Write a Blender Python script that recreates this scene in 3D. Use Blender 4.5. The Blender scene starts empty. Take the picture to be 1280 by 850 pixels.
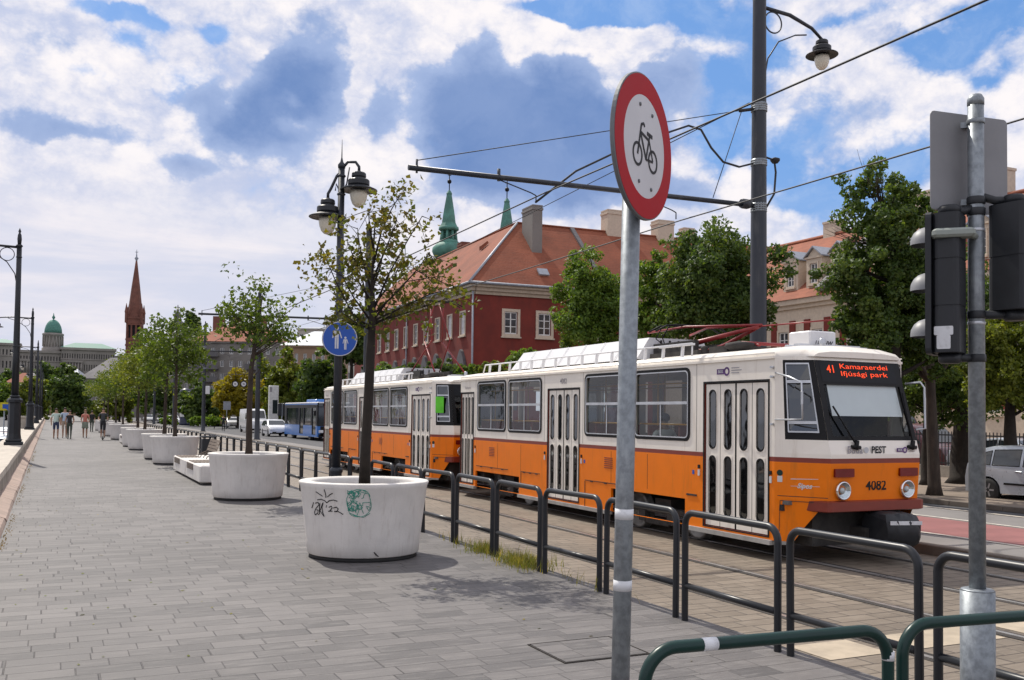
import bpy, math, random
import numpy as np
from mathutils import Vector, Matrix
PI = math.pi
R = math.radians
random.seed(7)
rng = np.random.default_rng(11)
S = bpy.context.scene
C = S.collection

# ------------------------------------------------------------------ camera
FPX, HC = 1200.0, 1.75
YAW, PITCH, ROLL, SH = 25.1829, 1.91, 0.7, 54.38
def cam_basis():
    y, p, r = R(YAW), R(PITCH), R(ROLL)
    f = Vector((math.sin(y)*math.cos(p), math.cos(y)*math.cos(p), math.sin(p)))
    rt = Vector((math.cos(y), -math.sin(y), 0)); up = rt.cross(f)
    return f, rt*math.cos(r)+up*math.sin(r), -rt*math.sin(r)+up*math.cos(r)
CF, CR, CU = cam_basis()
CP = Vector((0, 0, HC))
def ray(px, py): return CF + CR*((px-640)/FPX) - CU*((py-425-SH)/FPX)
def onz(px, py, z):
    d = ray(px, py); return CP + d*((z-HC)/d.z)
def onx(px, py, X):
    d = ray(px, py); return CP + d*(X/d.x)
def atd(px, py, D): return CP + ray(px, py)*D
def zof(px, py, x, y):
    "height at which the line of sight through a pixel passes over the point (x, y)"
    d = ray(px, py); return HC + d.z*((x*CF.x+y*CF.y)/(d.x*CF.x+d.y*CF.y))

cd = bpy.data.cameras.new('camera'); co = bpy.data.objects.new('camera', cd); C.objects.link(co)
cd.sensor_width = 36; cd.lens = 36*FPX/1280; cd.shift_y = SH/1280
cd.clip_start = .05; cd.clip_end = 9000
M = Matrix((CR, CU, -CF)).transposed().to_4x4(); M.translation = CP
co.matrix_world = M
S.camera = co

# ------------------------------------------------------------------ materials
def lin(r, g, b):
    f = lambda c: c/12.92 if c <= .04045 else ((c+.055)/1.055)**2.4
    return (f(r/255), f(g/255), f(b/255))
class NT:
    "small helper to write node trees"
    def __init__(s, tree): s.t = tree; s.n = tree.nodes; s.l = tree.links
    def new(s, ty, **kw):
        n = s.n.new(ty)
        for k, v in kw.items(): setattr(n, k, v)
        return n
    def put(s, sock, v):
        if hasattr(v, 'is_output') or isinstance(v, bpy.types.NodeSocket): s.l.new(v, sock)
        else: sock.default_value = v
    def math(s, op, a, b=None, c=None, clamp=False):
        n = s.new('ShaderNodeMath', operation=op, use_clamp=clamp); s.put(n.inputs[0], a)
        if b is not None: s.put(n.inputs[1], b)
        if c is not None: s.put(n.inputs[2], c)
        return n.outputs[0]
    def mixc(s, f, a, b, mode='MIX'):
        n = s.new('ShaderNodeMix', data_type='RGBA', blend_type=mode); s.put(n.inputs[0], f)
        for k, v in ((6, a), (7, b)):
            if isinstance(v, tuple) and len(v) == 3: v = (*v, 1)
            s.put(n.inputs[k], v)
        return n.outputs[2]
    def noise(s, vec, scale, detail=4, rough=.55, dist=0.0, dims='3D'):
        n = s.new('ShaderNodeTexNoise', noise_dimensions=dims)
        if vec is not None: s.l.new(vec, n.inputs['Vector'])
        n.inputs['Scale'].default_value = scale; n.inputs['Detail'].default_value = detail
        n.inputs['Roughness'].default_value = rough; n.inputs['Distortion'].default_value = dist
        return n.outputs['Fac']
    def ramp(s, f, stops):
        n = s.new('ShaderNodeMapRange', interpolation_type='SMOOTHSTEP')
        s.put(n.inputs[0], f)
        n.inputs[1].default_value, n.inputs[2].default_value = stops[0], stops[1]
        n.inputs[3].default_value, n.inputs[4].default_value = (stops[2], stops[3]) if len(stops) > 2 else (0, 1)
        return n.outputs[0]
    def mapping(s, vec, scale=(1, 1, 1), rot=(0, 0, 0), loc=(0, 0, 0)):
        n = s.new('ShaderNodeMapping'); s.l.new(vec, n.inputs[0])
        n.inputs['Scale'].default_value = scale; n.inputs['Rotation'].default_value = rot; n.inputs['Location'].default_value = loc
        return n.outputs[0]
def base_mat(name):
    m = bpy.data.materials.new(name); m.use_nodes = True
    t = NT(m.node_tree); b = t.n['Principled BSDF']
    return m, t, b
def mat(name, col, rough=.6, metal=0.0, var=.12, vscale=4.0, bump=0.0, bscale=30.0, spec=.5, stretch=(1, 1, 1), stain=None, coat=0.0):
    "a plain surface: colour that varies a little, with dirt and fine bump"
    m, t, b = base_mat(name)
    tc = t.new('ShaderNodeTexCoord').outputs['Object']
    v = t.mapping(tc, stretch) if stretch != (1, 1, 1) else tc
    f = t.noise(v, vscale, 5, .6)
    lo = tuple(c*(1-var) for c in col); hi = tuple(min(1, c*(1+var)) for c in col)
    c = t.mixc(t.ramp(f, (.3, .7)), lo, hi)
    if stain:
        g = t.noise(t.mapping(tc, stain[2]), stain[1], 6, .65)
        c = t.mixc(t.math('MULTIPLY', t.ramp(g, (.52, .75)), stain[3]), c, stain[0])
    t.l.new(c, b.inputs['Base Color'])
    b.inputs['Metallic'].default_value = metal; b.inputs['Specular IOR Level'].default_value = spec
    t.put(b.inputs['Roughness'], t.math('MULTIPLY_ADD', f, .2, rough-.1))
    if coat: b.inputs['Coat Weight'].default_value = coat; b.inputs['Coat Roughness'].default_value = .08
    if bump:
        bn = t.new('ShaderNodeBump'); bn.inputs['Strength'].default_value = bump; bn.inputs['Distance'].default_value = .01
        t.l.new(t.noise(tc, bscale, 6, .6), bn.inputs['Height']); t.l.new(bn.outputs[0], b.inputs['Normal'])
    return m
def glass(name, tint=(.55, .6, .6), refl=1.0):
    m = bpy.data.materials.new(name); m.use_nodes = True; t = NT(m.node_tree); t.n.clear()
    o = t.new('ShaderNodeOutputMaterial'); tr = t.new('ShaderNodeBsdfTransparent'); tr.inputs[0].default_value = (*tint, 1)
    gl = t.new('ShaderNodeBsdfGlossy'); gl.inputs['Roughness'].default_value = .03; gl.inputs[0].default_value = (.9, .95, 1, 1)
    tc = t.new('ShaderNodeTexCoord').outputs['Object']
    bn = t.new('ShaderNodeBump'); bn.inputs['Strength'].default_value = .06; bn.inputs['Distance'].default_value = .05
    t.l.new(t.noise(tc, 2.0, 2), bn.inputs['Height']); t.l.new(bn.outputs[0], gl.inputs['Normal'])
    fr = t.new('ShaderNodeLayerWeight'); fr.inputs[0].default_value = .5
    fc = t.math('POWER', fr.outputs['Facing'], 4.0)
    mx = t.new('ShaderNodeMixShader'); t.l.new(t.math('MULTIPLY_ADD', fc, .85*refl, .12*refl, clamp=True), mx.inputs[0])
    t.l.new(tr.outputs[0], mx.inputs[1]); t.l.new(gl.outputs[0], mx.inputs[2]); t.l.new(mx.outputs[0], o.inputs[0])
    return m
def emit(name, col, s):
    m, t, b = base_mat(name)
    b.inputs['Base Color'].default_value = (*col, 1); b.inputs['Emission Color'].default_value = (*col, 1); b.inputs['Emission Strength'].default_value = s
    return m
def leafmat(name, cols, gloss=.35):
    m = bpy.data.materials.new(name); m.use_nodes = True; t = NT(m.node_tree); t.n.clear()
    o = t.new('ShaderNodeOutputMaterial')
    g = t.new('ShaderNodeNewGeometry')
    rp = t.new('ShaderNodeValToRGB'); e = rp.color_ramp
    e.elements[0].color = (*cols[0], 1); e.elements[1].color = (*cols[-1], 1)
    for i, c in enumerate(cols[1:-1]):
        q = e.elements.new((i+1)/(len(cols)-1)); q.color = (*c, 1)
    oc = t.new('ShaderNodeTexCoord').outputs['Object']
    n = t.noise(oc, .7, 3)
    t.l.new(t.math('ADD', t.math('MULTIPLY', g.outputs['Random Per Island'], .6), t.math('MULTIPLY', t.ramp(n, (.3, .7)), .4)), rp.inputs[0])
    d = t.new('ShaderNodeBsdfPrincipled'); d.inputs['Roughness'].default_value = .5; d.inputs['Specular IOR Level'].default_value = gloss
    tr = t.new('ShaderNodeBsdfTranslucent')
    mu = t.mixc(1.0, rp.outputs[0], (1.6, 1.55, .65), 'MULTIPLY')
    t.l.new(rp.outputs[0], d.inputs['Base Color']); t.l.new(mu, tr.inputs[0])
    mx = t.new('ShaderNodeMixShader'); mx.inputs[0].default_value = .42
    t.l.new(d.outputs[0], mx.inputs[1]); t.l.new(tr.outputs[0], mx.inputs[2]); t.l.new(mx.outputs[0], o.inputs[0])
    return m

K = {}
K['white_conc'] = mat('pale_concrete', (.72, .69, .65), .75, var=.07, vscale=3, bump=.25, bscale=45, stretch=(1, 1, 1), stain=((.46, .4, .35), 7, (3, 3, .16), .45))
K['recess'] = mat('black_plinth', (.03, .03, .03), .8)
K['soil'] = mat('soil', (.05, .037, .026), .95, var=.4, vscale=14, bump=.8)
K['dark_steel'] = mat('dark_painted_steel', (.011, .013, .017), .4, var=.15)
K['mast'] = mat('blue_grey_painted_steel', (.022, .026, .035), .42, var=.12, stain=((.1, .1, .1), 5, (1, 1, .2), .5))
K['galv'] = mat('galvanised_steel', (.25, .275, .295), .45, .5, var=.22, vscale=28, stain=((.42, .45, .47), 16, (1, 1, .4), .7))
K['galv_dull'] = mat('dull_galvanised_steel', (.15, .16, .17), .5, .3, var=.1, vscale=10)
K['green_paint'] = mat('dark_green_paint', (.002, .028, .023), .34, spec=.4)
K['tape'] = mat('reflective_white_tape', (.72, .73, .75), .5, stain=((.35, .35, .35), 20, (1, 1, 1), .6))
K['black_plastic'] = mat('black_plastic', (.014, .016, .02), .5, var=.2, vscale=8)
K['grey_plastic'] = mat('grey_plastic', (.42, .43, .45), .45)
K['visor_grey'] = mat('weathered_grey_plastic', (.24, .245, .255), .5)
K['signback'] = mat('grey_sign_back', (.25, .25, .26), .55, .2, var=.08, vscale=5)
K['palegreen'] = mat('pale_grey_green_plastic', (.3, .33, .3), .5)
K['rubber'] = mat('black_rubber', (.009, .009, .01), .55, spec=.25)
K['alu'] = mat('aluminium', (.55, .57, .6), .35, .5)
K['glass'] = glass('window_glass', (.52, .56, .55), .5)
K['glass_clear'] = glass('clear_glass', (.82, .86, .86), .22)
K['glass_dark'] = glass('dark_glass', (.17, .19, .2), 1.0)
K['cream'] = mat('cream_paint', (.88, .825, .74), .4, var=.035, vscale=1.3, coat=.1, bump=.1, bscale=3, stain=((.52, .43, .34), 4.5, (1, 1.6, .2), .38))
K['orange'] = mat('orange_paint', (.88, .205, .002), .42, var=.04, vscale=2, spec=.3, bump=.1, bscale=3, stain=((.42, .14, .02), 4.5, (1, 1.6, .2), .42))
K['maroon'] = mat('maroon_paint', (.22, .035, .02), .4, var=.08)
K['under'] = mat('undercarriage', (.035, .032, .03), .8, var=.4, vscale=6)
K['wheel'] = mat('worn_wheel', (.26, .25, .235), .5, .5, var=.3)
K['roofwhite'] = mat('white_roof_paint', (.72, .72, .73), .45, var=.05)
K['red_paint'] = mat('red_paint', (.24, .018, .018), .4)
K['led'] = emit('orange_led', (1, .07, .01), .85)
K['yellow'] = mat('yellow_handrail', (.75, .33, .02), .4)
K['white_blind'] = mat('white_blind', (.8, .82, .84), .7, var=.02)
K['interior'] = mat('interior_panel', (.13, .125, .12), .7)
K['seat'] = mat('seat_plastic', (.28, .05, .03), .5)
K['lamp_lens'] = mat('lamp_lens', (.75, .76, .78), .12, var=.1, spec=.9)
K['lamp_glass'] = mat('frosted_lamp_glass', (.72, .67, .55), .3, var=.06)
K['signred'] = mat('sign_red', (.42, .004, .012), .55, var=.05, spec=.2)
K['signwhite'] = mat('sign_white', (.62, .62, .64), .45, var=.05)
K['signblue'] = mat('sign_blue', (.012, .085, .42), .4, var=.04)
K['black'] = mat('sign_black', (.008, .009, .012), .5, spec=.25)
K['purple'] = mat('purple_print', (.1, .03, .17), .5)
K['greyprint'] = mat('grey_print', (.33, .31, .33), .5)
K['teal'] = mat('teal_marker', (.05, .32, .24), .6)
K['bark'] = mat('bark', (.05, .036, .027), .9, var=.35, vscale=9, bump=.9, bscale=24, stretch=(1, 1, .3))
K['bark_dark'] = mat('dark_bark', (.025, .019, .015), .9, var=.35, vscale=6, bump=1, bscale=14)
K['leaf_autumn'] = leafmat('browning_leaf', [lin(64, 80, 32), lin(96, 104, 42), lin(96, 84, 38), lin(122, 118, 52)])
K['leaf_planter'] = leafmat('planter_leaf', [lin(48, 68, 26), lin(78, 98, 34), lin(114, 128, 50)])
K['trim_grey'] = mat('aged_cornice_render', (.4, .33, .25), .8, var=.12)
K['leaf_fresh'] = leafmat('fresh_leaf', [lin(58, 84, 30), lin(88, 116, 40), lin(112, 134, 52), lin(80, 100, 34)])
K['leaf_mid'] = leafmat('mid_green_leaf', [lin(61, 87, 35), lin(94, 120, 47), lin(122, 141, 59)])
K['leaf_dark'] = leafmat('dark_green_leaf', [lin(48, 69, 36), lin(74, 96, 45), lin(108, 124, 57)])
K['leaf_olive'] = leafmat('olive_leaf', [lin(64, 80, 32), lin(105, 117, 43), lin(135, 140, 52)])
K['leaf_yellow'] = leafmat('yellowing_leaf', [lin(105, 100, 26), lin(149, 134, 32), lin(120, 118, 32)])
K['stone'] = mat('weathered_stone', (.33, .295, .25), .85, var=.2, vscale=2.5, bump=.5, bscale=20, stain=((.15, .135, .12), 1.5, (1, 1, 1), .6))
K['coping'] = mat('pale_limestone_coping', (.5, .445, .375), .85, var=.14, vscale=2.5, bump=.4, bscale=18, stain=((.3, .25, .2), 1.2, (1, 1, 1), .5))
K['pinkstone'] = mat('pink_limestone_kerb', (.36, .27, .225), .85, var=.18, vscale=3, bump=.4, bscale=18)
K['redwall'] = mat('red_render', (.175, .027, .018), .85, var=.2, vscale=.5, bump=.2, stain=((.1, .022, .018), .9, (1, 1, .25), .6))
K['trim'] = mat('cream_render', (.55, .46, .36), .8, var=.08)
K['greyslate'] = mat('grey_slate', (.12, .115, .12), .7, var=.2)
K['paintwhite'] = mat('white_window_paint', (.7, .7, .68), .5)
K['copper'] = mat('green_copper', (.075, .215, .17), .65, var=.25, vscale=1.2)
K['zinc'] = mat('grey_zinc', (.3, .32, .36), .5, .2)
K['pane'] = mat('dark_window_pane', (.03, .036, .045), .08, var=.3, vscale=.5, spec=.8)
K['silver'] = mat('silver_car_paint', (.55, .6, .66), .3, .3, var=.03, coat=.8)
K['whitecar'] = mat('white_car_paint', (.78, .79, .8), .3, var=.03, coat=.6)
K['darkred'] = mat('dark_red_car_paint', (.07, .012, .016), .3, var=.05, coat=.6)
K['bluebus'] = mat('blue_bus_paint', (.03, .16, .5), .35, coat=.4)
K['chrome'] = mat('chrome_reflector', (.8, .81, .83), .12, 1.0, var=.02)
K['sill'] = mat('grey_step_paint', (.36, .35, .33), .6, var=.15)
K['tyre'] = mat('tyre_rubber', (.02, .02, .02), .8)
K['rim'] = mat('alloy_rim', (.4, .41, .43), .35, .6)
K['redlens'] = mat('red_lens', (.16, .008, .008), .2)
K['skin'] = mat('skin', (.42, .25, .17), .6, var=.05)
K['hair_dark'] = mat('dark_hair', (.03, .02, .015), .6)
K['brick_red'] = mat('red_brick', (.17, .068, .048), .85, var=.2, vscale=.6)
K['palace'] = mat('grey_limestone', (.27, .245, .22), .85, var=.15, vscale=.12)
K['greyrender'] = mat('grey_render', (.2, .185, .17), .85, var=.15, vscale=.3)
K['brownrender'] = mat('brown_render', (.3, .2, .13), .85, var=.12, vscale=.3)
K['paleren'] = mat('pale_render', (.5, .46, .42), .85, var=.12, vscale=.3)
K['wire'] = mat('black_cable', (.02, .02, .022), .6)
K['railsteel'] = mat('polished_rail', (.5, .48, .46), .3, .6, var=.12)
K['groove'] = mat('rail_groove', (.04, .034, .03), .9)
K['slatwood'] = mat('weathered_slats', (.15, .115, .09), .8, var=.3, vscale=20)

def rooftile(name, col):
    m, t, b = base_mat(name)
    tc = t.new('ShaderNodeTexCoord').outputs['Object']
    sx = t.new('ShaderNodeSeparateXYZ'); t.l.new(tc, sx.inputs[0])
    rows = t.math('FRACT', t.math('MULTIPLY', sx.outputs[2], 3.2))
    n = t.noise(tc, .35, 6, .65); n2 = t.noise(tc, 5, 3)
    c = t.mixc(t.ramp(n, (.3, .7)), tuple(x*.78 for x in col), tuple(min(1, x*1.18) for x in col))
    c = t.mixc(t.math('MULTIPLY', t.ramp(n2, (.5, .75)), .35), c, tuple(x*.6 for x in col))
    c = t.mixc(t.math('MULTIPLY', t.ramp(rows, (0, .25, 1, 0)), .3), c, tuple(x*.45 for x in col))
    t.l.new(c, b.inputs['Base Color']); b.inputs['Roughness'].default_value = .85
    bn = t.new('ShaderNodeBump'); bn.inputs['Strength'].default_value = .5; bn.inputs['Distance'].default_value = .05
    t.l.new(t.math('ADD', rows, n2), bn.inputs['Height']); t.l.new(bn.outputs[0], b.inputs['Normal'])
    return m
K['tiles'] = rooftile('clay_roof_tiles', (.25, .072, .034))
K['tiles_light'] = rooftile('pale_clay_roof_tiles', (.3, .1, .055))
K['brown_roof'] = rooftile('brown_roof_tiles', (.095, .072, .06))
K['slate_roof'] = rooftile('grey_roof_tiles', (.2, .19, .19))

def paver_mat(name, w, h, cA, cB, cJ, streak, joint=.006, rand=True, dirt=.42, jlo=.3, tilt=0.0, patch=None):
    m, t, b = base_mat(name)
    tc = t.new('ShaderNodeTexCoord').outputs['Object']
    if tilt: tc = t.mapping(tc, rot=(0, 0, tilt))
    s = t.new('ShaderNodeSeparateXYZ'); t.l.new(tc, s.inputs[0])
    row = t.math('FLOOR', t.math('DIVIDE', s.outputs[1], h))
    wn = t.new('ShaderNodeTexWhiteNoise', noise_dimensions='1D'); t.l.new(row, wn.inputs['W'])
    xs = t.math('ADD', s.outputs[0], t.math('MULTIPLY', wn.outputs[0], w*3 if rand else 0.0))
    # lengths differ along a row: bend the x axis before cutting it into bricks
    if rand:
        bend = t.new('ShaderNodeTexNoise', noise_dimensions='2D')
        cb = t.new('ShaderNodeCombineXYZ'); t.l.new(xs, cb.inputs[0]); t.l.new(t.math('MULTIPLY', row, 7.31), cb.inputs[1]); t.l.new(cb.outputs[0], bend.inputs['Vector'])
        bend.inputs['Scale'].default_value = 1.1; bend.inputs['Detail'].default_value = 0
        xs = t.math('ADD', xs, t.math('MULTIPLY', bend.outputs['Fac'], w*1.6))
    u = t.math('DIVIDE', xs, w); v = t.math('DIVIDE', s.outputs[1], h)
    col = t.math('FLOOR', u)
    cid = t.new('ShaderNodeCombineXYZ'); t.l.new(col, cid.inputs[0]); t.l.new(row, cid.inputs[1])
    w2 = t.new('ShaderNodeTexWhiteNoise', noise_dimensions='2D'); t.l.new(cid.outputs[0], w2.inputs['Vector'])
    fu = t.math('FRACT', u); fv = t.math('FRACT', v)
    ed = t.math('MINIMUM', t.math('MULTIPLY', t.math('MINIMUM', fu, t.math('SUBTRACT', 1.0, fu)), w),
                t.math('MULTIPLY', t.math('MINIMUM', fv, t.math('SUBTRACT', 1.0, fv)), h))
    jm = t.ramp(ed, (joint*.35, joint*1.2, 1, 0))
    c = t.mixc(w2.outputs[0], cA, cB)
    # streaks run within one brick and change from brick to brick
    sv = t.new('ShaderNodeCombineXYZ'); t.l.new(t.math('ADD', s.outputs[0], t.math('MULTIPLY', w2.outputs[0], 37.0)), sv.inputs[0]); t.l.new(s.outputs[1], sv.inputs[1]); t.l.new(t.math('MULTIPLY', w2.outputs[0], 9.0), sv.inputs[2])
    st = t.noise(t.mapping(sv.outputs[0], (2.2, 13, 1)), 1.6, 5, .62)
    c = t.mixc(t.math('MULTIPLY', t.ramp(st, (.45, .7)), streak[3]), c, streak[:3])
    big = t.noise(tc, .23, 5, .6); mid = t.noise(tc, 2.2, 5, .65)
    c = t.mixc(t.math('MULTIPLY', t.ramp(big, (.42, .68)), dirt), c, tuple(x*.6 for x in cA))
    c = t.mixc(t.math('MULTIPLY', t.ramp(mid, (.55, .75)), dirt*.8), c, tuple(x*.62 for x in cB))
    c = t.mixc(t.math('MULTIPLY', jm, t.ramp(t.noise(tc, 1.7, 4, .7), (.36, .64, jlo, .95))), c, cJ)
    t.l.new(c, b.inputs['Base Color']); t.put(b.inputs['Roughness'], t.math('MULTIPLY_ADD', st, .25, .5)); b.inputs['Specular IOR Level'].default_value = .42
    bn = t.new('ShaderNodeBump'); bn.inputs['Strength'].default_value = .55; bn.inputs['Distance'].default_value = .012
    hgt = t.math('ADD', t.math('MULTIPLY', jm, -1.0), t.math('MULTIPLY', t.noise(tc, 40, 5, .7), .5))
    hgt = t.math('ADD', hgt, t.math('MULTIPLY', w2.outputs[0], .35))
    t.l.new(hgt, bn.inputs['Height']); t.l.new(bn.outputs[0], b.inputs['Normal'])
    return m
K['pavers'] = paver_mat('grey_paving_stones', .38, .2, (.09, .084, .083), (.158, .146, .141), (.038, .035, .034), (.225, .21, .2, .55), joint=.005, tilt=R(-.4))
K['slabs'] = paver_mat('tan_track_slabs', .36, .23, (.17, .138, .105), (.23, .188, .145), (.05, .038, .03), (.32, .27, .215, .5), .011, dirt=.4, jlo=.75)
K['asphalt'] = mat('asphalt', (.075, .075, .08), .85, var=.2, vscale=1.2, bump=.4, bscale=60)
K['pavement'] = mat('grey_pavement', (.2, .187, .178), .85, var=.13, vscale=.7, bump=.2, stain=((.13, .12, .115), .5, (1, 1, 1), .5))
K['redlane'] = mat('red_cycle_lane', (.26, .105, .1), .8, var=.14, vscale=1.2)
K['roadpaint'] = mat('worn_road_paint', (.52, .48, .42), .7, var=.25, vscale=5)
K['sidewalk'] = mat('sandy_sidewalk', (.24, .19, .15), .9, var=.25, vscale=.6)
K['kerbstone'] = mat('kerb_stone', (.15, .127, .105), .85, var=.2, vscale=2)
K['earth'] = mat('ground_earth', (.13, .125, .1), .95, var=.25, vscale=.05)
K['hill'] = mat('wooded_hill', (.035, .05, .022), .95, var=.5, vscale=.06, bump=1, bscale=.3)
K['water'] = mat('river_water', (.06, .075, .065), .12, var=.1, vscale=.1)
K['paleslab'] = mat('pale_crossing_slabs', (.42, .35, .26), .8, var=.14, vscale=3, stain=((.3, .25, .2), 2, (1, 1, 1), .5))

# ------------------------------------------------------------------ geometry helpers
def frame_from(d):
    d = d.normalized(); a = Vector((0, 0, 1)) if abs(d.z) < .95 else Vector((1, 0, 0))
    x = a.cross(d).normalized(); return x, d.cross(x)
class MB:
    "collects faces; build() links them as ONE mesh object"
    def __init__(s): s.v = []; s.f = []; s.m = []; s.sm = []
    def face(s, pts, mi=0, smooth=False):
        i = len(s.v); s.v += [tuple(p) for p in pts]; s.f.append(tuple(range(i, i+len(pts)))); s.m.append(mi); s.sm.append(smooth)
        return s
    def grid(s, rows, mi=0, smooth=True, closed=False, caps=(False, False)):
        "rows of equal length, joined into quads"
        i0 = len(s.v); n = len(rows[0])
        for r in rows: s.v += [tuple(p) for p in r]
        for a in range(len(rows)-1):
            for b in range(n if closed else n-1):
                c = (b+1) % n
                s.f.append((i0+a*n+b, i0+a*n+c, i0+(a+1)*n+c, i0+(a+1)*n+b)); s.m.append(mi(a, b) if callable(mi) else mi); s.sm.append(smooth)
        k = mi(0, 0) if callable(mi) else mi
        if caps[0]: s.f.append(tuple(i0+b for b in reversed(range(n)))); s.m.append(k); s.sm.append(False)
        if caps[1]: s.f.append(tuple(i0+(len(rows)-1)*n+b for b in range(n))); s.m.append(k); s.sm.append(False)
        return s
    def hexa(s, p, mi=0):
        "p: 4 bottom points counter-clockwise from above, 4 top points"
        i = len(s.v); s.v += [tuple(q) for q in p]
        for f in ((3, 2, 1, 0), (4, 5, 6, 7), (0, 1, 5, 4), (1, 2, 6, 5), (2, 3, 7, 6), (3, 0, 4, 7)):
            s.f.append(tuple(i+k for k in f)); s.m.append(mi); s.sm.append(False)
        return s
    def box(s, c, d, mi=0, rz=0.0, bev=0.0):
        cx, cy, cz = c; hx, hy, hz = d[0]/2, d[1]/2, d[2]/2
        co_, si = math.cos(rz), math.sin(rz)
        T = lambda x, y, z: (cx+x*co_-y*si, cy+x*si+y*co_, cz+z)
        if not bev:
            return s.hexa([T(-hx, -hy, -hz), T(hx, -hy, -hz), T(hx, hy, -hz), T(-hx, hy, -hz), T(-hx, -hy, hz), T(hx, -hy, hz), T(hx, hy, hz), T(-hx, hy, hz)], mi)
        b = bev
        def ring(z, i): return [T(*q, z) for q in ((-hx+i+b, -hy+i), (hx-i-b, -hy+i), (hx-i, -hy+i+b), (hx-i, hy-i-b), (hx-i-b, hy-i), (-hx+i+b, hy-i), (-hx+i, hy-i-b), (-hx+i, -hy+i+b))]
        return s.grid([ring(-hz, b), ring(-hz+b, 0), ring(hz-b, 0), ring(hz, b)], mi, False, True, (True, True))
    def obox(s, o, u, v, n, mi=0):
        "box from a corner and three edge vectors (u, v, n right-handed)"
        o, u, v, n = Vector(o), Vector(u), Vector(v), Vector(n)
        return s.hexa([o, o+u, o+u+v, o+v, o+n, o+u+n, o+u+v+n, o+v+n], mi)
    def tube(s, pts, r, n=8, mi=0, caps=True, closed=False, smooth=True):
        pts = [Vector(p) for p in pts]; rs = r if isinstance(r, (list, tuple)) else [r]*len(pts)
        rows = []; x = None; k = len(pts)
        for i, p in enumerate(pts):
            if closed: d = pts[(i+1) % k]-pts[i-1]
            else: d = pts[min(i+1, k-1)]-pts[max(i-1, 0)]
            d.normalize()
            if x is None: x, y = frame_from(d)
            else:
                x = x-d*x.dot(d); x.normalize(); y = d.cross(x)
            rows.append([p+(x*math.cos(2*PI*j/n)+y*math.sin(2*PI*j/n))*rs[i] for j in range(n)])
        if closed: rows.append(rows[0]); caps = False
        return s.grid(rows, mi, smooth, True, (caps, caps))
    def lathe(s, prof, c=(0, 0, 0), n=24, mi=0, caps=(True, True), axis=None, smooth=True):
        c = Vector(c); z = Vector(axis).normalized() if axis is not None else Vector((0, 0, 1))
        x, y = frame_from(z) if axis is not None else (Vector((1, 0, 0)), Vector((0, 1, 0)))
        rows = [[c+z*h+(x*math.cos(2*PI*j/n)+y*math.sin(2*PI*j/n))*r for j in range(n)] for r, h in prof]
        return s.grid(rows, mi, smooth, True, caps)
    def prism(s, poly, o, u, v, n, mi=0, side=None):
        "polygon (2D) in the plane u, v, extruded along vector n"
        o, u, v, n = Vector(o), Vector(u), Vector(v), Vector(n)
        a = [o+u*p[0]+v*p[1] for p in poly]; b = [p+n for p in a]
        s.face(list(reversed(a)), mi); s.face(b, mi)
        for i in range(len(a)):
            j = (i+1) % len(a); s.face([a[i], a[j], b[j], b[i]], mi if side is None else side)
        return s
    def ringplate(s, outer, inner, o, u, v, n, mi=0):
        o, u, v, n = Vector(o), Vector(u), Vector(v), Vector(n)
        P = lambda p, k: o+u*p[0]+v*p[1]+n*k
        return s.grid([[P(p, 0) for p in outer], [P(p, 1) for p in outer], [P(p, 1) for p in inner], [P(p, 0) for p in inner]], mi, False, True)
    def panel(s, P, us, vs, opens, inward, mf=0, skip=None):
        "wall over the parameter grid us x vs with rectangular openings (u0,u1,v0,v1) and reveals"
        U = sorted(set([round(u, 5) for u in us]+[round(q, 5) for o in opens for q in o[:2]]))
        V = sorted(set([round(v, 5) for v in vs]+[round(q, 5) for o in opens for q in o[2:4]]))
        inw = inward if callable(inward) else (lambda u, v: Vector(inward))
        for a, b in zip(U, U[1:]):
            for c, d in zip(V, V[1:]):
                mu, mv = (a+b)/2, (c+d)/2
                if any(o[0] < mu < o[1] and o[2] < mv < o[3] for o in opens): continue
                k = mf(mu, mv) if callable(mf) else mf
                s.face([P(a, c), P(b, c), P(b, d), P(a, d)], k)
        for o in opens:
            u0, u1, v0, v1 = o[:4]; k = mf(u0, (v0+v1)/2) if callable(mf) else mf
            q = [(u0, v0), (u1, v0), (u1, v1), (u0, v1)]
            for (a, b), (c, d) in zip(q, q[1:]+q[:1]):
                s.face([P(a, b), P(a, b)+inw(a, b), P(c, d)+inw(c, d), P(c, d)], k)
        return s
    def sphere(s, c, r, n=12, mi=0, sc=(1, 1, 1)):
        c = Vector(c); rows = []
        for i in range(n//2+1):
            t = PI*i/(n//2); q = max(math.sin(t), 1e-3)
            rows.append([c+Vector((q*math.cos(2*PI*j/n)*sc[0], q*math.sin(2*PI*j/n)*sc[1], -math.cos(t)*sc[2]))*r for j in range(n)])
        return s.grid(rows, mi, True, True, (True, True))
    def build(s, name, mats, parent=None, loc=None):
        me = bpy.data.meshes.new(name); me.from_pydata(s.v, [], s.f); me.validate(clean_customdata=False)
        for m in (mats if isinstance(mats, (list, tuple)) else [mats]): me.materials.append(K[m] if isinstance(m, str) else m)
        if len(me.polygons) == len(s.m):
            me.polygons.foreach_set('material_index', s.m); me.polygons.foreach_set('use_smooth', s.sm)
        me.update()
        o = bpy.data.objects.new(name, me); C.objects.link(o)
        if parent is not None: o.parent = parent
        if loc is not None: o.location = loc
        return o
def tag(o, label=None, cat=None, group=None, kind=None):
    if label: o['label'] = label
    if cat: o['category'] = cat
    if group: o['group'] = group
    if kind: o['kind'] = kind
    return o
def struct(o): o['kind'] = 'structure'; return o
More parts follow.
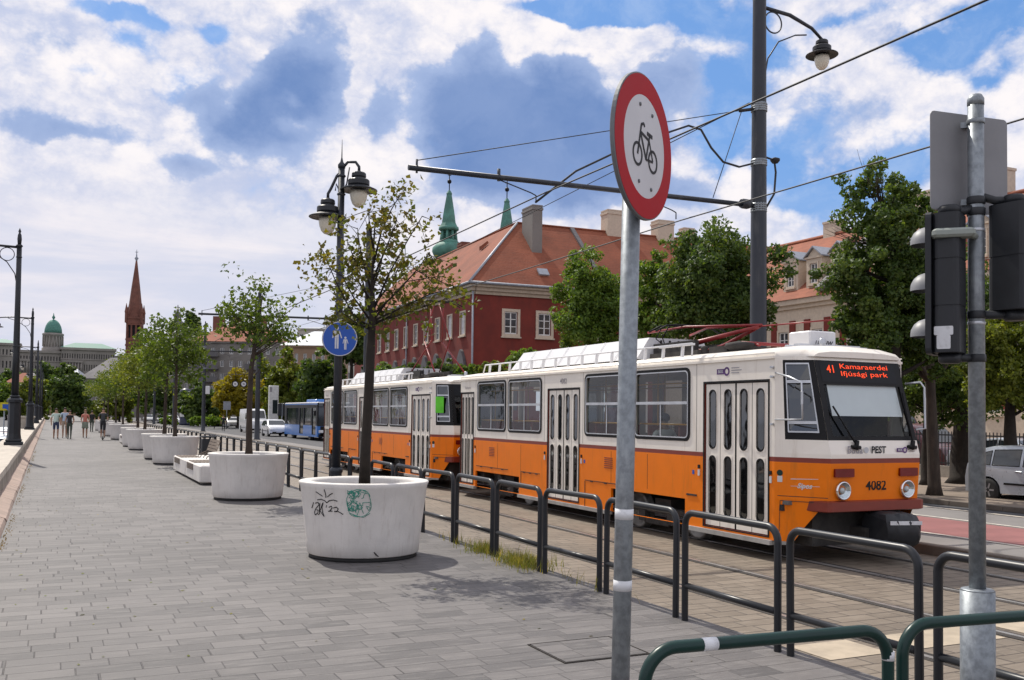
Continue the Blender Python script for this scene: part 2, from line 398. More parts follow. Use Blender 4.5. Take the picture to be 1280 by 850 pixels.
def empty(name, loc, label, cat, group=None, rz=0.0):
    o = bpy.data.objects.new(name, None); C.objects.link(o); o.location = loc; o.rotation_euler = (0, 0, rz); o.empty_display_size = .2
    return tag(o, label, cat, group)
def copy_tree(o, parent=None, keep=lambda q: True):
    c = o.copy(); C.objects.link(c)
    if parent is not None: c.parent = parent
    for ch in list(o.children):
        if keep(ch): copy_tree(ch, c, keep)
    return c
def rrect(w, h, r, n=4):
    "rounded rectangle centred on the origin"
    p = []
    for cx, cy, a0 in ((w/2-r, -h/2+r, -90), (w/2-r, h/2-r, 0), (-w/2+r, h/2-r, 90), (-w/2+r, -h/2+r, 180)):
        for i in range(n+1):
            a = R(a0+90*i/n); p.append((cx+r*math.cos(a), cy+r*math.sin(a)))
    return p
def circ(r, n=24, c=(0, 0)): return [(c[0]+r*math.cos(2*PI*i/n), c[1]+r*math.sin(2*PI*i/n)) for i in range(n)]
def text(name, s, size, o, u, v, m, parent, align='CENTER', depth=.002, shear=0.0, bold=0.0, spacing=1.0, fit=None):
    "lettering as a thin mesh in the plane u, v at o"
    cu = bpy.data.curves.new('lettering', 'FONT'); cu.body = s; cu.size = size; cu.align_x = align; cu.align_y = 'CENTER'
    cu.shear = shear; cu.offset = bold; cu.space_character = spacing; cu.resolution_u = 3
    tmp = bpy.data.objects.new('lettering', cu); C.objects.link(tmp)
    me = bpy.data.meshes.new_from_object(tmp.evaluated_get(bpy.context.evaluated_depsgraph_get()))
    bpy.data.objects.remove(tmp); bpy.data.curves.remove(cu)
    o, u, v = Vector(o), Vector(u).normalized(), Vector(v).normalized(); n = u.cross(v)
    k = 1.0
    if fit:
        xs = [q.co.x for q in me.vertices]; k = fit/(max(xs)-min(xs))
    for q in me.vertices: q.co = o+u*q.co.x*k+v*q.co.y+n*depth
    me.materials.clear(); me.materials.append(K[m]); me.name = name
    ob = bpy.data.objects.new(name, me); C.objects.link(ob)
    if parent is not None: ob.parent = parent
    return ob

# ------------------------------------------------------------------ leaves and trees
def leaf_mesh(name, m, P, Nrm, size, parent, aspect=.7, loc=None):
    "P: (n,3) centres, Nrm: (n,3) preferred normals; each leaf is a small bent quad pair"
    n = len(P); a = rng.normal(size=(n, 3)); d = Nrm*.6+rng.normal(size=(n, 3))*.7
    d /= np.linalg.norm(d, axis=1)[:, None]+1e-9
    x = np.cross(d, a); x /= np.linalg.norm(x, axis=1)[:, None]+1e-9; y = np.cross(d, x)
    s = (size*rng.uniform(.55, 1.25, n))[:, None]
    b = d*s*.18
    v = np.stack([P-y*s*.5, P+x*s*aspect*.5-y*s*.08-b, P+y*s*.5, P-x*s*aspect*.5-y*s*.08-b], 1).reshape(-1, 3)
    i = (np.arange(n)*4)[:, None]
    f = np.concatenate([i+np.array([[0, 1, 2]]), i+np.array([[0, 2, 3]])], 1).reshape(-1)
    me = bpy.data.meshes.new(name); me.vertices.add(len(v)); me.vertices.foreach_set('co', v.astype(np.float32).ravel())
    me.loops.add(len(f)); me.loops.foreach_set('vertex_index', f.astype(np.int32))
    me.polygons.add(len(f)//3); me.polygons.foreach_set('loop_start', (np.arange(len(f)//3)*3).astype(np.int32))
    try: me.polygons.foreach_set('loop_total', np.full(len(f)//3, 3, np.int32))
    except Exception: pass
    me.materials.append(K[m]); me.update(calc_edges=True)
    o = bpy.data.objects.new(name, me); C.objects.link(o)
    if parent is not None: o.parent = parent
    if loc is not None: o.location = loc
    return o
def crown_points(c, rad, nclump, per, cl, shell=.55, low=-.75, seed=0):
    g = np.random.default_rng(seed); c = np.array(c); rad = np.array(rad)
    q = g.normal(size=(nclump*6, 3)); q /= np.linalg.norm(q, axis=1)[:, None]; q = q[q[:, 2] > low][:nclump]
    # lumpy outline
    lump = 1+.24*np.sin(q[:, 0]*5.1+seed)*np.cos(q[:, 2]*4+seed)+.2*np.sin(q[:, 1]*7.3+seed*2.1)+.2*np.sin(q[:, 2]*9.7+q[:, 0]*4+seed*.7)
    r = g.uniform(shell, 1, len(q))**.6*lump*.9
    cc = c+q*rad*r[:, None]
    k = g.poisson(per, len(cc)).clip(2); idx = np.repeat(np.arange(len(cc)), k)
    cs = cl*g.uniform(.6, 1.35, len(cc))
    off = g.normal(size=(len(idx), 3)); off *= (cs[idx]/np.linalg.norm(off, axis=1)*g.uniform(.25, 1, len(idx))**.5)[:, None]; off[:, 2] *= .75
    P = cc[idx]+off; N = off/(np.linalg.norm(off, axis=1)[:, None]+1e-9)*.6+(P-c)/rad*.5; N[:, 2] += .4
    return cc, P, N
def limb(mb, a, b, r0, r1, bend=.1, n=6, seg=4):
    a, b = Vector(a), Vector(b); L = (b-a).length; pts = []; rs = []
    o = Vector((random.uniform(-1, 1), random.uniform(-1, 1), random.uniform(-.3, .3)))*L*bend
    for i in range(seg+1):
        t = i/seg; pts.append(a.lerp(b, t)+o*math.sin(t*PI)); rs.append(r0+(r1-r0)*t)
    mb.tube(pts, rs, n)
def tree(name, label, base, trunk_h, tr, c, rad, nclump, per, cl, leaf, m, group=None, bark='bark', seed=1, nb=14, cat='tree', lean=(0, 0), shell=.5, low=-.75, top=None):
    "c is relative to base"
    t = empty(name, base, label, cat, group)
    random.seed(seed); cc, P, N = crown_points(c, rad, nclump, per, cl, shell, low, seed)
    mb = MB(); tip = Vector((c[0]*.9+lean[0], c[1]*.9+lean[1], top if top else c[2]+rad[2]*.55))
    k = Vector((lean[0]*.3, lean[1]*.3, trunk_h))
    seg = [Vector((0, 0, -.03)), Vector((0, 0, trunk_h*.12)), k*.55+Vector((random.uniform(-.3, .3)*tr, random.uniform(-.3, .3)*tr, 0)), k, k.lerp(tip, .5), tip]
    mb.tube(seg, [tr*1.45, tr*1.05, tr*.9, tr*.78, tr*.45, tr*.12], 9)
    pick = np.linspace(0, len(cc)-1, min(nb, len(cc))).astype(int)
    for i in pick:
        q = Vector(cc[i]); h = min(max(q.z-.5*(Vector((q.x, q.y, 0))-Vector((k.x, k.y, 0))).length-.1, trunk_h*.85), tip.z*.95)
        s = (h-k.z)/max(tip.z-k.z, .01); a = k.lerp(tip, max(0, s)) if s > 0 else k*(h/k.z)
        limb(mb, a, q, tr*.27*(1-.5*max(0, s)), tr*.06, .08, 5)
    mb.build('trunk', bark, t)
    leaf_mesh('crown', m, P, N, leaf, t)
    return t

# ================================================================== SETTING
def sheet(name, poly, z, m, th=0.0, kind=True):
    mb = MB()
    if th: mb.prism(poly, (0, 0, z-th), (1, 0, 0), (0, 1, 0), (0, 0, th))
    else: mb.face([(x, y, z) for x, y in poly])
    o = mb.build(name, m)
    return struct(o) if kind else o
def curbx(y): return -.56-.0086*y         # left rim of the promenade runs slightly outwards
FX = 4.93                                  # railing line
TZ = -.35                                  # top of the track slabs
sheet('ground', [(-1.9, -60), (4000, -60), (4000, 6000), (-1.9-.0086*6000, 6000)], -.5, 'earth')
sheet('promenade', [(curbx(-12), -12), (5.08, -12), (5.08, 330), (curbx(330), 330)], 0, 'pavers', .45)
sheet('track_bed', [(5.081, -40), (12.36, -40), (12.36, 420), (5.081, 420)], TZ, 'slabs', .1)
sheet('road', [(12.3, -60), (40, -60), (40, 600), (12.3, 600)], TZ-.004, 'asphalt')
# lower quay and river beyond the parapet
sheet('lower_quay', [(-30, -60), (-1.6, -60), (-1.6-.0086*400, 600), (-30, 600)], -1.7, 'asphalt')
sheet('river', [(-900, -60), (-30, -60), (-30, 3000), (-900, 3000)], -4.5, 'water')
# stop island with cycle lane
def isl(y): return 17.9 if y < 17 else 17.9-(y-17)*.17 if y < 42 else 13.65
ys = [-40, 0, 10, 17, 22, 27, 32, 37, 42, 70, 150, 330]
sheet('pavement', [(12.56, y) for y in ys]+[(isl(y), y) for y in reversed(ys)], -.2, 'pavement', .2)
mb = MB()
for y in np.arange(-20, 200, 1.2): mb.box((12.46, y+.6, -.275), (.2, 1.192, .17), bev=.015)
struct(mb.build('kerb', 'kerbstone'))
yl = [-40, 0, 10, 17, 22, 27, 32, 35]
sheet('cycle_lane', [(13.75, y) for y in yl]+[(min(15.9, isl(y)-.5), y) for y in reversed(yl)], -.196, 'redlane')
for x0, w in ((13.6, .12),):
    sheet('lane_line', [(x0, -40), (x0+w, -40), (x0+w, 35), (x0, 35)], -.192, 'roadpaint')
sheet('lane_line', [(min(16.0, isl(y)-.45), y) for y in yl]+[(min(16.14, isl(y)-.3), y) for y in reversed(yl)], -.192, 'roadpaint')
sheet('kerb', [(isl(y)-.16, y) for y in yl]+[(isl(y)-.01, y) for y in reversed(yl)], -.19, 'coping')
# far side: kerb, sandy strip with trees, pavement
sheet('sidewalk', [(20.2, -40), (60, -40), (60, 60), (20.2, 60)], -.25, 'sidewalk', .12)
mb = MB()
for y in np.arange(-10, 60, 1.5): mb.box((20.1, y+.75, -.29), (.18, 1.49, .13), bev=.012)
struct(mb.build('kerb', 'kerbstone'))
# pale tactile slabs laid across the tracks
a = onz(1050, 812, TZ); b = onz(1230, 790, TZ)
for x0, x1 in ((6.13, 6.83), (7.2, 8.36), (8.72, 9.9), (10.25, 11.4), (11.72, 12.3)):
    sheet('crossing_slab', [(x0, a.y-.27), (x1, a.y-.27), (x1, a.y+.27), (x0, a.y+.27)], TZ+.004, 'paleslab')

# tram tracks: grooved rails
def track(x0, x1, label):
    t = empty('tram_track', ((x0+x1)/2, 0, TZ), label, 'tram track', 'tram tracks in the slabs')
    for x, s in ((x0, 1), (x1, -1)):
        mb = MB(); dx = x-(x0+x1)/2
        mb.box((dx, 130, .005), (.06, 340, .016), 0)
        mb.box((dx+s*.062, 130, -.004), (.055, 340, .02), 1)
        mb.box((dx+s*.105, 130, .002), (.022, 340, .012), 2)
        mb.box((dx-s*.065, 130, -.004), (.05, 340, .016), 1)
        mb.build('rail', ['railsteel', 'groove', 'under'], t)
track(7.02, 8.52, 'empty steel track nearer to the promenade railing')
track(10.07, 11.56, 'steel track under the orange and white tram')

# ------------------------------------------------------------------ parapet on the left
def wall_par():
    w = empty('quay_parapet', (0, 0, 0), 'low weathered stone parapet with broad pale coping along the promenade', 'parapet wall')
    ys = np.arange(-6, 300, 2.3)
    mb = MB(); cp = MB(); kb = MB()
    for y0, y1 in zip(ys, ys[1:]):
        j = .006; a, b = y0+j, y1-j; r = random.uniform(-.006, .006)
        xa, xb = curbx(a), curbx(b)
        mb.hexa([(xa-1.1, a, -1.7), (xa-.24+r, a, -.05), (xb-.24+r, b, -.05), (xb-1.1, b, -1.7), (xa-1.1, a, .38), (xa-.26+r, a, .38), (xb-.26+r, b, .38), (xb-1.1, b, .38)])
        cp.hexa([(xa-1.16, a, .38), (xa-.255+r, a, .38), (xb-.255+r, b, .38), (xb-1.16, b, .38), (xa-1.16, a, .49), (xa-.275+r, a, .49), (xb-.275+r, b, .49), (xb-1.16, b, .49)])
    for y0, y1 in zip(np.arange(-6, 300, 1.15), np.arange(-4.85, 300, 1.15)):
        a, b = y0+.005, y1-.005; xa, xb = curbx(a), curbx(b); r = random.uniform(-.012, .012)
        kb.hexa([(xa-.25, a, -.05), (xa+.02+r, a, -.05), (xb+.02+r, b, -.05), (xb-.25, b, -.05), (xa-.25, a, .13), (xa-.03+r, a, .045), (xb-.03+r, b, .045), (xb-.25, b, .13)])
    mb.build('wall_face', 'stone', w); cp.build('coping', 'coping', w); kb.build('kerb_course', 'pinkstone', w)
wall_par()
# dry weeds along the foot of the kerb and at the railing
def weeds(name, pts, h, m, label, sc=1.0):
    n = len(pts); g = rng; mb = MB()
    for x, y, z in pts:
        k = h*g.uniform(.4, 1.3); a = g.uniform(0, 2*PI); l = g.uniform(.1, 1.0)*k; w = (.0022*sc+.001)*g.uniform(.6, 1.3)
        dx, dy = math.cos(a), math.sin(a)
        mb.face([(x-dy*w, y+dx*w, z), (x+dy*w, y-dx*w, z), (x+dx*l*.4, y+dy*l*.4, z+k*.65)])
        mb.face([(x+dx*l*.15-dy*w*.8, y+dy*l*.15+dx*w*.8, z+k*.3), (x+dx*l*.15+dy*w*.8, y+dy*l*.15-dx*w*.8, z+k*.3), (x+dx*l, y+dy*l, z+k)])
    o = mb.build(name, m); return tag(o, label, 'weeds', kind='stuff')
K['straw'] = leafmat('dry_straw', [lin(176, 150, 92), lin(128, 122, 58), lin(96, 112, 48), lin(190, 160, 104)])
K['moss'] = leafmat('yellow_moss', [lin(150, 120, 50), lin(120, 95, 45), lin(110, 105, 50)])
pts = []
for c, n, sx, sy in ((11.35, 420, .1, .15), (10.3, 700, .11, .24), (9.95, 260, .12, .18), (10.9, 120, .16, .5), (12.3, 60, .06, .4), (8.8, 40, .05, .5)):
    for _ in range(n): pts.append((4.98+rng.normal()*sx, c+rng.normal()*sy, 0))
weeds('weeds', pts, .135, 'straw', 'tuft of dry yellow green grass growing at the foot of the railing', 1.4)
pts = []
for _ in range(1300):
    y = rng.uniform(2, 45); x = curbx(y)+.03+abs(rng.normal())*.04
    if math.sin(y*1.9)+math.sin(y*.83+1)+rng.normal()*.4 > -.2: pts.append((x, y, 0))
weeds('moss', pts, .02, 'moss', 'yellowish moss and litter along the foot of the stone kerb', 2.5)
# fallen leaves on the paving
mb = MB()
for _ in range(90):
    y = rng.uniform(4, 20); x = curbx(y)+abs(rng.normal())*1.4 if rng.random() < .6 else rng.uniform(0, 4.6)
    a = rng.uniform(0, 6.3); s = rng.uniform(.012, .03); u = Vector((math.cos(a), math.sin(a), .2))*s; v = Vector((-math.sin(a), math.cos(a), .1))*s*.7
    o = Vector((x, y, .006)); mb.face([o-u, o-v, o+u, o+v])
tag(mb.build('fallen_leaves', 'straw'), 'a few dry brown leaves scattered on the grey paving', 'leaves', kind='stuff')

# ------------------------------------------------------------------ river side lamps on the parapet
def bell(parent, p, s=1.0, glass='lamp_glass'):
    "bell shaped street lantern hanging at p (its top)"
    p = Vector(p)
    b = MB(); b.lathe([(.03, 0), (.05, -.03), (.125, -.045), (.145, -.065), (.15, -.13), (.135, -.155), (.135, -.175), (.2, -.19), (.22, -.21), (.222, -.3), (.205, -.325), (.26, -.345), (.38, -.40), (.385, -.415), (.37, -.425), (.2, -.40)], p, 28, smooth=False)
    if s != 1: b.v = [tuple(p+(Vector(q)-p)*s) for q in b.v]
    h = b.build('lamp_hood', 'dark_steel', parent)
    g = MB(); g.lathe([(.175, -.435), (.18, -.5), (.165, -.6), (.125, -.70), (.07, -.755), (.005, -.775)], p, 20)
    if s != 1: g.v = [tuple(p+(Vector(q)-p)*s) for q in g.v]
    return h, g.build('lamp_globe', glass, parent)
def arc(c, r, a0, a1, n, plane='xz'):
    out = []
    for i in range(n+1):
        a = R(a0+(a1-a0)*i/n)
        out.append((c[0]+r*math.cos(a), c[1], c[2]+r*math.sin(a)))
    return out
def quay_lamp(loc, label):
    t = empty('quay_street_lamp', loc, label, 'street lamp', 'tall lamp posts along the parapet')
    mb = MB()
    mb.box((0, 0, .06), (.6, .6, .12), bev=.02); mb.box((0, 0, .17), (.52, .52, .1), bev=.03)
    mb.lathe([(.24, .22), (.215, .4), (.2, 1.45), (.205, 1.5), (.26, 1.52), (.26, 1.6), (.21, 1.66), (.13, 1.7)], (0, 0, 0), 8, smooth=False)
    mb.build('pedestal', 'dark_steel', t)
    mb = MB(); mb.tube([(0, 0, 1.66), (0, 0, 3.2), (0, 0, 4.8), (0, 0, 7.15)], [.125, .115, .095, .085], 14)
    for z, r in ((1.72, .18), (3.5, .14), (6.7, .105), (7.1, .12)): mb.lathe([(r*.7, z-.05), (r, z), (r*.7, z+.05)], (0, 0, 0), 14)
    mb.lathe([(.06, 7.15), (.075, 7.35), (.06, 7.5), (.03, 7.57), (.05, 7.62), (.004, 7.75)], (0, 0, 0), 10)
    mb.build('pole', 'dark_steel', t)
    ar = MB(); ar.tube([(-.05, 0, 7.05), (-1.1, 0, 7.08), (-1.8, 0, 7.02), (-1.98, 0, 6.93), (-2.0, 0, 6.81)], [.045, .04, .035, .03, .03], 8)
    ar.tube(arc((-.38, 0, 6.78), .23, 0, 360, 24)[:-1], .016, 6, closed=True)
    ar.tube([(-.06, 0, 5.75), (-.12, 0, 6.1), (-.38, 0, 6.5), (-.9, 0, 6.86), (-1.4, 0, 7.0)], .02, 6)
    ar.build('arm', 'dark_steel', t); bell(t, (-2.0, 0, 6.83), 1.0)
for i, y in enumerate((38.4, 68, 99.5, 131, 163, 195)):
    quay_lamp((curbx(y)-.57, y, .49), ('nearest of the tall lamp posts on the stone parapet', 'second tall lamp post on the parapet from the camera', 'third tall lamp post on the parapet from the camera', 'fourth tall lamp post on the parapet from the camera', 'fifth tall lamp post on the parapet from the camera', 'farthest small lamp post visible on the parapet')[i])
# bits on the coping beside the first lamp: rubbish bin
# ------------------------------------------------------------------ planters, trees, bench, bin
def planter(loc, label, rt=.80, rb=.685, h=.93):
    t = empty('tree_planter', loc, label, 'planter', 'round white concrete planters with trees')
    mb = MB(); mb.lathe([(rb-.025, 0), (rb-.025, .05)], (0, 0, 0), 48); mb.build('plinth', 'recess', t)
    mb = MB(); mb.lathe([(rb-.01, .05), (rb, .06), (rb+.012, .2), (rb+(rt-rb)*.42, .5), (rt-.02, h-.06), (rt, h-.015), (rt-.012, h-.004), (rt-.05, h), (rt-.14, h-.003), (rt-.17, h-.03), (rt-.19, h-.2)], (0, 0, 0), 64, caps=(True, False)); mb.build('bowl', 'white_conc', t)
    mb = MB(); mb.lathe([(.01, h-.1), (rt*.5, h-.11), (rt-.172, h-.14)], (0, 0, 0), 32, caps=(False, False)); mb.build('soil', 'soil', t)
    return t
PX = 3.5
PY = [11.62, 20.0, 33.9, 37.5, 46.5, 50.8, 63.3, 71.5, 84, 92]
ordn = ['nearest', 'second', 'third', 'fourth', 'fifth', 'sixth', 'seventh', 'eighth', 'ninth', 'tenth']
PT = []
for i, y in enumerate(PY):
    lab = {0: 'large round white concrete planter with black and green graffiti', 1: 'second round white planter, clean, in front of the bench'}.get(i, f'{ordn[i]} round white concrete planter from the camera in the row')
    PT.append(planter((PX+(0 if i else -.05), y, 0), lab))
# graffiti on the nearest planter: strokes that follow the bowl
P0 = PT[0]; p0 = Vector(P0.location); th0 = math.atan2(-p0.y, -p0.x)
def bowl_pt(px, py, off=.003):
    "where the sight line through a pixel meets the bowl, in planter coordinates"
    d = ray(px, py)
    rt, rb, h = .80, .685, .93
    prof = [(0, rb), (.06, rb), (.2, rb+.012), (.5, rb+(rt-rb)*.42), (h-.06, rt-.02), (h, rt)]
    def rprof(z):
        for (a, r0), (b, r1) in zip(prof, prof[1:]):
            if z <= b: return r0+(r1-r0)*max(0, (z-a)/(b-a))
        return rt
    lo, hi = 8.0, 13.0; o = CP-p0
    f = lambda t: (Vector(((o+d*t).x, (o+d*t).y)).length - rprof((o+d*t).z))
    t = lo
    while f(t) > 0 and t < hi: t += .01
    a_, b_ = t-.01, t
    for _ in range(14):
        mid = (a_+b_)/2
        if f(mid) > 0: a_ = mid
        else: b_ = mid
    t = a_
    q = o+d*t; r = Vector((q.x, q.y, 0)).normalized(); return q+r*off
def strokes(name, lines, m, w):
    mb = MB()
    for ln in lines:
        pts = []
        for (x0, y0), (x1, y1) in zip(ln, ln[1:]):
            for k in range(4): pts.append((x0+(x1-x0)*k/4, y0+(y1-y0)*k/4))
        pts.append(ln[-1]); mb.tube([bowl_pt(370+x*.14706, 590+y*.14706, .0035) for x, y in pts], w, 4)
    mb.build(name, m, P0)
strokes('graffiti_tag', [[(170, 168), (200, 188), (226, 205)], [(240, 148), (252, 185), (256, 218)], [(312, 180), (285, 195), (268, 212)],
    [(182, 236), (215, 232), (245, 244), (262, 262), (285, 242), (320, 238), (352, 248)],
    [(150, 258), (144, 285), (136, 305)], [(165, 265), (190, 258), (196, 280), (170, 310), (158, 340), (165, 365), (185, 350), (190, 325), (176, 320)],
    [(205, 262), (200, 310), (202, 355), (190, 362)], [(232, 258), (222, 300), (228, 340), (240, 378)], [(228, 262), (205, 330), (240, 378)],
    [(262, 282), (256, 300)], [(280, 300), (300, 290), (308, 305), (290, 328), (275, 334), (310, 332)], [(318, 305), (345, 298), (360, 315), (345, 338), (325, 334), (360, 336), (400, 360)]], 'black', .0052)
ell = [(535+103*math.cos(a)+5*math.sin(5*a), 265+122*math.sin(a)+6*math.sin(3*a)) for a in np.linspace(0, 2*PI, 30)]
g2 = np.random.default_rng(5); scr = [ell]
for _ in range(16):
    x, y = 505+g2.normal()*38, 250+g2.normal()*62; ln = [(x, y)]
    for k in range(7): x += g2.normal()*24; y += g2.normal()*24; ln.append((min(max(x, 440), 630), min(max(y, 155), 375)))
    scr.append(ln)
scr += [[(440, 190), (470, 160), (480, 200), (450, 215), (490, 235), (500, 200)], [(505, 330), (520, 270), (525, 320), (540, 260), (560, 300), (530, 310)], [(460, 350), (520, 375), (575, 385), (630, 350)], [(595, 290), (630, 300), (620, 330), (600, 300)]]
strokes('graffiti_scribble', scr, 'teal', .0032)
strokes('chip_mark', [[(662, 682), (680, 705), (700, 718)], [(668, 686), (690, 712)]], 'recess', .006)

def planter_tree(i, label, trunk_h, tr, c, rad, nclump, per, cl, leaf, m, seed, **kw):
    y = PY[i]; return tree('planter_tree', label, (PX-.05*(i == 0), y, .82), trunk_h, tr, c, rad, nclump, per, cl, leaf, m, 'young trees in the white planters', seed=seed, **kw)
# nearest tree: sparse browning crown; trunk leans slightly
def sparse_tree():
    base = Vector((PX-.05, PY[0], .82)); t = empty('planter_tree', base, 'slender tree with thin browning foliage in the graffitied planter', 'tree', 'young trees in the white planters')
    D = 11.9
    def at(px, py, dd=0): return Vector(atd(463+(px-463)*(.9 if py < 404 else 1), py, D+dd))-base
    mb = MB(); random.seed(3)
    k0 = Vector((0, 0, 0)); k0 = at(454, 606); k0 = Vector((0, 0, -.03))
    pts = [Vector((0, 0, -.03)), at(457, 560), at(461, 490), at(463, 440), at(466, 396), at(466, 340), at(468, 300), at(470, 268)]
    pts[1:] = [Vector((q.x, q.y, q.z)) for q in pts[1:]]
    mb.tube(pts, [.075, .064, .06, .056, .042, .016, .011, .007], 10)
    clumps = []
    br = [((464, 402), [(440, 372), (424, 345), (405, 335)], .3), ((463, 410), [(438, 392), (415, 352), (396, 312)], -.2), ((465, 398), [(452, 350), (430, 300)], .2), ((466, 370), [(450, 320), (445, 285)], .4), ((466, 350), [(485, 310), (500, 275)], -.3), ((467, 330), [(478, 290), (492, 262), (500, 250)], .1),
          ((466, 390), [(490, 340), (515, 300), (535, 270)], .2), ((465, 395), [(500, 365), (530, 335), (545, 315)], -.4), ((465, 402), [(505, 385), (545, 368), (585, 358)], .1), ((465, 404), [(510, 392), (548, 380), (572, 372)], .5), ((464, 408), [(490, 395), (520, 384)], .2), ((463, 412), [(440, 402), (420, 388)], -.5), ((466, 360), [(478, 330), (482, 300)], .5), ((466, 380), [(445, 350), (425, 322)], .5), ((467, 310), [(462, 285), (460, 262)], 0), ((465, 385), [(495, 350), (508, 320)], .5), ((464, 404), [(485, 378), (512, 352), (560, 345)], -.1)]
    for (a, path, dd) in br:
        q = [at(*a)]+[at(p[0], p[1], dd*(j+1)/len(path)) for j, p in enumerate(path)]
        mb.tube(q, [.017]+[.013-.008*(j+1)/len(path) for j in range(len(path))], 5)
        for j, p in enumerate(q[1:]):
            for s in range(3 if j < len(q)-2 else 6):
                e = p.lerp(q[j], random.random()*.6) + Vector((random.gauss(0, .16), random.gauss(0, .2), random.gauss(0, .13)))
                mb.tube([p.lerp(q[j], .4*random.random()), e], [.006, .002], 4, caps=False); clumps.append(e)
    mb.build('trunk', 'bark_dark', t)
    P = []; 
    for e in clumps:
        for _ in range(rng.poisson(14)): P.append(e+Vector((rng.normal()*.065, rng.normal()*.07, rng.normal()*.06)))
    P = np.array(P); N = np.tile(np.array([[0, 0, 1.]]), (len(P), 1))
    leaf_mesh('crown', 'leaf_autumn', P, N, .07, t, .8)
sparse_tree()
planter_tree(1, 'young tree with open fresh green crown in the second planter', 1.85, .065, (.2, 0, 2.78), (1.02, .95, 1.1), 90, 22, .24, .095, 'leaf_planter', 21, nb=26, lean=(.04, 0), shell=.15)
sd = 40
for i, (h, rx, rz, m, lab) in enumerate([(2.0, 1.25, 1.35, 'leaf_planter', 'third tree of the planter row, fresh green upright crown'), (1.95, 1.25, 1.35, 'leaf_planter', 'fourth tree of the planter row, green rounded crown'), (1.85, 1.35, 1.25, 'leaf_olive', 'fifth tree of the planter row, light green crown'),
        (1.8, 1.35, 1.25, 'leaf_olive', 'sixth tree of the planter row, olive green crown'), (1.85, 1.35, 1.25, 'leaf_planter', 'seventh tree of the planter row'), (1.8, 1.4, 1.2, 'leaf_olive', 'eighth tree of the planter row'), (1.8, 1.5, 1.2, 'leaf_planter', 'ninth tree of the planter row'), (1.8, 1.6, 1.2, 'leaf_olive', 'farthest tree of the planter row')]):
    planter_tree(i+2, lab, h*.9, .065, (.1*math.sin(i*2.1), .1*math.cos(i*1.3), h+rz*.72), (rx, rx, rz), 150, 18, .3, .13, m, sd+i, nb=16, shell=.3, lean=(.1*math.sin(i), 0))

def bench():
    t = empty('concrete_bench', (3.02, 23.9, 0), 'white concrete bench blocks with slatted insets and metal backrest', 'bench')
    for k in range(2):
        y = 1.45+k*2.98
        b = MB(); b.box((.78, y, .255), (1.5, 2.86, .42), bev=.03); b.build('seat_block', 'white_conc', t)
        b = MB(); b.box((.8, y, .022), (1.36, 2.7, .044)); b.build('plinth', 'recess', t)
        s = MB()
        for j in range(5): s.box((.024, y+.45, .30+j*.032), (.02, 1.25, .022))
        for j in range(6): s.box((.1+j*.09, y+.45, .472), (.07, 1.25, .02))
        s.build('wood_slats', 'slatwood', t)
    b = MB()
    for yy in (3.35, 3.95, 4.55, 5.1): b.tube([(.62, yy, .46), (.64, yy, .52), (.86, yy, .62), (.98, yy, .95)], .014, 6)
    for j in range(4): b.obox((.875+j*.028, 3.3, .64+j*.085), (.024, 0, .07), (0, 1.85, 0), (-.012, 0, .004))
    b.build('backrest', 'slatwood', t)
bench()
def bench_small(y, label):
    t = empty('concrete_bench', (2.95, y, 0), label, 'bench')
    b = MB(); b.box((.75, 1.5, .25), (1.4, 3.6, .42), bev=.03); b.build('seat_block', 'white_conc', t)
    b = MB(); b.box((.78, 1.5, .02), (1.28, 3.5, .04)); b.build('plinth', 'recess', t)
    s = MB()
    for j in range(4): s.box((.045, 1.5, .32+j*.03), (.02, 1.2, .02))
    s.build('wood_slats', 'slatwood', t)
bench_small(54, 'far white concrete bench between the sixth and seventh planters')
t = empty('litter_bin', (4.32, 32.0, 0), 'dark box shaped litter bin standing behind the bench', 'litter bin')
b = MB(); b.box((0, 0, .46), (.42, .42, .84), bev=.02); b.build('bin_body', 'dark_steel', t)
b = MB(); b.box((0, 0, .95), (.46, .46, .05), bev=.015); b.tube([(-.17, -.17, .86), (-.17, -.17, .94)], .012, 6); b.tube([(.17, .17, .86), (.17, .17, .94)], .012, 6); b.build('lid', 'dark_steel', t)

# ------------------------------------------------------------------ railing hoops
def hoop_path(hw, h, r, axis, n=6):
    pts = [(-hw, 0)]+[(-hw+r-r*math.cos(R(90*i/n)), h-r+r*math.sin(R(90*i/n))) for i in range(n+1)]+[(hw-r+r*math.sin(R(90*i/n)), h-r+r*math.cos(R(90*i/n))) for i in range(n+1)]+[(hw, 0)]
    return [(0, a, z) if axis == 'y' else (a, 0, z) for a, z in pts]
def hoop(loc, label):
    t = empty('railing_hoop', loc, label, 'railing hoop', 'dark steel railing hoops beside the tracks')
    b = MB(); b.tube([(0, -.59, -.05)]+hoop_path(.59, .93, .11, 'y')+[(0, .59, -.05)], .029, 12); b.build('hoop_frame', 'dark_steel', t)
    b = MB(); b.tube([(0, -.57, .30), (0, .57, .30)], .026, 10); b.build('lower_rail', 'dark_steel', t)
    return t
h0 = None; nums = ['first', 'second', 'third', 'fourth', 'fifth', 'sixth', 'seventh', 'eighth', 'ninth', 'tenth', 'eleventh', 'twelfth']
for k in range(46):
    y = 3.68+1.322*k
    lab = f'{nums[k]} dark hoop of the trackside railing counted from the traffic light pole' if k < 12 else 'distant dark hoop of the trackside railing beyond the planters'
    if h0 is None: h0 = o = hoop((FX, y, 0), lab)
    else: o = copy_tree(h0); o.location = (FX, y, 0); o['label'] = lab
    if 0 < k < 30: o.rotation_euler = (R(random.uniform(-.5, .5)), R(random.uniform(-.6, .6)), R(random.uniform(-.5, .5)))
    if k == 0: o.rotation_euler = (0, 0, 0)
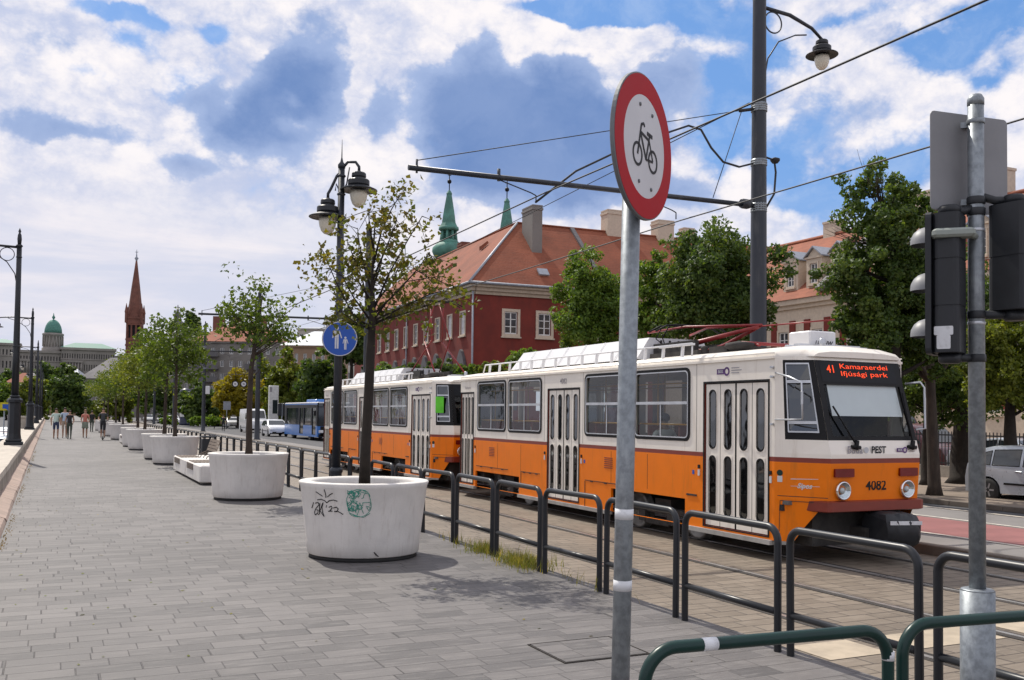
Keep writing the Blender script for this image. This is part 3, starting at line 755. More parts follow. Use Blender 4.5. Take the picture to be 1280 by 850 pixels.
# two green hoops across the end of the promenade
def green_hoop(pa, pb, h, label, bands):
    a = onz(*pa, h); b_ = onz(*pb, h); d = (b_-a); L = d.length; c = (a+b_)/2
    t = empty('barrier_hoop', (c.x, c.y, 0), label, 'barrier hoop', 'green hoops at the promenade end', math.atan2(d.y, d.x))
    m = MB(); path = hoop_path(L/2, h, .13, 'x', 8); m.tube([(-L/2, 0, -.05)]+path+[(L/2, 0, -.05)], .0245, 14); m.build('hoop_frame', 'green_paint', t)
    for x0, x1, z0, z1 in bands:
        q = MB(); q.tube([(-L/2+x0*L, 0, h*z0), (-L/2+x1*L, 0, h*z1)], .0253, 14); q.build('reflective_band', 'tape', t)
green_hoop((806, 812), (1110, 786), .9, 'dark green hoop barrier beside the cycle ban sign post', [(.215, .27, 1, 1), (1, 1, .86, .90)])
green_hoop((1128, 781), (1440, 758), .9, 'dark green hoop barrier passing before the traffic light pole', [(.75, .79, 1, 1)])

# ------------------------------------------------------------------ no cycling sign
def nobike():
    top = atd(791.5, 150, 4.02); bot = atd(771, 1045, 4.02); ax = (top-bot).normalized()
    t = empty('cycle_ban_sign', (bot.x, bot.y, 0), 'round red bordered no cycling sign on a grey galvanised post', 'road sign')
    o = Vector(t.location); b0 = bot-o-ax*.05; b1 = top-o
    m = MB(); m.tube([b0, b1], .0385, 20); m.lathe([(.0385, 0), (.03, .012), (.005, .016)], b1, 20, axis=ax); m.build('post', 'galv', t)
    for py in (731, 642):
        p = atd(780, py, 4.02)-o; s = (p-b0).dot(ax); q = b0+ax*s
        r = MB(); r.tube([q-ax*.022, q+ax*.022], .0392, 20); r.build('reflective_band', 'tape', t)
    az = R(146); n = Vector((math.sin(az), math.cos(az), .0)); u = Vector((n.y*-1, n.x, 0)); u = Vector((0, 0, 1)).cross(n).normalized(); v = n.cross(u)
    c = atd(803.5, 184, 3.98)-o; Rr = .302
    d = MB(); d.lathe([(Rr-.004, -.012), (Rr, -.008), (Rr, .006), (Rr-.004, .008)], c, 64, axis=n, smooth=False); dk = d.build('sign_disc', 'galv_dull', t)
    m = MB(); m.ringplate(circ(Rr-.006, 64), circ(.212, 64), c+n*.0082, u, v, n*.0012); m.build('red_border', 'signred', t)
    m = MB(); m.face([c+n*.0088+u*a+v*b for a, b in circ(.2122, 64)]); m.build('sign_face', 'signwhite', t)
    P = lambda a, b: c+n*.0098+u*a+v*b
    k = MB()
    for cx, r in ((-.075, .05), (.085, .05)):
        k.ringplate(circ(r, 36, (cx, -.045)), circ(r-.0115, 36, (cx, -.045)), c+n*.009, u, v, n*.0016)
    def bar(a, b, w):
        a, b = Vector(a), Vector(b); e = (b-a).normalized(); f = Vector((-e.y, e.x))*w/2
        k.prism([a-f, b-f, b+f, a+f], c+n*.009, u, v, n*.0016)
    A, B, Cc, Dd, E = (-.075, -.045), (-.048, .055), (.012, -.05), (.045, .042), (.085, -.045)
    for a, b, w in ((A, (-.038, .085), .012), ((-.046, .05), Cc, .013), ((-.046, .052), (.043, .036), .012), (Cc, (.05, .06), .012), (Cc, E, .010), ((.044, .036), E, .010), ((.022, .062), (.078, .058), .016), ((-.038, .085), (-.012, .094), .012), ((-.012, .094), (-.004, .082), .010)): bar(a, b, w)
    k.build('bicycle_symbol', 'black', t)
    for a, b in ((-.052, .165), (.075, .15), (-.06, -.155), (.068, -.165)):
        m = MB(); m.lathe([(.0085, 0), (.0075, .004), (.003, .006)], c+n*.009+u*a+v*b, 12, axis=n); m.build('rivet', 'galv_dull', t)
    for s in (.14, -.14):
        m = MB(); q = b0+ax*((c+v*s-b0).dot(ax)); m.lathe([(.0415, -.018), (.043, -.015), (.043, .015), (.0415, .018)], q, 20, axis=ax); m.obox(c+v*s-u*.05-n*.05, u*.1, v*.03, n*.04); m.build('clamp', 'galv_dull', t)
nobike()

# ------------------------------------------------------------------ twin lantern lamp post with footpath sign
def twin_lamp():
    base = Vector((4.72, 17.75, 0)); t = empty('twin_lantern_lamp', base, 'slim dark lamp post with two bell lanterns and blue footpath sign', 'street lamp')
    m = MB(); m.lathe([(.17, 0), (.17, .03), (.115, .06), (.105, .62), (.125, .66), (.125, .7), (.085, .74)], (0, 0, 0), 20); m.build('pole_base', 'mast', t)
    m = MB(); m.tube([(0, 0, .7), (0, 0, 3.4), (.0, 0, 6.45)], [.082, .074, .06], 16); m.lathe([(.07, 6.4), (.075, 6.46), (.03, 6.52), (.012, 6.6), (.004, 6.95)], (0, 0, 0), 12)
    for z in (5.9, 6.25): m.lathe([(.062, z-.03), (.085, z), (.062, z+.03)], (0, 0, 0), 14)
    m.build('pole', 'mast', t)
    R3 = Vector((CR.x, CR.y, 0)).normalized()
    for s, zt, L in ((-1, 5.84, .25), (1, 6.36, .33)):
        d = Vector((.75*s, -.66*s if s > 0 else .35, 0)).normalized() if False else R3*s
        a = MB(); tip = d*L+Vector((0, 0, zt))
        a.tube([(0, 0, 6.38 if s > 0 else 6.35), d*L*.35+Vector((0, 0, 6.52 if s > 0 else 6.25)), d*L*.8+Vector((0, 0, zt+.16)), tip+Vector((0, 0, .07)), tip], .028, 8)
        a.tube([(0, 0, 5.9), d*.1+Vector((0, 0, 6.1)), d*L*.45+Vector((0, 0, zt+.13 if s < 0 else 6.42))], .014, 6)
        a.build('arm', 'mast', t); bell(t, tip, .92)
    n = Vector((-.33, -.94, 0)).normalized(); u = Vector((0, 0, 1)).cross(n); v = Vector((0, 0, 1))
    cz = zof(426, 424, base.x, base.y); c = n*.1+Vector((0, 0, cz))+u*.03
    d = MB(); d.lathe([(.325, -.012), (.33, -.008), (.33, .004), (.326, .006)], c, 48, axis=n, smooth=False); sg = d.build('round_sign', 'galv_dull', t)
    m = MB(); m.face([c+n*.0072+u*a+v*b for a, b in circ(.322, 48)]); m.build('sign_face', 'signblue', sg)
    m = MB(); m.ringplate(circ(.322, 48), circ(.31, 48), c+n*.0075, u, v, n*.001); m.build('sign_rim', 'signwhite', sg)
    k = MB(); q = lambda poly: k.prism(poly, c+n*.008, u, v, n*.0015)
    def fig(x, y, s):
        q(circ(.036*s, 16, (x, y+.165*s)))
        q([(x+a*s, y+b*s) for a, b in ((-.055, .115), (.055, .115), (.062, .09), (.036, .08), (.036, -.01), (-.036, -.01), (-.036, .08), (-.062, .09))])
        q([(x+a*s, y+b*s) for a, b in ((-.062, .10), (-.04, .09), (-.066, -.025), (-.085, -.02))]); q([(x+a*s, y+b*s) for a, b in ((.04, .09), (.062, .10), (.098, -.02), (.08, -.025))])
        q([(x+a*s, y+b*s) for a, b in ((-.036, -.012), (-.003, -.012), (-.006, -.22), (-.034, -.22))]); q([(x+a*s, y+b*s) for a, b in ((.003, -.012), (.036, -.012), (.034, -.22), (.006, -.22))])
    fig(-.055, .035, 1.0); fig(.105, -.075, .58)
    k.build('pedestrian_symbol', 'signwhite', sg)
twin_lamp()

# ------------------------------------------------------------------ traffic light pole on the right
def signal_pole():
    b = Vector((4.24, 3.43, 0)); t = empty('traffic_light_pole', b, 'galvanised traffic light pole with two black signal heads and sign backs', 'traffic light')
    fwd = Vector((b.x, b.y, 0)).normalized(); rt = Vector((fwd.y, -fwd.x, 0)); D = b.x*CF.x+b.y*CF.y
    Z = lambda py: zof(1219, py, b.x, b.y)
    m = MB(); m.tube([(0, 0, -.05), (0, 0, Z(738)), ], .083, 24); m.lathe([(.083, Z(738)), (.076, Z(736)), (.041, Z(735))], (0, 0, 0), 24); m.box((-.05*rt.x, -.05*rt.y, .45), (.005, .005, .01)); m.build('base_sleeve', 'galv', t)
    m = MB(); m.tube([(0, 0, Z(740)), (0, 0, Z(300)), (0, 0, Z(128))], [.0405, .0395, .039], 20); m.lathe([(.041, Z(132)), (.041, Z(124)), (.03, Z(119)), (.005, Z(117))], (0, 0, 0), 20); m.build('pole', 'galv', t)
    P = lambda px, py, back=0: atd(px, py, D+back)-b
    # sign back
    n_in = (fwd*.72+rt*-.69).normalized(); u = Vector((0, 0, 1)).cross(-n_in).normalized()
    if u.dot(rt) < 0: u = -u
    z0, z1 = Z(262), Z(138); zc = (z0+z1)/2; c = fwd*.075+rt*-.03+Vector((0, 0, zc))
    w = .50
    m = MB(); poly = rrect(w, z1-z0, .025); m.prism(poly, c, u, Vector((0, 0, 1)), u.cross(Vector((0, 0, 1)))*-.004 if u.cross(Vector((0, 0, 1))).dot(fwd) < 0 else u.cross(Vector((0, 0, 1)))*.004); m.build('sign_panel_back', 'signback', t)
    for zz in (z1-.06, z0+.05):
        m = MB(); m.lathe([(.0425, -.012), (.044, -.01), (.044, .01), (.0425, .012)], (0, 0, zz), 18); m.box((fwd.x*.05-rt.x*.05, fwd.y*.05-rt.y*.05, zz), (.14, .03, .03), rz=math.atan2(rt.y, rt.x)); m.build('clamp', 'galv', t)
    def head(px0, px1, py0, py1, face, depth, label_parts, nsec, vis):
        z0, z1 = Z(py1), Z(py0); cx = (px0+px1)/2
        c = P(cx, (py0+py1)/2); c.z = (z0+z1)/2
        f = face.normalized(); s = Vector((-f.y, f.x, 0)); ang = math.atan2(f.y, f.x)
        m = MB(); H = z1-z0; wd = .2
        prof = rrect(depth, wd, .03, 3)
        hd = MB()
        for k in range(nsec):
            h0 = z0+H*k/nsec+.004; h1 = z0+H*(k+1)/nsec-.004
            hd.prism([(a, b_) for a, b_ in prof], (c.x, c.y, h0), f, s, (0, 0, h1-h0))
        hd.prism([(a*.96, b_*.96) for a, b_ in prof], (c.x, c.y, z0+.002), f, s, (0, 0, H-.004))
        o = hd.build('signal_head', 'black_plastic', t)
        fr = MB(); fr.prism(rrect(wd+.03, H+.01, .03, 3), c+f*(depth/2+.001), s, Vector((0, 0, 1)), f*.028); fr.build('front_frame', 'grey_plastic' if False else 'black_plastic', o)
        for k in range(nsec):
            zc = z0+H*(k+.5)/nsec; rows = []
            for q, r in ((0, .09), (.025, .089), (.05, .082), (.072, .066), (.086, .044), (.092, .012)):
                rows.append([c+f*(depth/2+.03+q)+s*(r*math.cos(R(a)))+Vector((0, 0, zc-c.z-.03+1.05*r*math.sin(R(a)))) for a in np.linspace(0, 180, 16)])
            v = MB(); v.grid(rows, 0, True)
            v.build('visor', vis, o)
            l = MB(); l.lathe([(.09, .028), (.06, .04), (.01, .045)], c+f*(depth/2)+Vector((0, 0, zc-c.z)), 16, axis=f); l.build('lens', 'glass_dark', o)
        cap = MB(); cap.lathe([(.055, z1), (.055, z1+.035), (.045, z1+.045)], (c.x, c.y, 0), 16); cap.build('end_cap', 'black_plastic', o); cap = MB(); cap.lathe([(.045, z0-.05), (.055, z0-.04), (.055, z0)], (c.x, c.y, 0), 16); cap.build('end_cap', 'black_plastic', o)
        for zz in (z1+.02, z0-.02):
            a = MB(); e = Vector((c.x, c.y, zz)); a.tube([e, e.lerp(Vector((0, 0, zz)), .5)+Vector((0, 0, .0)), Vector((0, 0, zz+(.03 if zz > c.z else -.0)))-fwd*0], .022, 8); a.lathe([(.0425, -.02), (.045, -.016), (.045, .016), (.0425, .02)], (0, 0, zz), 16); a.build('bracket', 'black_plastic', o)
        return o, c, f, s
    lf = (-rt*.99+fwd*.16)
    o, c, f, s = head(1169, 1205, 270, 443, lf, .13, None, 3, 'visor_grey')
    # worn stickers on the side of the head that faces the camera
    sd = s if s.dot(fwd) < 0 else -s
    for dx, pz, w, h in ((.0, 411, .09, .045), (-.012, 425, .065, .07), (.07, 447, .0, 0)):
        if w: m = MB(); m.prism(rrect(w, h, .006, 2), c+sd*.1005+f*(.01-dx*0)+Vector((0, 0, Z(pz)-c.z-.02)), f, Vector((0, 0, 1)), sd*.001); m.build('torn_sticker', 'tape', o)
    head(1244, 1292, 256, 389, (fwd*.8-rt*.1+rt*.6), .16, None, 2, 'black_plastic')
    m = MB(); q = P(1191, 297, -.07); m.box((q.x, q.y, Z(297)), (.2, .1, .045), rz=math.atan2(rt.y, rt.x)+.15, bev=.012); m.tube([q+Vector((rt.x*.08, rt.y*.08, Z(297)-q.z)), Vector((0, 0, Z(297)))], .018, 8); m.build('detector_box', 'palegreen', t)
    m = MB()
    for py in (404, 288): m.lathe([(.0415, -.008), (.043, -.006), (.043, .006), (.0415, .008)], (0, 0, Z(py)), 16)
    m.build('pole_band', 'alu', t)
signal_pole()

# inspection cover set into the paving near the sign post
p = onz(735, 812, 0); t = empty('inspection_cover', (p.x, p.y, .002), 'square inspection cover set in the paving left of the cycle ban sign post', 'inspection cover')
m = MB(); m.ringplate([(-.36, -.3), (.36, -.3), (.36, .3), (-.36, .3)], [(-.352, -.292), (.352, -.292), (.352, .292), (-.352, .292)], (0, 0, 0), (1, 0, 0), (0, 1, 0), (0, 0, .006)); m.build('cover_frame', 'groove', t)
m = MB(); m.box((0, 0, .003), (.68, .56, .006)); m.build('cover_plate', 'pavers', t)

# ================================================================== TRAM
TX = 10.815
def tram_car():
    t = empty('tram_car', (TX, 10.45, TZ), 'front tram car, orange and cream, with destination display and coupler cover', 'tram', 'orange and cream tram cars')
    Wd = 1.275; y0, y1 = .72, 13.0; L = 13.72; ZB, ZT = .31, 3.02
    up = Vector((0, 0, 1))
    doors = [(.86, 2.42), (6.62, 7.98), (12.12, 12.95)]
    wins = [(2.86, 4.50), (4.70, 6.34), (8.33, 9.99), (10.19, 11.83)]
    WZ = (1.75, 2.90)
    arch = [(2.95, 5.35, ZB, .74), (9.4, 11.95, ZB, .70)]
    zs = [ZB, .53, 1.47, 1.54, ZT]
    mf = lambda u, v: 0 if v < 1.47 else 1 if v < 1.54 else 2
    opens = [(a, b, WZ[0], WZ[1]) for a, b in wins]+[(a, b, .36, 2.66) for a, b in doors]+arch
    b = MB()
    b.panel(lambda u, v: Vector((-Wd, u, v)), [y0, y1], zs, opens, (.05, 0, 0), mf)
    b.panel(lambda u, v: Vector((Wd, u, v)), [y0, y1], zs, [(a, b_, WZ[0], WZ[1]) for a, b_ in wins+[(.9, 2.4), (6.6, 8.0)]]+arch, (-.05, 0, 0), mf)
    # front: taper sides, flat nose; the profile leans back above the belt and below the bumper
    def yf(z): return .26-(z-.31)*.26/.6 if z < .91 else .05-(z-.91)*.05/.56 if z < 1.47 else 0 if z < 1.6 else (z-1.6)*.40/1.42
    def xb(z): return .87 if z < 1.78 else .87-(z-1.78)*.03
    def side(s, u, v): # u 0 at the body, 1 at the nose corner
        return Vector((s*(Wd+(xb(v)-Wd)*u), y0+(yf(v)-y0)*u, v))
    nz = [.93, 1.2, 1.47, 1.54, 1.6, 1.8, 2.2, 2.6, 2.97, ZT]
    CW = (.2, 1.0, 1.8, 2.97)
    inw = Vector((.03, .03, 0))
    for s in (-1, 1):
        b.panel(lambda u, v: side(s, u, v), [0, .5, 1], nz, [CW], (-s*.02, .03, 0), mf)
        # apron under the bumper line
        q = lambda u, v: side(s, u, v)
        b.face([q(0, ZB), q(.45, ZB), q(.6, .5), q(.98, .93), q(0, .93)], 0)
        for (ua, va), (ub, vb) in (((.06, .97), (.99, .97)), ((.1, .9), (.9, .9)), ((.1, .34), (.1, .9))):
            A_, B_ = q(ua, va), q(ub, vb); off = Vector((s*.003, -.002, 0)); w_ = Vector((0, 0, .009)) if va == vb else (q(ua+.012, va)-A_)
            b.face([A_+off, B_+off, B_+w_+off, A_+w_+off], 3)
    b.panel(lambda u, v: Vector((u*xb(v), yf(v), v)), [-1, 1], [.93, 1.2, 1.47, 1.54, 1.6, 1.8], [], (0, .03, 0), mf)
    b.panel(lambda u, v: Vector((u*xb(v), yf(v), v)), [-1, 1], [2.97, ZT], [], (0, .03, 0), mf)
    # rear end, plain taper
    for s in (-1, 1):
        b.panel(lambda u, v: Vector((s*(Wd-.4*u), y1+.7*u, v)), [0, 1], zs, [(.2, .9, 1.8, 2.9)], (-s*.03, 0, 0), mf)
    b.panel(lambda u, v: Vector((u*.875, y1+.7, v)), [-1, 1], [.5, 1.47, 1.54, ZT], [(-.85, .85, 1.8, 2.9)], (0, -.03, 0), mf)
    # roof shell
    def rr(y, w, k=1.0): return [(-w, y, ZT), (-w*.985, y, ZT+.05*k), (-w*.9, y, ZT+.12*k), (-w*.62, y, ZT+.18*k), (0, y, ZT+.205*k), (w*.62, y, ZT+.18*k), (w*.9, y, ZT+.12*k), (w*.985, y, ZT+.05*k), (w, y, ZT)]
    b.grid([rr(yf(ZT)-.04, xb(ZT)+.02, .45), rr(yf(ZT)+.12, xb(ZT)+.12, .85), rr(y0, Wd), rr(y1, Wd), rr(y1+.5, 1.0, .9), rr(y1+.72, .87, .4)], 2, True)
    b.face([Vector(q) for q in rr(yf(ZT)-.04, xb(ZT)+.02, .45)], 2)
    b.build('body', ['orange', 'maroon', 'cream', 'under'], t)
    # roof gutter and belt moulding
    m = MB()
    for s in (-1, 1):
        m.box((s*(Wd+.012), (y0+y1)/2, ZT-.01), (.03, y1-y0, .035))
        m.box((s*(Wd+.008), (y0+y1)/2, ZT+.055), (.012, y1-y0, .02))
    m.build('roof_gutter', 'cream', t)
    for a, c in ((.77, 2.93), (5.36, 9.39), (11.96, 12.98)): m = MB(); m.box((-Wd-.004, (a+c)/2, .275), (.09, c-a, .07)); m.build('step_sill', 'sill', t)
    m = MB()
    m.obox((-Wd-.01, .72, .26), (.17, -.2, 0), (.02, .02, 0), (0, 0, .05)); m.build('step_sill', 'sill', t)
    # lower access panels: seams as thin raised frames
    m = MB()
    for a, c in ((8.35, 9.3), (4.75, 6.35), (2.62, 2.9), (10.0, 11.9)):
        z = .83; m.box((-Wd-.003, (a+c)/2, z), (.01, c-a, .012)); 
        for k in range(3): m.box((-Wd-.006, a+(c-a)*(k+.5)/3, z-.012), (.016, .1, .02))
    m.box((-Wd-.003, 6.35, .56), (.01, .012, .5)); m.box((-Wd-.003, 9.3, .68), (.01, .012, .3)); 
    for yy in (2.64, 4.6, 6.46, 8.16, 10.09, 11.98): m.box((-Wd-.0005, yy, 2.28), (.004, .006, 1.45))
    for yy in (4.1, 5.35, 9.32, 10.6): m.box((-Wd-.0005, yy, 1.13), (.004, .006, .62))
    m.build('panel_seam', 'under', t)
    m = MB()
    for yc in (5.45, 10.95):
        for k in range(6): m.box((-Wd-.003, yc, 1.12+k*.038), (.01, .3, .014))
    m.build('vent_grille', 'maroon', t)
    # passenger windows
    for s in (-1, 1):
        for a, c in wins:
            w, h = c-a, WZ[1]-WZ[0]; o = Vector((s*(Wd+.001), (a+c)/2, (WZ[0]+WZ[1])/2)); u = Vector((0, -s, 0))
            u = Vector((0, 1, 0)) if s > 0 else Vector((0, -1, 0))
            f = MB(); f.ringplate(rrect(w+.09, h+.09, .12), rrect(w-.02, h-.02, .08), o, u, up, Vector((s*.012, 0, 0)))
            f.build('window_frame', 'rubber', t) if False else None
            wn = f.build('window', 'rubber', t)
            g = MB(); g.ringplate(rrect(w-.01, h-.01, .085), rrect(w-.05, h-.05, .07), o+Vector((s*.004, 0, 0)), u, up, Vector((s*.014, 0, 0))); g.box((o.x+s*.003, o.y, WZ[0]+.60), (.03, w-.03, .05)); 
            if s < 0: g.box((o.x+s*-.012, o.y+.03, WZ[0]+.3), (.012, .03, .6))
            g.build('window_bar', 'alu', wn)
            p = MB(); p.face([(o.x-s*.02, a+.004, WZ[0]+.004), (o.x-s*.02, c-.004, WZ[0]+.004), (o.x-s*.02, c-.004, WZ[1]-.004), (o.x-s*.02, a+.004, WZ[1]-.004)]); p.build('pane', 'glass', wn)
    # folding doors, four leaves each
    for a, c in doors:
        n = 4 if c-a > 1 else 4
        f = MB(); w = c-a
        f.ringplate([(-w/2-.03, -1.17), (w/2+.03, -1.17), (w/2+.03, 1.18), (-w/2-.03, 1.18)], [(-w/2, -1.15), (w/2, -1.15), (w/2, 1.15), (-w/2, 1.15)], (-Wd-.001, (a+c)/2, 1.51), (0, -1, 0), up, (-.008, 0, 0))
        f.box((-Wd+.035, (a+c)/2, 1.51), (.012, w, 2.3))
        d = f.build('door', 'rubber', t)
        for k in range(n):
            lw = w/n; yc = a+lw*(k+.5); g = MB(); ang = .0
            slot = rrect(lw*.46, .92, lw*.225, 6)
            for zc in (2.08, 1.02):
                pass
            g.panel(lambda u, v: Vector((-Wd+.018, u, v)), [yc-lw/2+(.02 if k in (0, 2) else .006), yc+lw/2-(.02 if k in (1, 3) else .006)], [.375, 2.645], [(yc-lw*.23, yc+lw*.23, 1.62, 2.54), (yc-lw*.23, yc+lw*.23, .56, 1.48)], (.02, 0, 0))
            lf = g.build('door_leaf', 'cream', d)
            r = MB()
            for zc in (2.08, 1.02):
                r.ringplate([(x*1.16, y*1.04) for x, y in rrect(lw*.47, .93, .004, 6)], rrect(lw*.45, .92, lw*.22, 6), (-Wd+.0165, yc, zc), (0, -1, 0), up, (-.004, 0, 0), 0)
                r.ringplate(rrect(lw*.49, .96, lw*.24, 6), rrect(lw*.44, .91, lw*.215, 6), (-Wd+.012, yc, zc), (0, -1, 0), up, (-.004, 0, 0), 1)
                r.face([Vector((-Wd+.024, yc-x, zc+y)) for x, y in rrect(lw*.46, .93, lw*.2, 5)], 2)
            r.build('door_glazing', ['cream', 'rubber', 'glass_dark'], d)
    # cab side windows (both sides of the nose) and windscreen
    def patch(s, u0, u1, v0, v1, off):
        q = lambda u, v: side(s, u, v)+Vector((s*-off*.86, off*-.5*-1, 0))
        return [q(u0, v0), q(u1, v0), q(u1, v1), q(u0, v1)]
    for s in (-1, 1):
        f = MB(); f.panel(lambda u, v: side(s, u, v)+Vector((-s*.004, .003, 0)), [.2, .99], [1.8, 2.2, 2.6, 2.969], [(.29, .84, 1.93, 2.03-.0), (.29, .84, 2.07, 2.62), (.29, .84, 2.68, 2.90)], (-s*.02, .02, 0)); cw = f.build('cab_window', 'rubber', t)
        g = MB()
        for z in (2.05, 2.65): g.panel(lambda u, v: side(s, u, v)+Vector((s*.006, -.004, 0)), [.27, .86], [z-.022, z+.022], [], (0, 0, 0))
        for u in (.275, .85): g.panel(lambda uu, v: side(s, uu, v)+Vector((s*.006, -.004, 0)), [u-.013, u+.013], [1.91, 2.2, 2.6, 2.92], [], (0, 0, 0))
        for z in (1.915, 2.915): g.panel(lambda u, v: side(s, u, v)+Vector((s*.007, -.005, 0)), [.27, .86], [z-.012, z+.012], [], (0, 0, 0))
        g.build('window_bar', 'alu', cw)
        p = MB(); p.panel(lambda u, v: side(s, u, v)+Vector((-s*.022, .02, 0)), [.28, .85], [1.92, 2.4, 2.91], [], (0, 0, 0)); p.build('pane', 'glass_dark', cw)
    FP = lambda u, v, o=0.0: Vector((u*xb(v), yf(v)-o*.96, v+o*.27))
    f = MB(); f.panel(lambda u, v: FP(u, v, .003), [-1, 1], [1.8, 2.2, 2.6, 2.97], [(-.88, .9, 1.86, 2.61)], (0, .03, 0)); ws = f.build('windscreen', 'rubber', t)
    p = MB(); p.panel(lambda u, v: FP(u, v, -.018), [-.89, .91], [1.855, 2.2, 2.62], [], (0, 0, 0)); p.build('pane', 'glass_clear', ws)
    bl = MB(); bl.panel(lambda u, v: FP(u, v, -.03), [-.78, .84], [2.16, 2.62], [], (0, 0, 0)); bl.build('sun_blind', 'white_blind', ws)
    # destination display
    U = Vector((1, 0, 0)); V = (FP(0, 2.9)-FP(0, 2.6)).normalized(); N = U.cross(V)
    d = MB(); d.panel(lambda u, v: FP(u, v, .006), [-.9, .86], [2.65, 2.955], [], (0, 0, 0)); dd = d.build('destination_display', 'black', t)
    text('display_number', '41', .17, FP(-.66, 2.835, .010), U, V, 'led', dd, bold=.001)
    text('display_text', 'Kamaraerdei', .11, FP(-.46, 2.885, .010), U, V, 'led', dd, 'LEFT', fit=.95)
    text('display_text', 'Ifjúsági park', .105, FP(-.46, 2.775, .010), U, V, 'led', dd, 'LEFT', fit=.93)
    # lamps, number, logos
    for x in (-.63, .63):
        h = MB(); c = Vector((x, yf(1.1)-.0, 1.08)); h.lathe([(.135, -.005), (.137, .035), (.125, .05), (.112, .045), (.095, .02), (.06, -.005), (.02, -.02), (.003, -.02)], c, 28, axis=(0, -1, 0), caps=(False, True)); hl = h.build('headlight', 'chrome', t)
        h = MB(); h.lathe([(.114, .044), (.09, .056), (.05, .066), (.006, .07)], c, 24, axis=(0, -1, 0), caps=(False, False)); h.build('lens', 'glass_clear', hl)
        h = MB(); h.lathe([(.05, -.03), (.045, .015), (.02, .03), (.002, .032)], c, 14, axis=(0, -1, 0)); h.build('bulb', 'lamp_lens', hl)
        r = MB(); r.prism(rrect(.36, .12, .012), (x-.0, yf(1.34)-.001, 1.335), (1, 0, 0), up, (0, -.035, 0)); r.build('marker_light', 'redlens', t)
    text('fleet_number', '4082', .2, (.02, yf(1.14)-.004, 1.14), (1, 0, 0), up, 'black', t, bold=.004)
    def keylogo(o, u, v, s, par):
        o, u, v = Vector(o), Vector(u).normalized(), Vector(v).normalized(); n = u.cross(v)*.002
        m = MB(); m.prism([(-.19*s, -.045*s), (.03*s, -.045*s), (.03*s, .045*s), (-.19*s, .045*s)], o, u, v, n); m.ringplate(circ(.075*s, 20, (.075*s, 0)), circ(.042*s, 20, (.075*s, 0)), o, u, v, n); q = m.build('operator_logo', 'purple', par)
        text('logo_text', 'BKK', .075*s, o-u*.085*s+n*1.3, u, v, 'signwhite', q, bold=.001)
        for k, ww in enumerate((.2, .26, .2)):
            m = MB(); m.prism([(.2*s, (.045-.04*k)*s), (.2*s+ww*s, (.045-.04*k)*s), (.2*s+ww*s, (.06-.04*k)*s), (.2*s, (.06-.04*k)*s)], o, u, v, n); m.build('logo_line', 'greyprint', q)
    keylogo((.52, -.003, 1.66), (1, 0, 0), up, .62, t)
    text('city_logo', 'Buda', .15, (-.42, -.003, 1.66), (1, 0, 0), up, 'greyprint', t, bold=.003)
    m = MB(); m.prism(circ(.045, 14), (-.2, -.003, 1.66), (1, 0, 0), up, (0, -.002, 0)); m.build('city_emblem', 'alu', t)
    text('city_logo', 'PEST', .14, (.04, -.003, 1.66), (1, 0, 0), up, 'black', t, bold=.004)
    su = (0, -1, 0)
    keylogo((-Wd-.002, 1.92, 2.84), su, up, .95, t)
    text('fleet_number', '4082', .155, (-Wd-.003, 7.3, 2.83), su, up, 'greyprint', t, bold=.002)
    text('city_logo', 'Budapest', .1, (-Wd-.003, 12.5, 2.8), su, up, 'greyprint', t)
    for yy in (2.56, 6.5, 8.12, 11.98, .8):
        m = MB(); m.prism(rrect(.05, .1, .01), (-Wd-.001, yy, 1.2), su, up, (-.012, 0, 0), 0); m.prism(rrect(.05, .06, .01), (-Wd-.001, yy, 1.3), su, up, (-.014, 0, 0), 1); m.build('door_button', ['signwhite', 'black'], t)
    for yy in (2.72, 6.38): m = MB(); m.prism(rrect(.055, .07, .008), (-Wd-.001, yy, 1.2), su, up, (-.003, 0, 0)); m.build('pictogram_sticker', 'signblue', t)
    # white script and stickers on the cab side
    o = side(-1, .55, 1.2); uu = (side(-1, 1, 1.2)-side(-1, 0, 1.2)).normalized(); nn = uu.cross(up)
    text('anniversary_logo', 'Sipos', .1, o+nn*.002+Vector((0, 0, -.07)), uu, up, 'signwhite', t, shear=.3, bold=.003)
    m = MB(); m.prism([(-.2, 0), (.2, .015), (.2, .022), (-.2, .012)], o+nn*.002+Vector((0, 0, .02)), uu, up, nn*.001); m.prism([(-.2, -.08), (.22, -.07), (.22, -.064), (-.2, -.074)], o+nn*.002, uu, up, nn*.001); m.build('anniversary_line', 'signwhite', t)
    o = side(-1, .1, 1.25)
    m = MB(); m.prism(circ(.045, 14, (0, .06)), o, uu, up, nn*.006, 0); m.prism(rrect(.075, .09, .01), o-up*.03, uu, up, nn*.004, 1); m.build('warning_sticker', ['green_paint', 'signwhite'], t)
    # bumper, dark under-nose, coupler cover
    m = MB(); rows = []
    for z, o in ((.77, .02), (.785, .07), (.92, .07), (.935, .0)):
        yy = yf(.93)-o; rows.append([(-1.02-o*.3, .28+.12, z), (-.9-o*.5, yy+.02, z), (-.87, yy, z), (.87, yy, z), (.9+o*.5, yy+.02, z), (1.02+o*.3, .4, z)])
    m.grid(rows, 0, False); m.build('bumper', 'maroon', t)
    m = MB(); m.box((0, .62, .5), (1.75, .5, .5)); m.box((0, .33, .42), (.3, .5, .2)); m.build('under_nose', 'under', t)
    m = MB(); rows = []
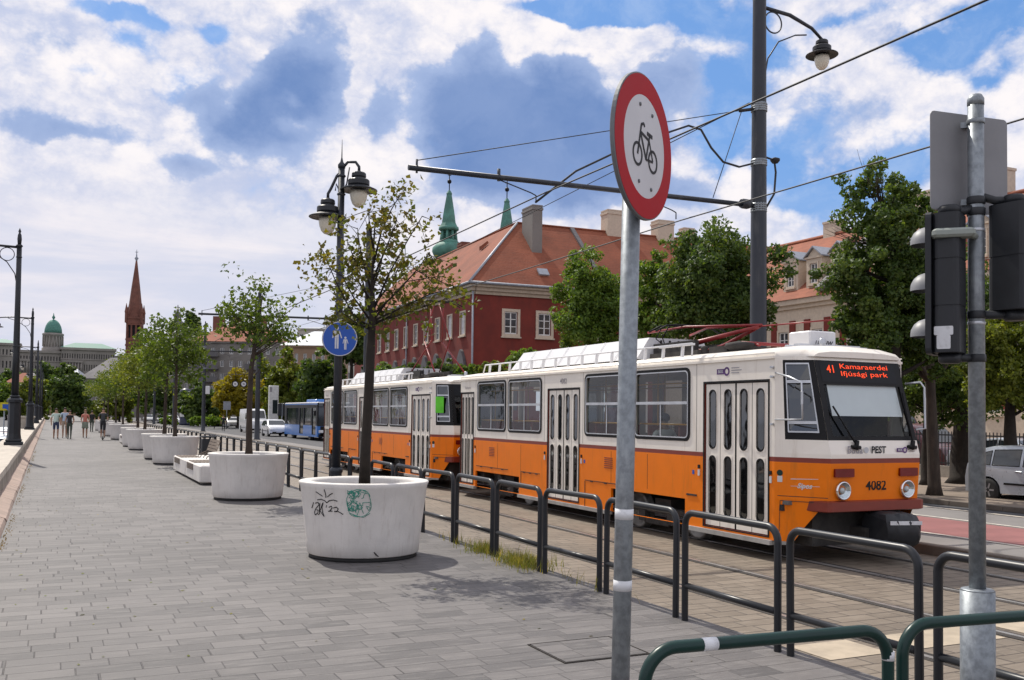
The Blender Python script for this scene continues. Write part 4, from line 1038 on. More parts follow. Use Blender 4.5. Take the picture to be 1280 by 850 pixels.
    for i in range(9):
        tt = i/8; x = -.06+tt*.66; r = []
        for j in range(15):
            a = 2*PI*j/14; ca, sa = math.cos(a), math.sin(a); k = (abs(ca)**4+abs(sa)**4)**-.25
            sc = 1-.12*(abs(tt-.5)*2)**4
            r.append((x+.015*math.sin(j*1.7), -.02+ca*k*.28*sc+.018*math.sin(j*2.3+i*1.9), .53+sa*k*.25*sc+.015*math.sin(j*1.3+i*2.7)-.04*tt))
        rows.append(r[:-1])
    m.grid(rows, 0, True, True, (True, True)); cv = m.build('coupler_cover', 'black_plastic', t)
    m = MB(); m.obox((-.04, -.305, .6), (.62, 0, -.02), (0, .012, 0), (0, -.0, .055)); m.build('reflective_stripe', 'tape', cv)
    m = MB(); m.tube([(.3, -.2, .34), (.3, .6, .35)], .08, 8); m.build('coupler', 'under', t)
    # mirrors, wipers, handrails
    for s in (-1, 1):
        m = MB(); e = Vector((s*1.22, .55, 2.72)) if s < 0 else Vector((.92, .3, 2.6))
        if s < 0: m.tube([(-1.28, .7, 2.78), (-1.36, .3, 2.70), (-1.36, .06, 2.62), (-1.36, .04, 2.1), (-1.34, .3, 2.09), (-1.28, .7, 2.09)], .014, 6); m.box((-1.36, .05, 2.4), (.03, .03, .2), bev=.008)
        else: m.tube([(.9, .3, 2.66), (1.0, .1, 2.68), (1.06, .08, 2.6), (1.06, .06, 1.98), (.9, .1, 1.96)], .018, 6); m.box((1.06, .07, 2.3), (.03, .03, .3), bev=.008)
        mr = m.build('mirror', 'alu' if s < 0 else 'alu', t)
    for x0, x1 in ((-.45, -.82), (.83, .88)):
        m = MB(); m.tube([FP(x0, 1.70, .05), FP(x1, 2.28 if x0 < 0 else 2.5, .05)], .014, 6); m.tube([FP(x0-.02, 1.66, .03), FP(x0+.02, 1.78, .05)], .035, 6); m.tube([FP(x0-.1, 1.70, .03), FP(x0+.08, 1.69, .03)], .03, 6); m.build('wiper', 'rubber', t)
    for yy in (.75,):
        m = MB()
        for z in (2.86, 2.72, 2.02): m.tube([(-Wd, yy, z), (-Wd-.07, yy-.02, z)], .02, 6)
        m.build('hinge', 'alu', t)
    # interior: floor, seats, poles, rails
    m = MB(); m.box((0, 6.8, .88), (2.42, 12.6, .06)); m.box((0, 6.8, 3.02), (2.42, 12.2, .02)); m.build('floor', 'interior', t)
    m = MB()
    for k, yy in enumerate(np.arange(3.1, 11.8, .95)):
        for s in (-1, 1):
            if abs(yy-7.3) < .9: continue
            m.box((s*.95, yy, 1.33), (.42, .4, .06)); m.box((s*.95, yy+.2, 1.65), (.42, .05, .6)); m.box((s*.95, yy, 1.1), (.1, .1, .42))
    m.build('seats', 'seat', t)
    m = MB(); m.box((0, .9, 2.0), (2.3, .04, 2.1)); m.build('cab_partition', 'black', t)
    m = MB()
    for yy in (1.65, 2.6, 4.6, 6.5, 8.2, 10.1, 12.0):
        for s in (-.72, .72): m.tube([(s, yy, .9), (s, yy, 3.0)], .018, 6)
    for s in (-.72, .72): m.tube([(s, 1.6, 2.72), (s, 12.3, 2.72)], .017, 6)
    for a, c in wins: m.tube([(-1.17, a, 1.98), (-1.17, c, 1.98)], .017, 6)
    m.tube([(-1.1, 1.35, .95), (-.95, 1.3, 1.9)], .017, 6); m.build('handrail', 'yellow', t)
    m = MB(); m.box((0, .75, 1.35), (1.6, .3, .75)); m.build('dashboard', 'black', t)
    # running gear
    m = MB(); m.box((0, 7.2, .6), (2.2, 3.2, .42)); m.box((0, 1.6, .62), (2.2, 1.5, .5)); m.box((0, 12.4, .62), (2.2, 1.2, .5)); m.box((0, 6.8, .8), (2.46, 12.4, .09)); m.build('underframe', 'under', t)
    for yb in (4.15, 10.7):
        m = MB(); m.box((-.96, yb, .43), (.12, 2.5, .12), bev=.02); m.box((.96, yb, .43), (.12, 2.5, .12)); m.box((0, yb, .5), (1.8, .5, .25))
        m.box((-1.0, yb, .22), (.1, .8, .12), bev=.02); m.box((-1.0, yb-.45, .3), (.12, .2, .2)); m.box((-1.0, yb+.45, .3), (.12, .2, .2)); bg = m.build('bogie', 'under', t)
        for dy in (-.93, .93):
            for s in (-1, 1):
                w = MB(); w.lathe([(.02, .06), (.1, .07), (.12, .04), (.26, .03), (.28, .06), (.335, .06), (.345, .03), (.345, -.05), (.365, -.06), (.365, -.08), (.02, -.08)], (s*.77, yb+dy, .352), 28, axis=(s, 0, 0)); w.build('wheel', 'wheel', bg)
    # roof equipment
    m = MB(); m.hexa([(-.95, 5.0, 3.2), (.75, 5.0, 3.2), (.75, 10.6, 3.2), (-.95, 10.6, 3.2), (-.66, 5.0, 3.62), (.6, 5.0, 3.62), (.6, 10.5, 3.62), (-.66, 10.5, 3.62)])
    for k in range(1, 7): m.obox((-.962, 5.0+k*.8, 3.21), (.29, 0, .415), (0, .012, 0), (-.006, 0, .006))
    m.build('roof_cover', 'roofwhite', t)
    m = MB(); m.box((0, 4.1, 3.24), (1.5, 1.5, .1)); 
    for s in (-.55, .45): m.box((s, 4.3, 3.38), (.1, 1.3, .22))
    for k in range(4): m.lathe([(.07, 0), (.05, .03), (.07, .06), (.05, .09), (.07, .12), (.05, .16)], (-.6+.4*k, 3.35, 3.2), 10)
    m.lathe([(.1, 0), (.26, .1), (.24, .16), (.02, .2)], (-.5, 2.5, 3.2), 14); m.box((0, 2.9, 3.27), (1.3, .5, .12)); m.build('roof_resistors', 'under', t)
    m = MB(); Y0, Y1 = 3.05, 11.9
    for x in (-1.08,):
        m.tube([(x, Y0, 3.13), (x+.02, Y0+.02, 3.37), (x+.02, Y1, 3.37), (x, Y1+.1, 3.13)], .017, 6)
        for k in range(15): yy = Y0+(Y1-Y0)*(k+.5)/15; m.obox((x-.02, yy-.018, 3.12), (.05, 0, 0), (0, .036, 0), (.02, 0, .25))
        m.obox((x-.02, Y0-.02, 3.34), (.07, 0, 0), (0, 1.0, 0), (0, 0, .035))
    m.build('roof_rail', 'roofwhite', t)
    m = MB(); m.box((.2, 1.55, 3.36), (.55, .5, .3), bev=.02); m.build('roof_box', 'roofwhite', t)
    for k in range(4): text("roof_scribble", "umuw"[k], .16, (.06+.09*k, 1.297, 3.33), (1, 0, 0), up, "black", t, shear=.3)
    m = MB(); m.box((.1, 1.1, 3.24), (1.25, .12, .06)); m.box((.05, .82, 3.2), (1.1, .1, .05)); m.lathe([(.05, 0), (.05, .16), (.03, .18)], (-.15, .95, 3.18), 10); m.tube([(-.6, 1.25, 3.22), (.7, 1.25, 3.22)], .04, 6); m.build('roof_fittings', 'alu', t)
    # end towards the camera: dark open grille of the roof unit
    m = MB()
    for k in range(5): m.box((-.4+.2*k, 4.99, 3.4), (.03, .03, .36))
    m.build('roof_grille', 'under', t)
    return t
car1 = tram_car()
def pantograph(parent, raised):
    m = MB()
    if not raised:
        m.tube([(-.45, 3.0, 3.3), (-.45, 4.9, 3.34)], .022, 8); m.tube([(.45, 3.0, 3.3), (.45, 4.9, 3.34)], .022, 8)
        m.tube([(-.5, 4.6, 3.42), (-.35, 4.0, 3.46), (0, 2.6, 3.68)], [.035, .05, .03], 8); m.tube([(.5, 4.6, 3.42), (.35, 4.0, 3.46), (0, 2.6, 3.68)], [.03, .04, .03], 8)
        m.tube([(0, 2.55, 3.70), (-.25, 4.4, 3.80), (-.5, 5.3, 3.74)], .022, 8); m.tube([(0, 2.55, 3.70), (.25, 4.4, 3.80), (.5, 5.3, 3.74)], .022, 8)
        m.tube([(-.55, 2.4, 3.36), (.55, 2.4, 3.36)], .03, 8); m.tube([(0, 2.6, 3.68), (0.1, .95, 3.66)], .014, 6); m.tube([(-.5, 2.0, 3.3), (-.1, 2.6, 3.36)], .025, 6)
        p = m.build('pantograph', 'red_paint', parent)
        h = MB(); z = 3.84
        for dy in (0, .22): h.tube([(-.85, 4.5+dy, z-.14), (-.6, 4.5+dy, z-.02), (-.4, 4.5+dy, z), (.4, 4.5+dy, z), (.6, 4.5+dy, z-.02), (.85, 4.5+dy, z-.14)], .017, 6); h.tube([(-.55, 4.5+dy, z-.02), (-.6, 4.65+dy, z-.25), (-.5, 4.7, z-.4)], .012, 5)
        h.build('contact_bow', 'rubber', p)
    else:
        zt = 5.72
        for s in (-1, 1):
            m.tube([(s*.5, 4.9, 3.4), (s*.3, 3.4, 4.45)], [.026, .02], 8); m.tube([(s*.5, 2.6, 3.4), (s*.3, 4.1, 4.45)], [.026, .02], 8)
            m.tube([(s*.3, 3.4, 4.45), (s*.15, 4.0, zt-.06)], .02, 6); m.tube([(s*.3, 4.1, 4.45), (s*.15, 3.6, zt-.06)], .02, 6)
        p = m.build('pantograph', 'red_paint', parent)
        h = MB()
        for dy in (-.1, .15): h.tube([(-.85, 3.8+dy, zt-.14), (-.5, 3.8+dy, zt), (.5, 3.8+dy, zt), (.85, 3.8+dy, zt-.14)], .017, 6)
        h.build('contact_bow', 'rubber', p)
SKIP = ('display_text', 'display_number', 'sun_blind', 'roof_box', 'roof_scribble', 'coupler_cover', 'anniversary_logo', 'anniversary_line', 'mirror')
car2 = copy_tree(car1, keep=lambda q: q.name.split('.')[0] not in SKIP)
car2.location = (TX, 24.9, TZ); car2['label'] = 'rear tram car, orange and cream, with a green sheet in its front side window'
pantograph(car1, False); pantograph(car2, True)
cw = MB(); q0 = Vector((-1.262, .62, 0))
cw.prism(rrect(.26, .46, .01), (-1.115, .505, 2.38), Vector((.425, -.494, 0)).normalized(), (0, 0, 1), Vector((-.008, -.007, 0))); cw.build('green_sheet', mat('green_sheet', (.12, .62, .03), .6), car2)

# ------------------------------------------------------------------ masts, brackets and wires
MASTY = [15.55, 43.2, 70.3, 99, 126.5, 154]
MX = 12.85
mats_ = []
for i, y in enumerate(MASTY):
    lab = ['tall tapered dark mast with lantern and bracket arm behind the front tram', 'dark mast with bracket arm behind the second tram car', 'dark overhead line mast beyond the trams beside the bus', 'fourth overhead line mast with a small white box', 'fifth overhead line mast among the planter trees', 'farthest overhead line mast'][i]
    x = MX
    t = empty('overhead_line_mast', (x, y, -.2), lab, 'mast', 'overhead line masts along the tracks')
    m = MB(); m.lathe([(.26, 0), (.26, .05), (.2, .08), (.175, 1.5), (.16, 5.8), (.135, 10.55), (.14, 10.6), (.06, 10.65), (.05, 10.9), (.01, 10.95)], (0, 0, 0), 18); m.build('pole', 'mast', t)
    a = MB(); za = 6.3; end = 5.3-x
    a.tube([(-.1, 0, za), (end, 0, za-.12)], .048, 10); a.lathe([(.09, -.1), (.1, -.06), (.1, .06), (.09, .1)], (-.35, 0, za+.01), 10, axis=(1, 0, 0)); 
    a.tube([(end+.15, 0, za-.2), (end+.15, 0, za+.04)], .02, 6)
    for q in ((7.75-x), (10.815-x)):
        a.tube([(q-.75, 0, za-.16), (q-.75, 0, za+.06)], .03, 6); a.tube([(q-.72, 0, za-.14), (q-.1, .0, za-.3), (q, 0, za-.34)], .012, 5); a.tube([(q, 0, za-.34), (q, 0, za-.47)], .012, 5)
    a.build('bracket_arm', 'mast', t)
    w = MB(); w.tube([(-.1, 0, 8.3), (-.5, 0, 8.2)], .035, 6); w.tube([(-.4, 0, 8.23), (end+.15, 0, za+.02)], .009, 5); w.tube([(-.45, 0, 8.2), (-1.15, 0, za+.05)], .009, 5); w.build('stay_wire', 'wire', t)
    for z, n in ((8.32, 4), (7.2, 3), (6.25, 4)):
        c = MB(); c.lathe([(.155, -.075)]+[(q, h) for k in range(n) for q, h in ((.168, -.07+.045*k), (.168, -.052+.045*k), (.158, -.048+.045*k), (.158, -.03+.045*k))], (0, 0, z), 16); c.build('clamp_band', 'galv', t)
    if i == 0:
        l = MB(); l.tube([(.1, 0, 10.45), (.8, 0, 10.42), (1.4, 0, 10.25), (1.68, 0, 10.06)], [.04, .04, .035, .03], 8); l.tube(arc((.36, 0, 10.18), .22, 0, 360, 24)[:-1], .016, 6, closed=True); l.tube([(.13, 0, 8.95), (.22, 0, 9.4), (.5, 0, 9.8), (.95, 0, 10.02), (1.25, 0, 10.08)], .016, 6)
        l.build('lamp_arm', 'mast', t); bell(t, (1.68, 0, 10.08), .88, 'lamp_glass')
        f = MB(); f.tube([(-5.06, .1, 5.86), (-4.2, .15, 6.55), (-3.0, .1, 7.2), (-1.75, 0, 7.72), (-1.45, 0, 7.68), (-1.2, 0, 7.35), (-.9, 0, 7.1), (-.5, 0, 7.05), (-.1, 0, 7.18), (.2, 0, 7.33), (.4, 0, 7.3), (.44, 0, 7.05), (.4, 0, 6.6), (.2, 0, 6.3)], .022, 6); f.lathe([(.06, 0), (.1, .05), (.1, .09), (.02, .12)], (.42, 0, 7.24), 10); f.build('feeder_cable', 'wire', t)
    if i == 3: b = MB(); b.box((.32, -.1, 4.1), (.4, .4, .8), bev=.03); b.build('equipment_box', 'roofwhite', t)
def wire(name, pts, r, label, grp=None):
    m = MB(); m.tube(pts, r, 5); o = m.build(name, 'wire'); tag(o, label, 'overhead wire', grp)
def sagged(x, ys, z, sag, stag=.12):
    pts = []
    for k, (a, b) in enumerate(zip(ys, ys[1:])):
        for i in range(8):
            s = i/8; pts.append((x+(stag if k % 2 else -stag)*(1-2*s), a+(b-a)*s, z-sag*4*s*(1-s)))
    return pts
wy = [-12]+MASTY+[182, 210]
wire('contact_wire', sagged(7.75, wy, 5.8, .1), .014, 'upper black contact wire over the nearer empty track', 'contact wires')
wire('contact_wire', sagged(10.815, wy, 5.62, .08), .014, 'lower black contact wire over the tram roofs', 'contact wires')
wire('feeder_wire', [(12.6, 15.55, 8.2), (14.6, 60, 7.6), (13, 126.5, 8.2)], .011, 'thin black cable running from the nearest mast over the red roof', 'contact wires')

# ================================================================== BUILDINGS
UP = Vector((0, 0, 1))
def window(parent, o, u, n, w, h, m_frame='paintwhite', m_pane='pane', bars=(1, 2), fw=.09, surround=None, inset=.12, sill=True):
    "a window with frame bars, set into a wall; o: centre on the wall plane"
    o, u, n = Vector(o), Vector(u).normalized(), Vector(n).normalized()
    f = MB()
    if surround:
        f.ringplate([(-w/2-surround, -h/2-surround), (w/2+surround, -h/2-surround), (w/2+surround, h/2+surround), (-w/2-surround, h/2+surround)], [(-w/2, -h/2), (w/2, -h/2), (w/2, h/2), (-w/2, h/2)], o-n*.02, u, UP, n*.09, 1)
    if sill: f.obox(o+u*(-w/2-(surround or 0)-.08)+UP*(-h/2-(surround or 0)-.12)-n*.02, u*(w+2*(surround or 0)+.16), UP*.12, n*.2, 1)
    p = o-n*inset
    f.ringplate([(-w/2, -h/2), (w/2, -h/2), (w/2, h/2), (-w/2, h/2)], [(-w/2+fw, -h/2+fw), (w/2-fw, -h/2+fw), (w/2-fw, h/2-fw), (-w/2+fw, h/2-fw)], p, u, UP, n*.06, 0)
    for k in range(bars[0]): x = -w/2+w*(k+1)/(bars[0]+1); f.obox(p+u*(x-fw*.45)-UP*(h/2-fw), u*fw*.9, UP*(h-2*fw), n*.05, 0)
    for k in range(bars[1]): z = -h/2+h*(k+1)/(bars[1]+1); f.obox(p+u*(-w/2+fw)+UP*(z-fw*.3), u*(w-2*fw), UP*fw*.6, n*.04, 0)
    q = f.build('window', [m_frame, 'trim'], parent)
    g = MB(); g.face([p+u*x+UP*y for x, y in ((-w/2, -h/2), (w/2, -h/2), (w/2, h/2), (-w/2, h/2))]); g.build('pane', m_pane, q)
    return q
def facade(mb, o, u, n, L, z0, z1, opens, mi=0, depth=.2):
    o, u, n = Vector(o), Vector(u).normalized(), Vector(n).normalized()
    mb.panel(lambda a, b: o+u*a+UP*b, [0, L], [z0, z1], opens, -n*depth, mi)
def roof_quad(mb, pts, mi=0): mb.face([Vector(p) for p in pts], mi)

def red_house():
    O = Vector((32, 76, 0)); rot = R(2.0)
    t = empty('red_house', O, 'large dark red historic house with clay tile hip roof behind the tram', 'building', None, -rot)
    E_, H = 13.1, 20.2; Ll, Lr, D = 42, 66, 14
    U1, N1 = Vector((0, 1, 0)), Vector((-1, 0, 0)); U2, N2 = Vector((1, 0, 0)), Vector((0, -1, 0))
    w1 = [2.6+3.45*i for i in range(11)]; w2 = [3.5, 6.75, 12.4, 15.6, 21.5, 24.7, 30.5, 33.7, 40, 43.2, 49.5, 52.7]
    b = MB()
    ow, oh = 1.15, 1.95; zc = 9.85
    facade(b, (0, 0, 0), U1, N1, Ll, -.5, E_-.9, [(y-ow/2, y+ow/2, zc-oh/2, zc+oh/2) for y in w1]+[(y-.75, y+.75, 2.2, 5.2) for y in w1])
    facade(b, (0, 0, 0), U2, N2, Lr, -.5, E_-.9, [(y-ow/2, y+ow/2, zc-oh/2, zc+oh/2) for y in w2]+[(y-.75, y+.75, 2.2, 4.6) for y in w2])
    b.face([(0, Ll, -.5), (0, Ll, E_), (7, Ll, H), (D, Ll, E_), (D, Ll, -.5)]); b.face([(Lr, 0, -.5), (Lr, 0, E_), (Lr, 7, H), (Lr, D, E_), (Lr, D, -.5)])
    b.build('wall', 'redwall', t)
    c = MB()
    for (pr, z0, z1) in ((.1, E_-.92, E_-.62), (.26, E_-.62, E_-.3), (.45, E_-.3, E_)):
        c.box((-pr/2+.0, Ll/2-pr/2, (z0+z1)/2), (pr+.1, Ll+pr, z1-z0-.003)); c.box((Lr/2+.05, -pr/2+.0, (z0+z1)/2), (Lr-.1+.0, pr+.1, z1-z0-.003))
    c.build('cornice', 'trim_grey', t)
    g = MB(); g.tube([(-.62, Ll, E_+.02), (-.62, -.62, E_+.02), (Lr, -.62, E_+.02)], .12, 8); g.tube([(-.12, -.12, 0), (-.12, -.12, E_-.7)], .09, 8); g.tube([(-.12, 19.3, 0), (-.12, 19.3, E_-.7)], .07, 8); g.build('gutter', 'zinc', t)
    r = MB(); e = .65
    roof_quad(r, [(-e, Ll+.3, E_), (-e, -e, E_), (7, 7, H), (7, Ll+.3, H)]); roof_quad(r, [(-e, -e, E_), (Lr+.3, -e, E_), (Lr+.3, 7, H), (7, 7, H)])
    roof_quad(r, [(D+e, Ll+.3, E_), (D+e, D+e, E_), (7, 7, H), (7, Ll+.3, H)]); roof_quad(r, [(D+e, D+e, E_), (Lr+.3, D+e, E_), (Lr+.3, 7, H), (7, 7, H)])
    rf = r.build('roof', 'tiles', t)
    m = MB(); m.tube([(-e, -e, E_+.05), (7, 7, H+.03)], .12, 6); m.build('hip_cap', 'zinc', rf)
    m = MB(); m.tube([(7, 7, H+.04), (7, Ll, H+.04)], .12, 6); m.tube([(7, 7, H+.04), (Lr, 7, H+.04)], .12, 6); m.build('ridge_cap', 'tiles', rf)
    m = MB(); m.obox((12.6, -.3, E_+.3), (.42, 0, 0), (0, 7.25, 6.72), (0, -.14, .15)); m.build('fire_wall', 'greyslate', rf)
    def chim(x, y, w, d, z0, z1, mm, cap=True):
        q = MB(); q.box((x, y, (z0+z1)/2), (w, d, z1-z0)); q.box((x, y, z1-.25), (w+.14, d+.14, .2)); q.box((x, y, z1+.06), (w+.05, d+.05, .12)); q.build('chimney', mm, rf)
    chim(7.5, 4.6, 1.0, 2.4, 13.5, 21.2, 'greyrender'); chim(17.7, 7.2, 2.2, 1.4, 17.5, 22.3, 'trim'); chim(23.4, 7.2, 1.9, 1.4, 17.5, 21.8, 'trim'); chim(26.6, 7.6, 1.3, 1.0, 18, 21.4, 'trim'); chim(8.2, 25, 1.0, 1.4, 17, 21.2, 'brick_red')
    for x, y in ((3.0, 15), (4.6, 9.5), (2.4, 24)):
        q = MB(); z = E_+(x+e)/(7+e)*(H-E_); q.hexa([(x-.35, y-.35, z-.2), (x+.35, y-.35, z+.5), (x+.35, y+.35, z+.5), (x-.35, y+.35, z-.2), (x-.4, y-.2, z+.18), (x+.3, y-.2, z+.75), (x+.3, y+.2, z+.75), (x-.4, y+.2, z+.18)]); q.build('roof_vent', 'tiles', rf)
    q = MB(); q.obox((6.4, .5, E_+1.2), (1.0, 0, 0), (0, .6, .62), (0, -.1, .1)); q.build('skylight', 'zinc', rf)
    for i, y in enumerate(w1):
        blind = i in (0, 1)
        window(t, (0, y, zc), (0, -1, 0), N1, ow, oh, 'paintwhite', 'signwhite' if blind else 'pane', (1, 2), .1, .14)
        d = MB(); d.prism([(-.95, 0), (.95, 0), (.8, .5), (.3, 1.15), (0, 1.35), (-.3, 1.15), (-.8, .5)], (-.02, y, 6.2), (0, -1, 0), UP, (-.25, 0, 0)); d.box((-.12, y, 6.15), (.34, 2.1, .14)); d.build('pediment', 'greyslate', t)
        d = MB(); d.box((-.02, y, 4.2), (.14, 1.8, 3.8)); d.build('blind_window', 'trim', t)
    for i, x in enumerate(w2):
        window(t, (x, 0, zc), (1, 0, 0), N2, ow+.1, oh, 'paintwhite', 'pane', (1, 2), .11, .24)
        d = MB(); d.box((x, -.1, 5.6), (2.6, .4, .2)); d.box((x, -.05, 4.7), (2.0, .16, 1.6)); d.build('door_head', 'trim', t)
    return t
red_house()

def cream_house():
    X = 51; t = empty('dormered_house', (X, 16, 0), 'cream and red house with dormers and clay roof behind the dark trees', 'building')
    L = 59; E_, H = 10.9, 17.0; N = Vector((-1, 0, 0)); b = MB()
    ws = [2+3.7*i for i in range(15)]
    mfun = lambda a, z: 0
    facade(b, (0, 0, 0), (0, 1, 0), N, L, -.5, E_-.6, [(y-.55, y+.55, 6.6, 8.5) for y in ws]+[(y-.55, y+.55, 2.3, 4.3) for y in ws])
    b.face([(0, L, -.5), (0, L, E_), (6.5, L, H), (13, L, E_), (13, L, -.5)]); b.face([(0, 0, -.5), (0, 0, E_), (6.5, 0, H), (13, 0, E_), (13, 0, -.5)])
    b.build('wall', 'trim', t)
    p = MB()
    for y in ws: p.box((-.05, y, 6.4), (.1, 1.9, 6.6)) if False else None
    for y in ws:
        for s in (-1, 1): p.box((-.04, y+s*1.05, 5.9), (.12, .62, 6.8))
    p.build('wall_panel', 'redwall', t)
    c = MB()
    for pr, z0, z1 in ((.15, E_-.7, E_-.4), (.4, E_-.4, E_)): c.box((-pr/2, L/2, (z0+z1)/2), (pr+.1, L, z1-z0-.003))
    c.build('cornice', 'trim', t)
    r = MB(); roof_quad(r, [(-.6, -.3, E_), (-.6, L+.3, E_), (6.5, L+.3, H), (6.5, -.3, H)]); roof_quad(r, [(13.6, -.3, E_), (13.6, L+.3, E_), (6.5, L+.3, H), (6.5, -.3, H)]); rf = r.build('roof', 'tiles_light', t)
    m = MB(); m.tube([(6.5, 0, H+.04), (6.5, L, H+.04)], .17, 6); m.build('ridge_cap', 'tiles_light', rf)
    m = MB(); m.obox((-.4, 38.6, E_+.3), (0, -.5, 0), (6.9, 0, 6.0), (-.25, 0, .3)); m.obox((-.4, 14.6, E_+.3), (0, -.5, 0), (6.9, 0, 6.0), (-.25, 0, .3)); m.build('fire_wall', 'greyslate', rf)
    for y, w, h in ((35.0, 1.6, 1.7), (38.5, 2.4, 1.0), (29, 1.6, 2.0), (12, 1.6, 2), (44.5, 1.3, 1.2)):
        q = MB(); q.box((6.9, y, H+h/2-.5), (1.2, w, h+1)); q.box((6.9, y, H+h-.1), (1.3, w+.12, .18)); q.build('chimney', 'trim', rf)
    for y in (42.3, 39.75, 37.2, 33.2, 29.2, 25.2, 21.2, 17.2, 13.2, 9.2):
        d = MB(); z = E_+.9; x = .35
        d.panel(lambda a, z_: Vector((x, y+a, z_)), [-.82, .82], [z-.4, z+2.2], [(-.4, .4, z+.25, z+1.75)], (.15, 0, 0))
        for s in (-1, 1): d.face([(x, y+s*.82, z-.4), (x+3.4, y+s*.82, z+2.2), (x, y+s*.82, z+2.2)])
        d.face([(x, y-.82, z+2.2), (x, y+.82, z+2.2), (x, y, z+2.95)])
        d.box((x-.03, y, z+2.2), (.16, 1.9, .14)); dm = d.build('dormer', 'trim', rf)
        q = MB(); q.hexa([(x-.2, y-1.0, z+2.2), (x-.2, y, z+2.95), (x+4.2, y, z+2.95), (x+3.6, y-1.0, z+2.2), (x-.2, y-1.0, z+2.3), (x-.2, y, z+3.07), (x+4.2, y, z+3.07), (x+3.6, y-1.0, z+2.3)]); q.hexa([(x-.2, y, z+2.95), (x-.2, y+1.0, z+2.2), (x+3.6, y+1.0, z+2.2), (x+4.2, y, z+2.95), (x-.2, y, z+3.07), (x-.2, y+1.0, z+2.3), (x+3.6, y+1.0, z+2.3), (x+4.2, y, z+3.07)]); q.build('dormer_roof', 'zinc', rf)
        window(rf, (x, y, z+1.0), (0, -1, 0), N, .8, 1.5, 'paintwhite', 'pane', (1, 2), .08, .1)
    q = MB(); q.obox((3.4, 31, E_+3.42), (0, -.8, 0), (.7, 0, .6), (-.1, 0, .12)); q.build('skylight', 'zinc', rf)
    for y in ws:
        window(t, (0, y, 7.55), (0, -1, 0), N, 1.1, 1.9, 'paintwhite', 'pane', (1, 2), .1, .16); window(t, (0, y, 3.3), (0, -1, 0), N, 1.1, 2.0, 'paintwhite', 'pane', (1, 2), .1, .16)
cream_house()

# twin copper spires of the church behind the red house
def spire(px, top_py, D, label):
    p = atd(px, top_py, D); k = D/1200.; t = empty('church_tower', (p.x, p.y, 0), label, 'church tower', 'twin green church towers')
    Z = lambda py: zof(px, py, p.x, p.y)
    s = k
    b = MB(); zb = Z(top_py+112); b.box((0, 0, zb/2-.3), (3.4, 3.4, zb+.6)); b.box((0, 0, zb-.2), (3.9, 3.9, .4)); b.build('tower_wall', 'greyslate', t)
    c = MB(); z = lambda q: Z(top_py+q); g = D/118.
    c.lathe([(1.2*g, z(112)), (1.35*g, z(109)), (1.8*g, z(106)), (2.02*g, z(101)), (1.95*g, z(96)), (1.5*g, z(91.5)), (1.0*g, z(88.5))], (0, 0, 0), 20)
    c.build('onion_dome', 'copper', t)
    l = MB()
    for k_ in range(8):
        a = 2*PI*k_/8+.2; l.tube([(1.0*g*math.cos(a), 1.0*g*math.sin(a), z(90)), (.82*g*math.cos(a), .82*g*math.sin(a), z(74))], .17*g, 6)
    l.lathe([(1.05*g, z(75)), (1.25*g, z(73.5)), (1.2*g, z(70)), (.8*g, z(69))], (0, 0, 0), 16); l.lathe([(1.25*g, z(91)), (1.3*g, z(89)), (1.0*g, z(86))], (0, 0, 0), 16); l.tube([(0, 0, z(90)), (0, 0, z(72))], .4*g, 8); l.build('lantern', 'copper', t)
    q = MB(); q.lathe([(1.15*g, z(70)), (.9*g, z(65)), (.78*g, z(56)), (.55*g, z(42)), (.34*g, z(30)), (.38*g, z(28)), (.13*g, z(24))], (0, 0, 0), 8, smooth=False); q.build('spire_roof', 'copper', t)
    f = MB(); f.tube([(0, 0, z(26)), (0, 0, z(0))], .06*g, 6); f.sphere((0, 0, z(13)), .28*g, 10); f.tube([(-.22*g, 0, z(5)), (.22*g, 0, z(5))], .05*g, 5); f.build('finial', 'black', t)
spire(562, 214, 118, 'green copper church spire with onion dome, the nearer taller one')
spire(634, 224, 132, 'smaller green church spire peeping over the roof ridge beside the chimney')

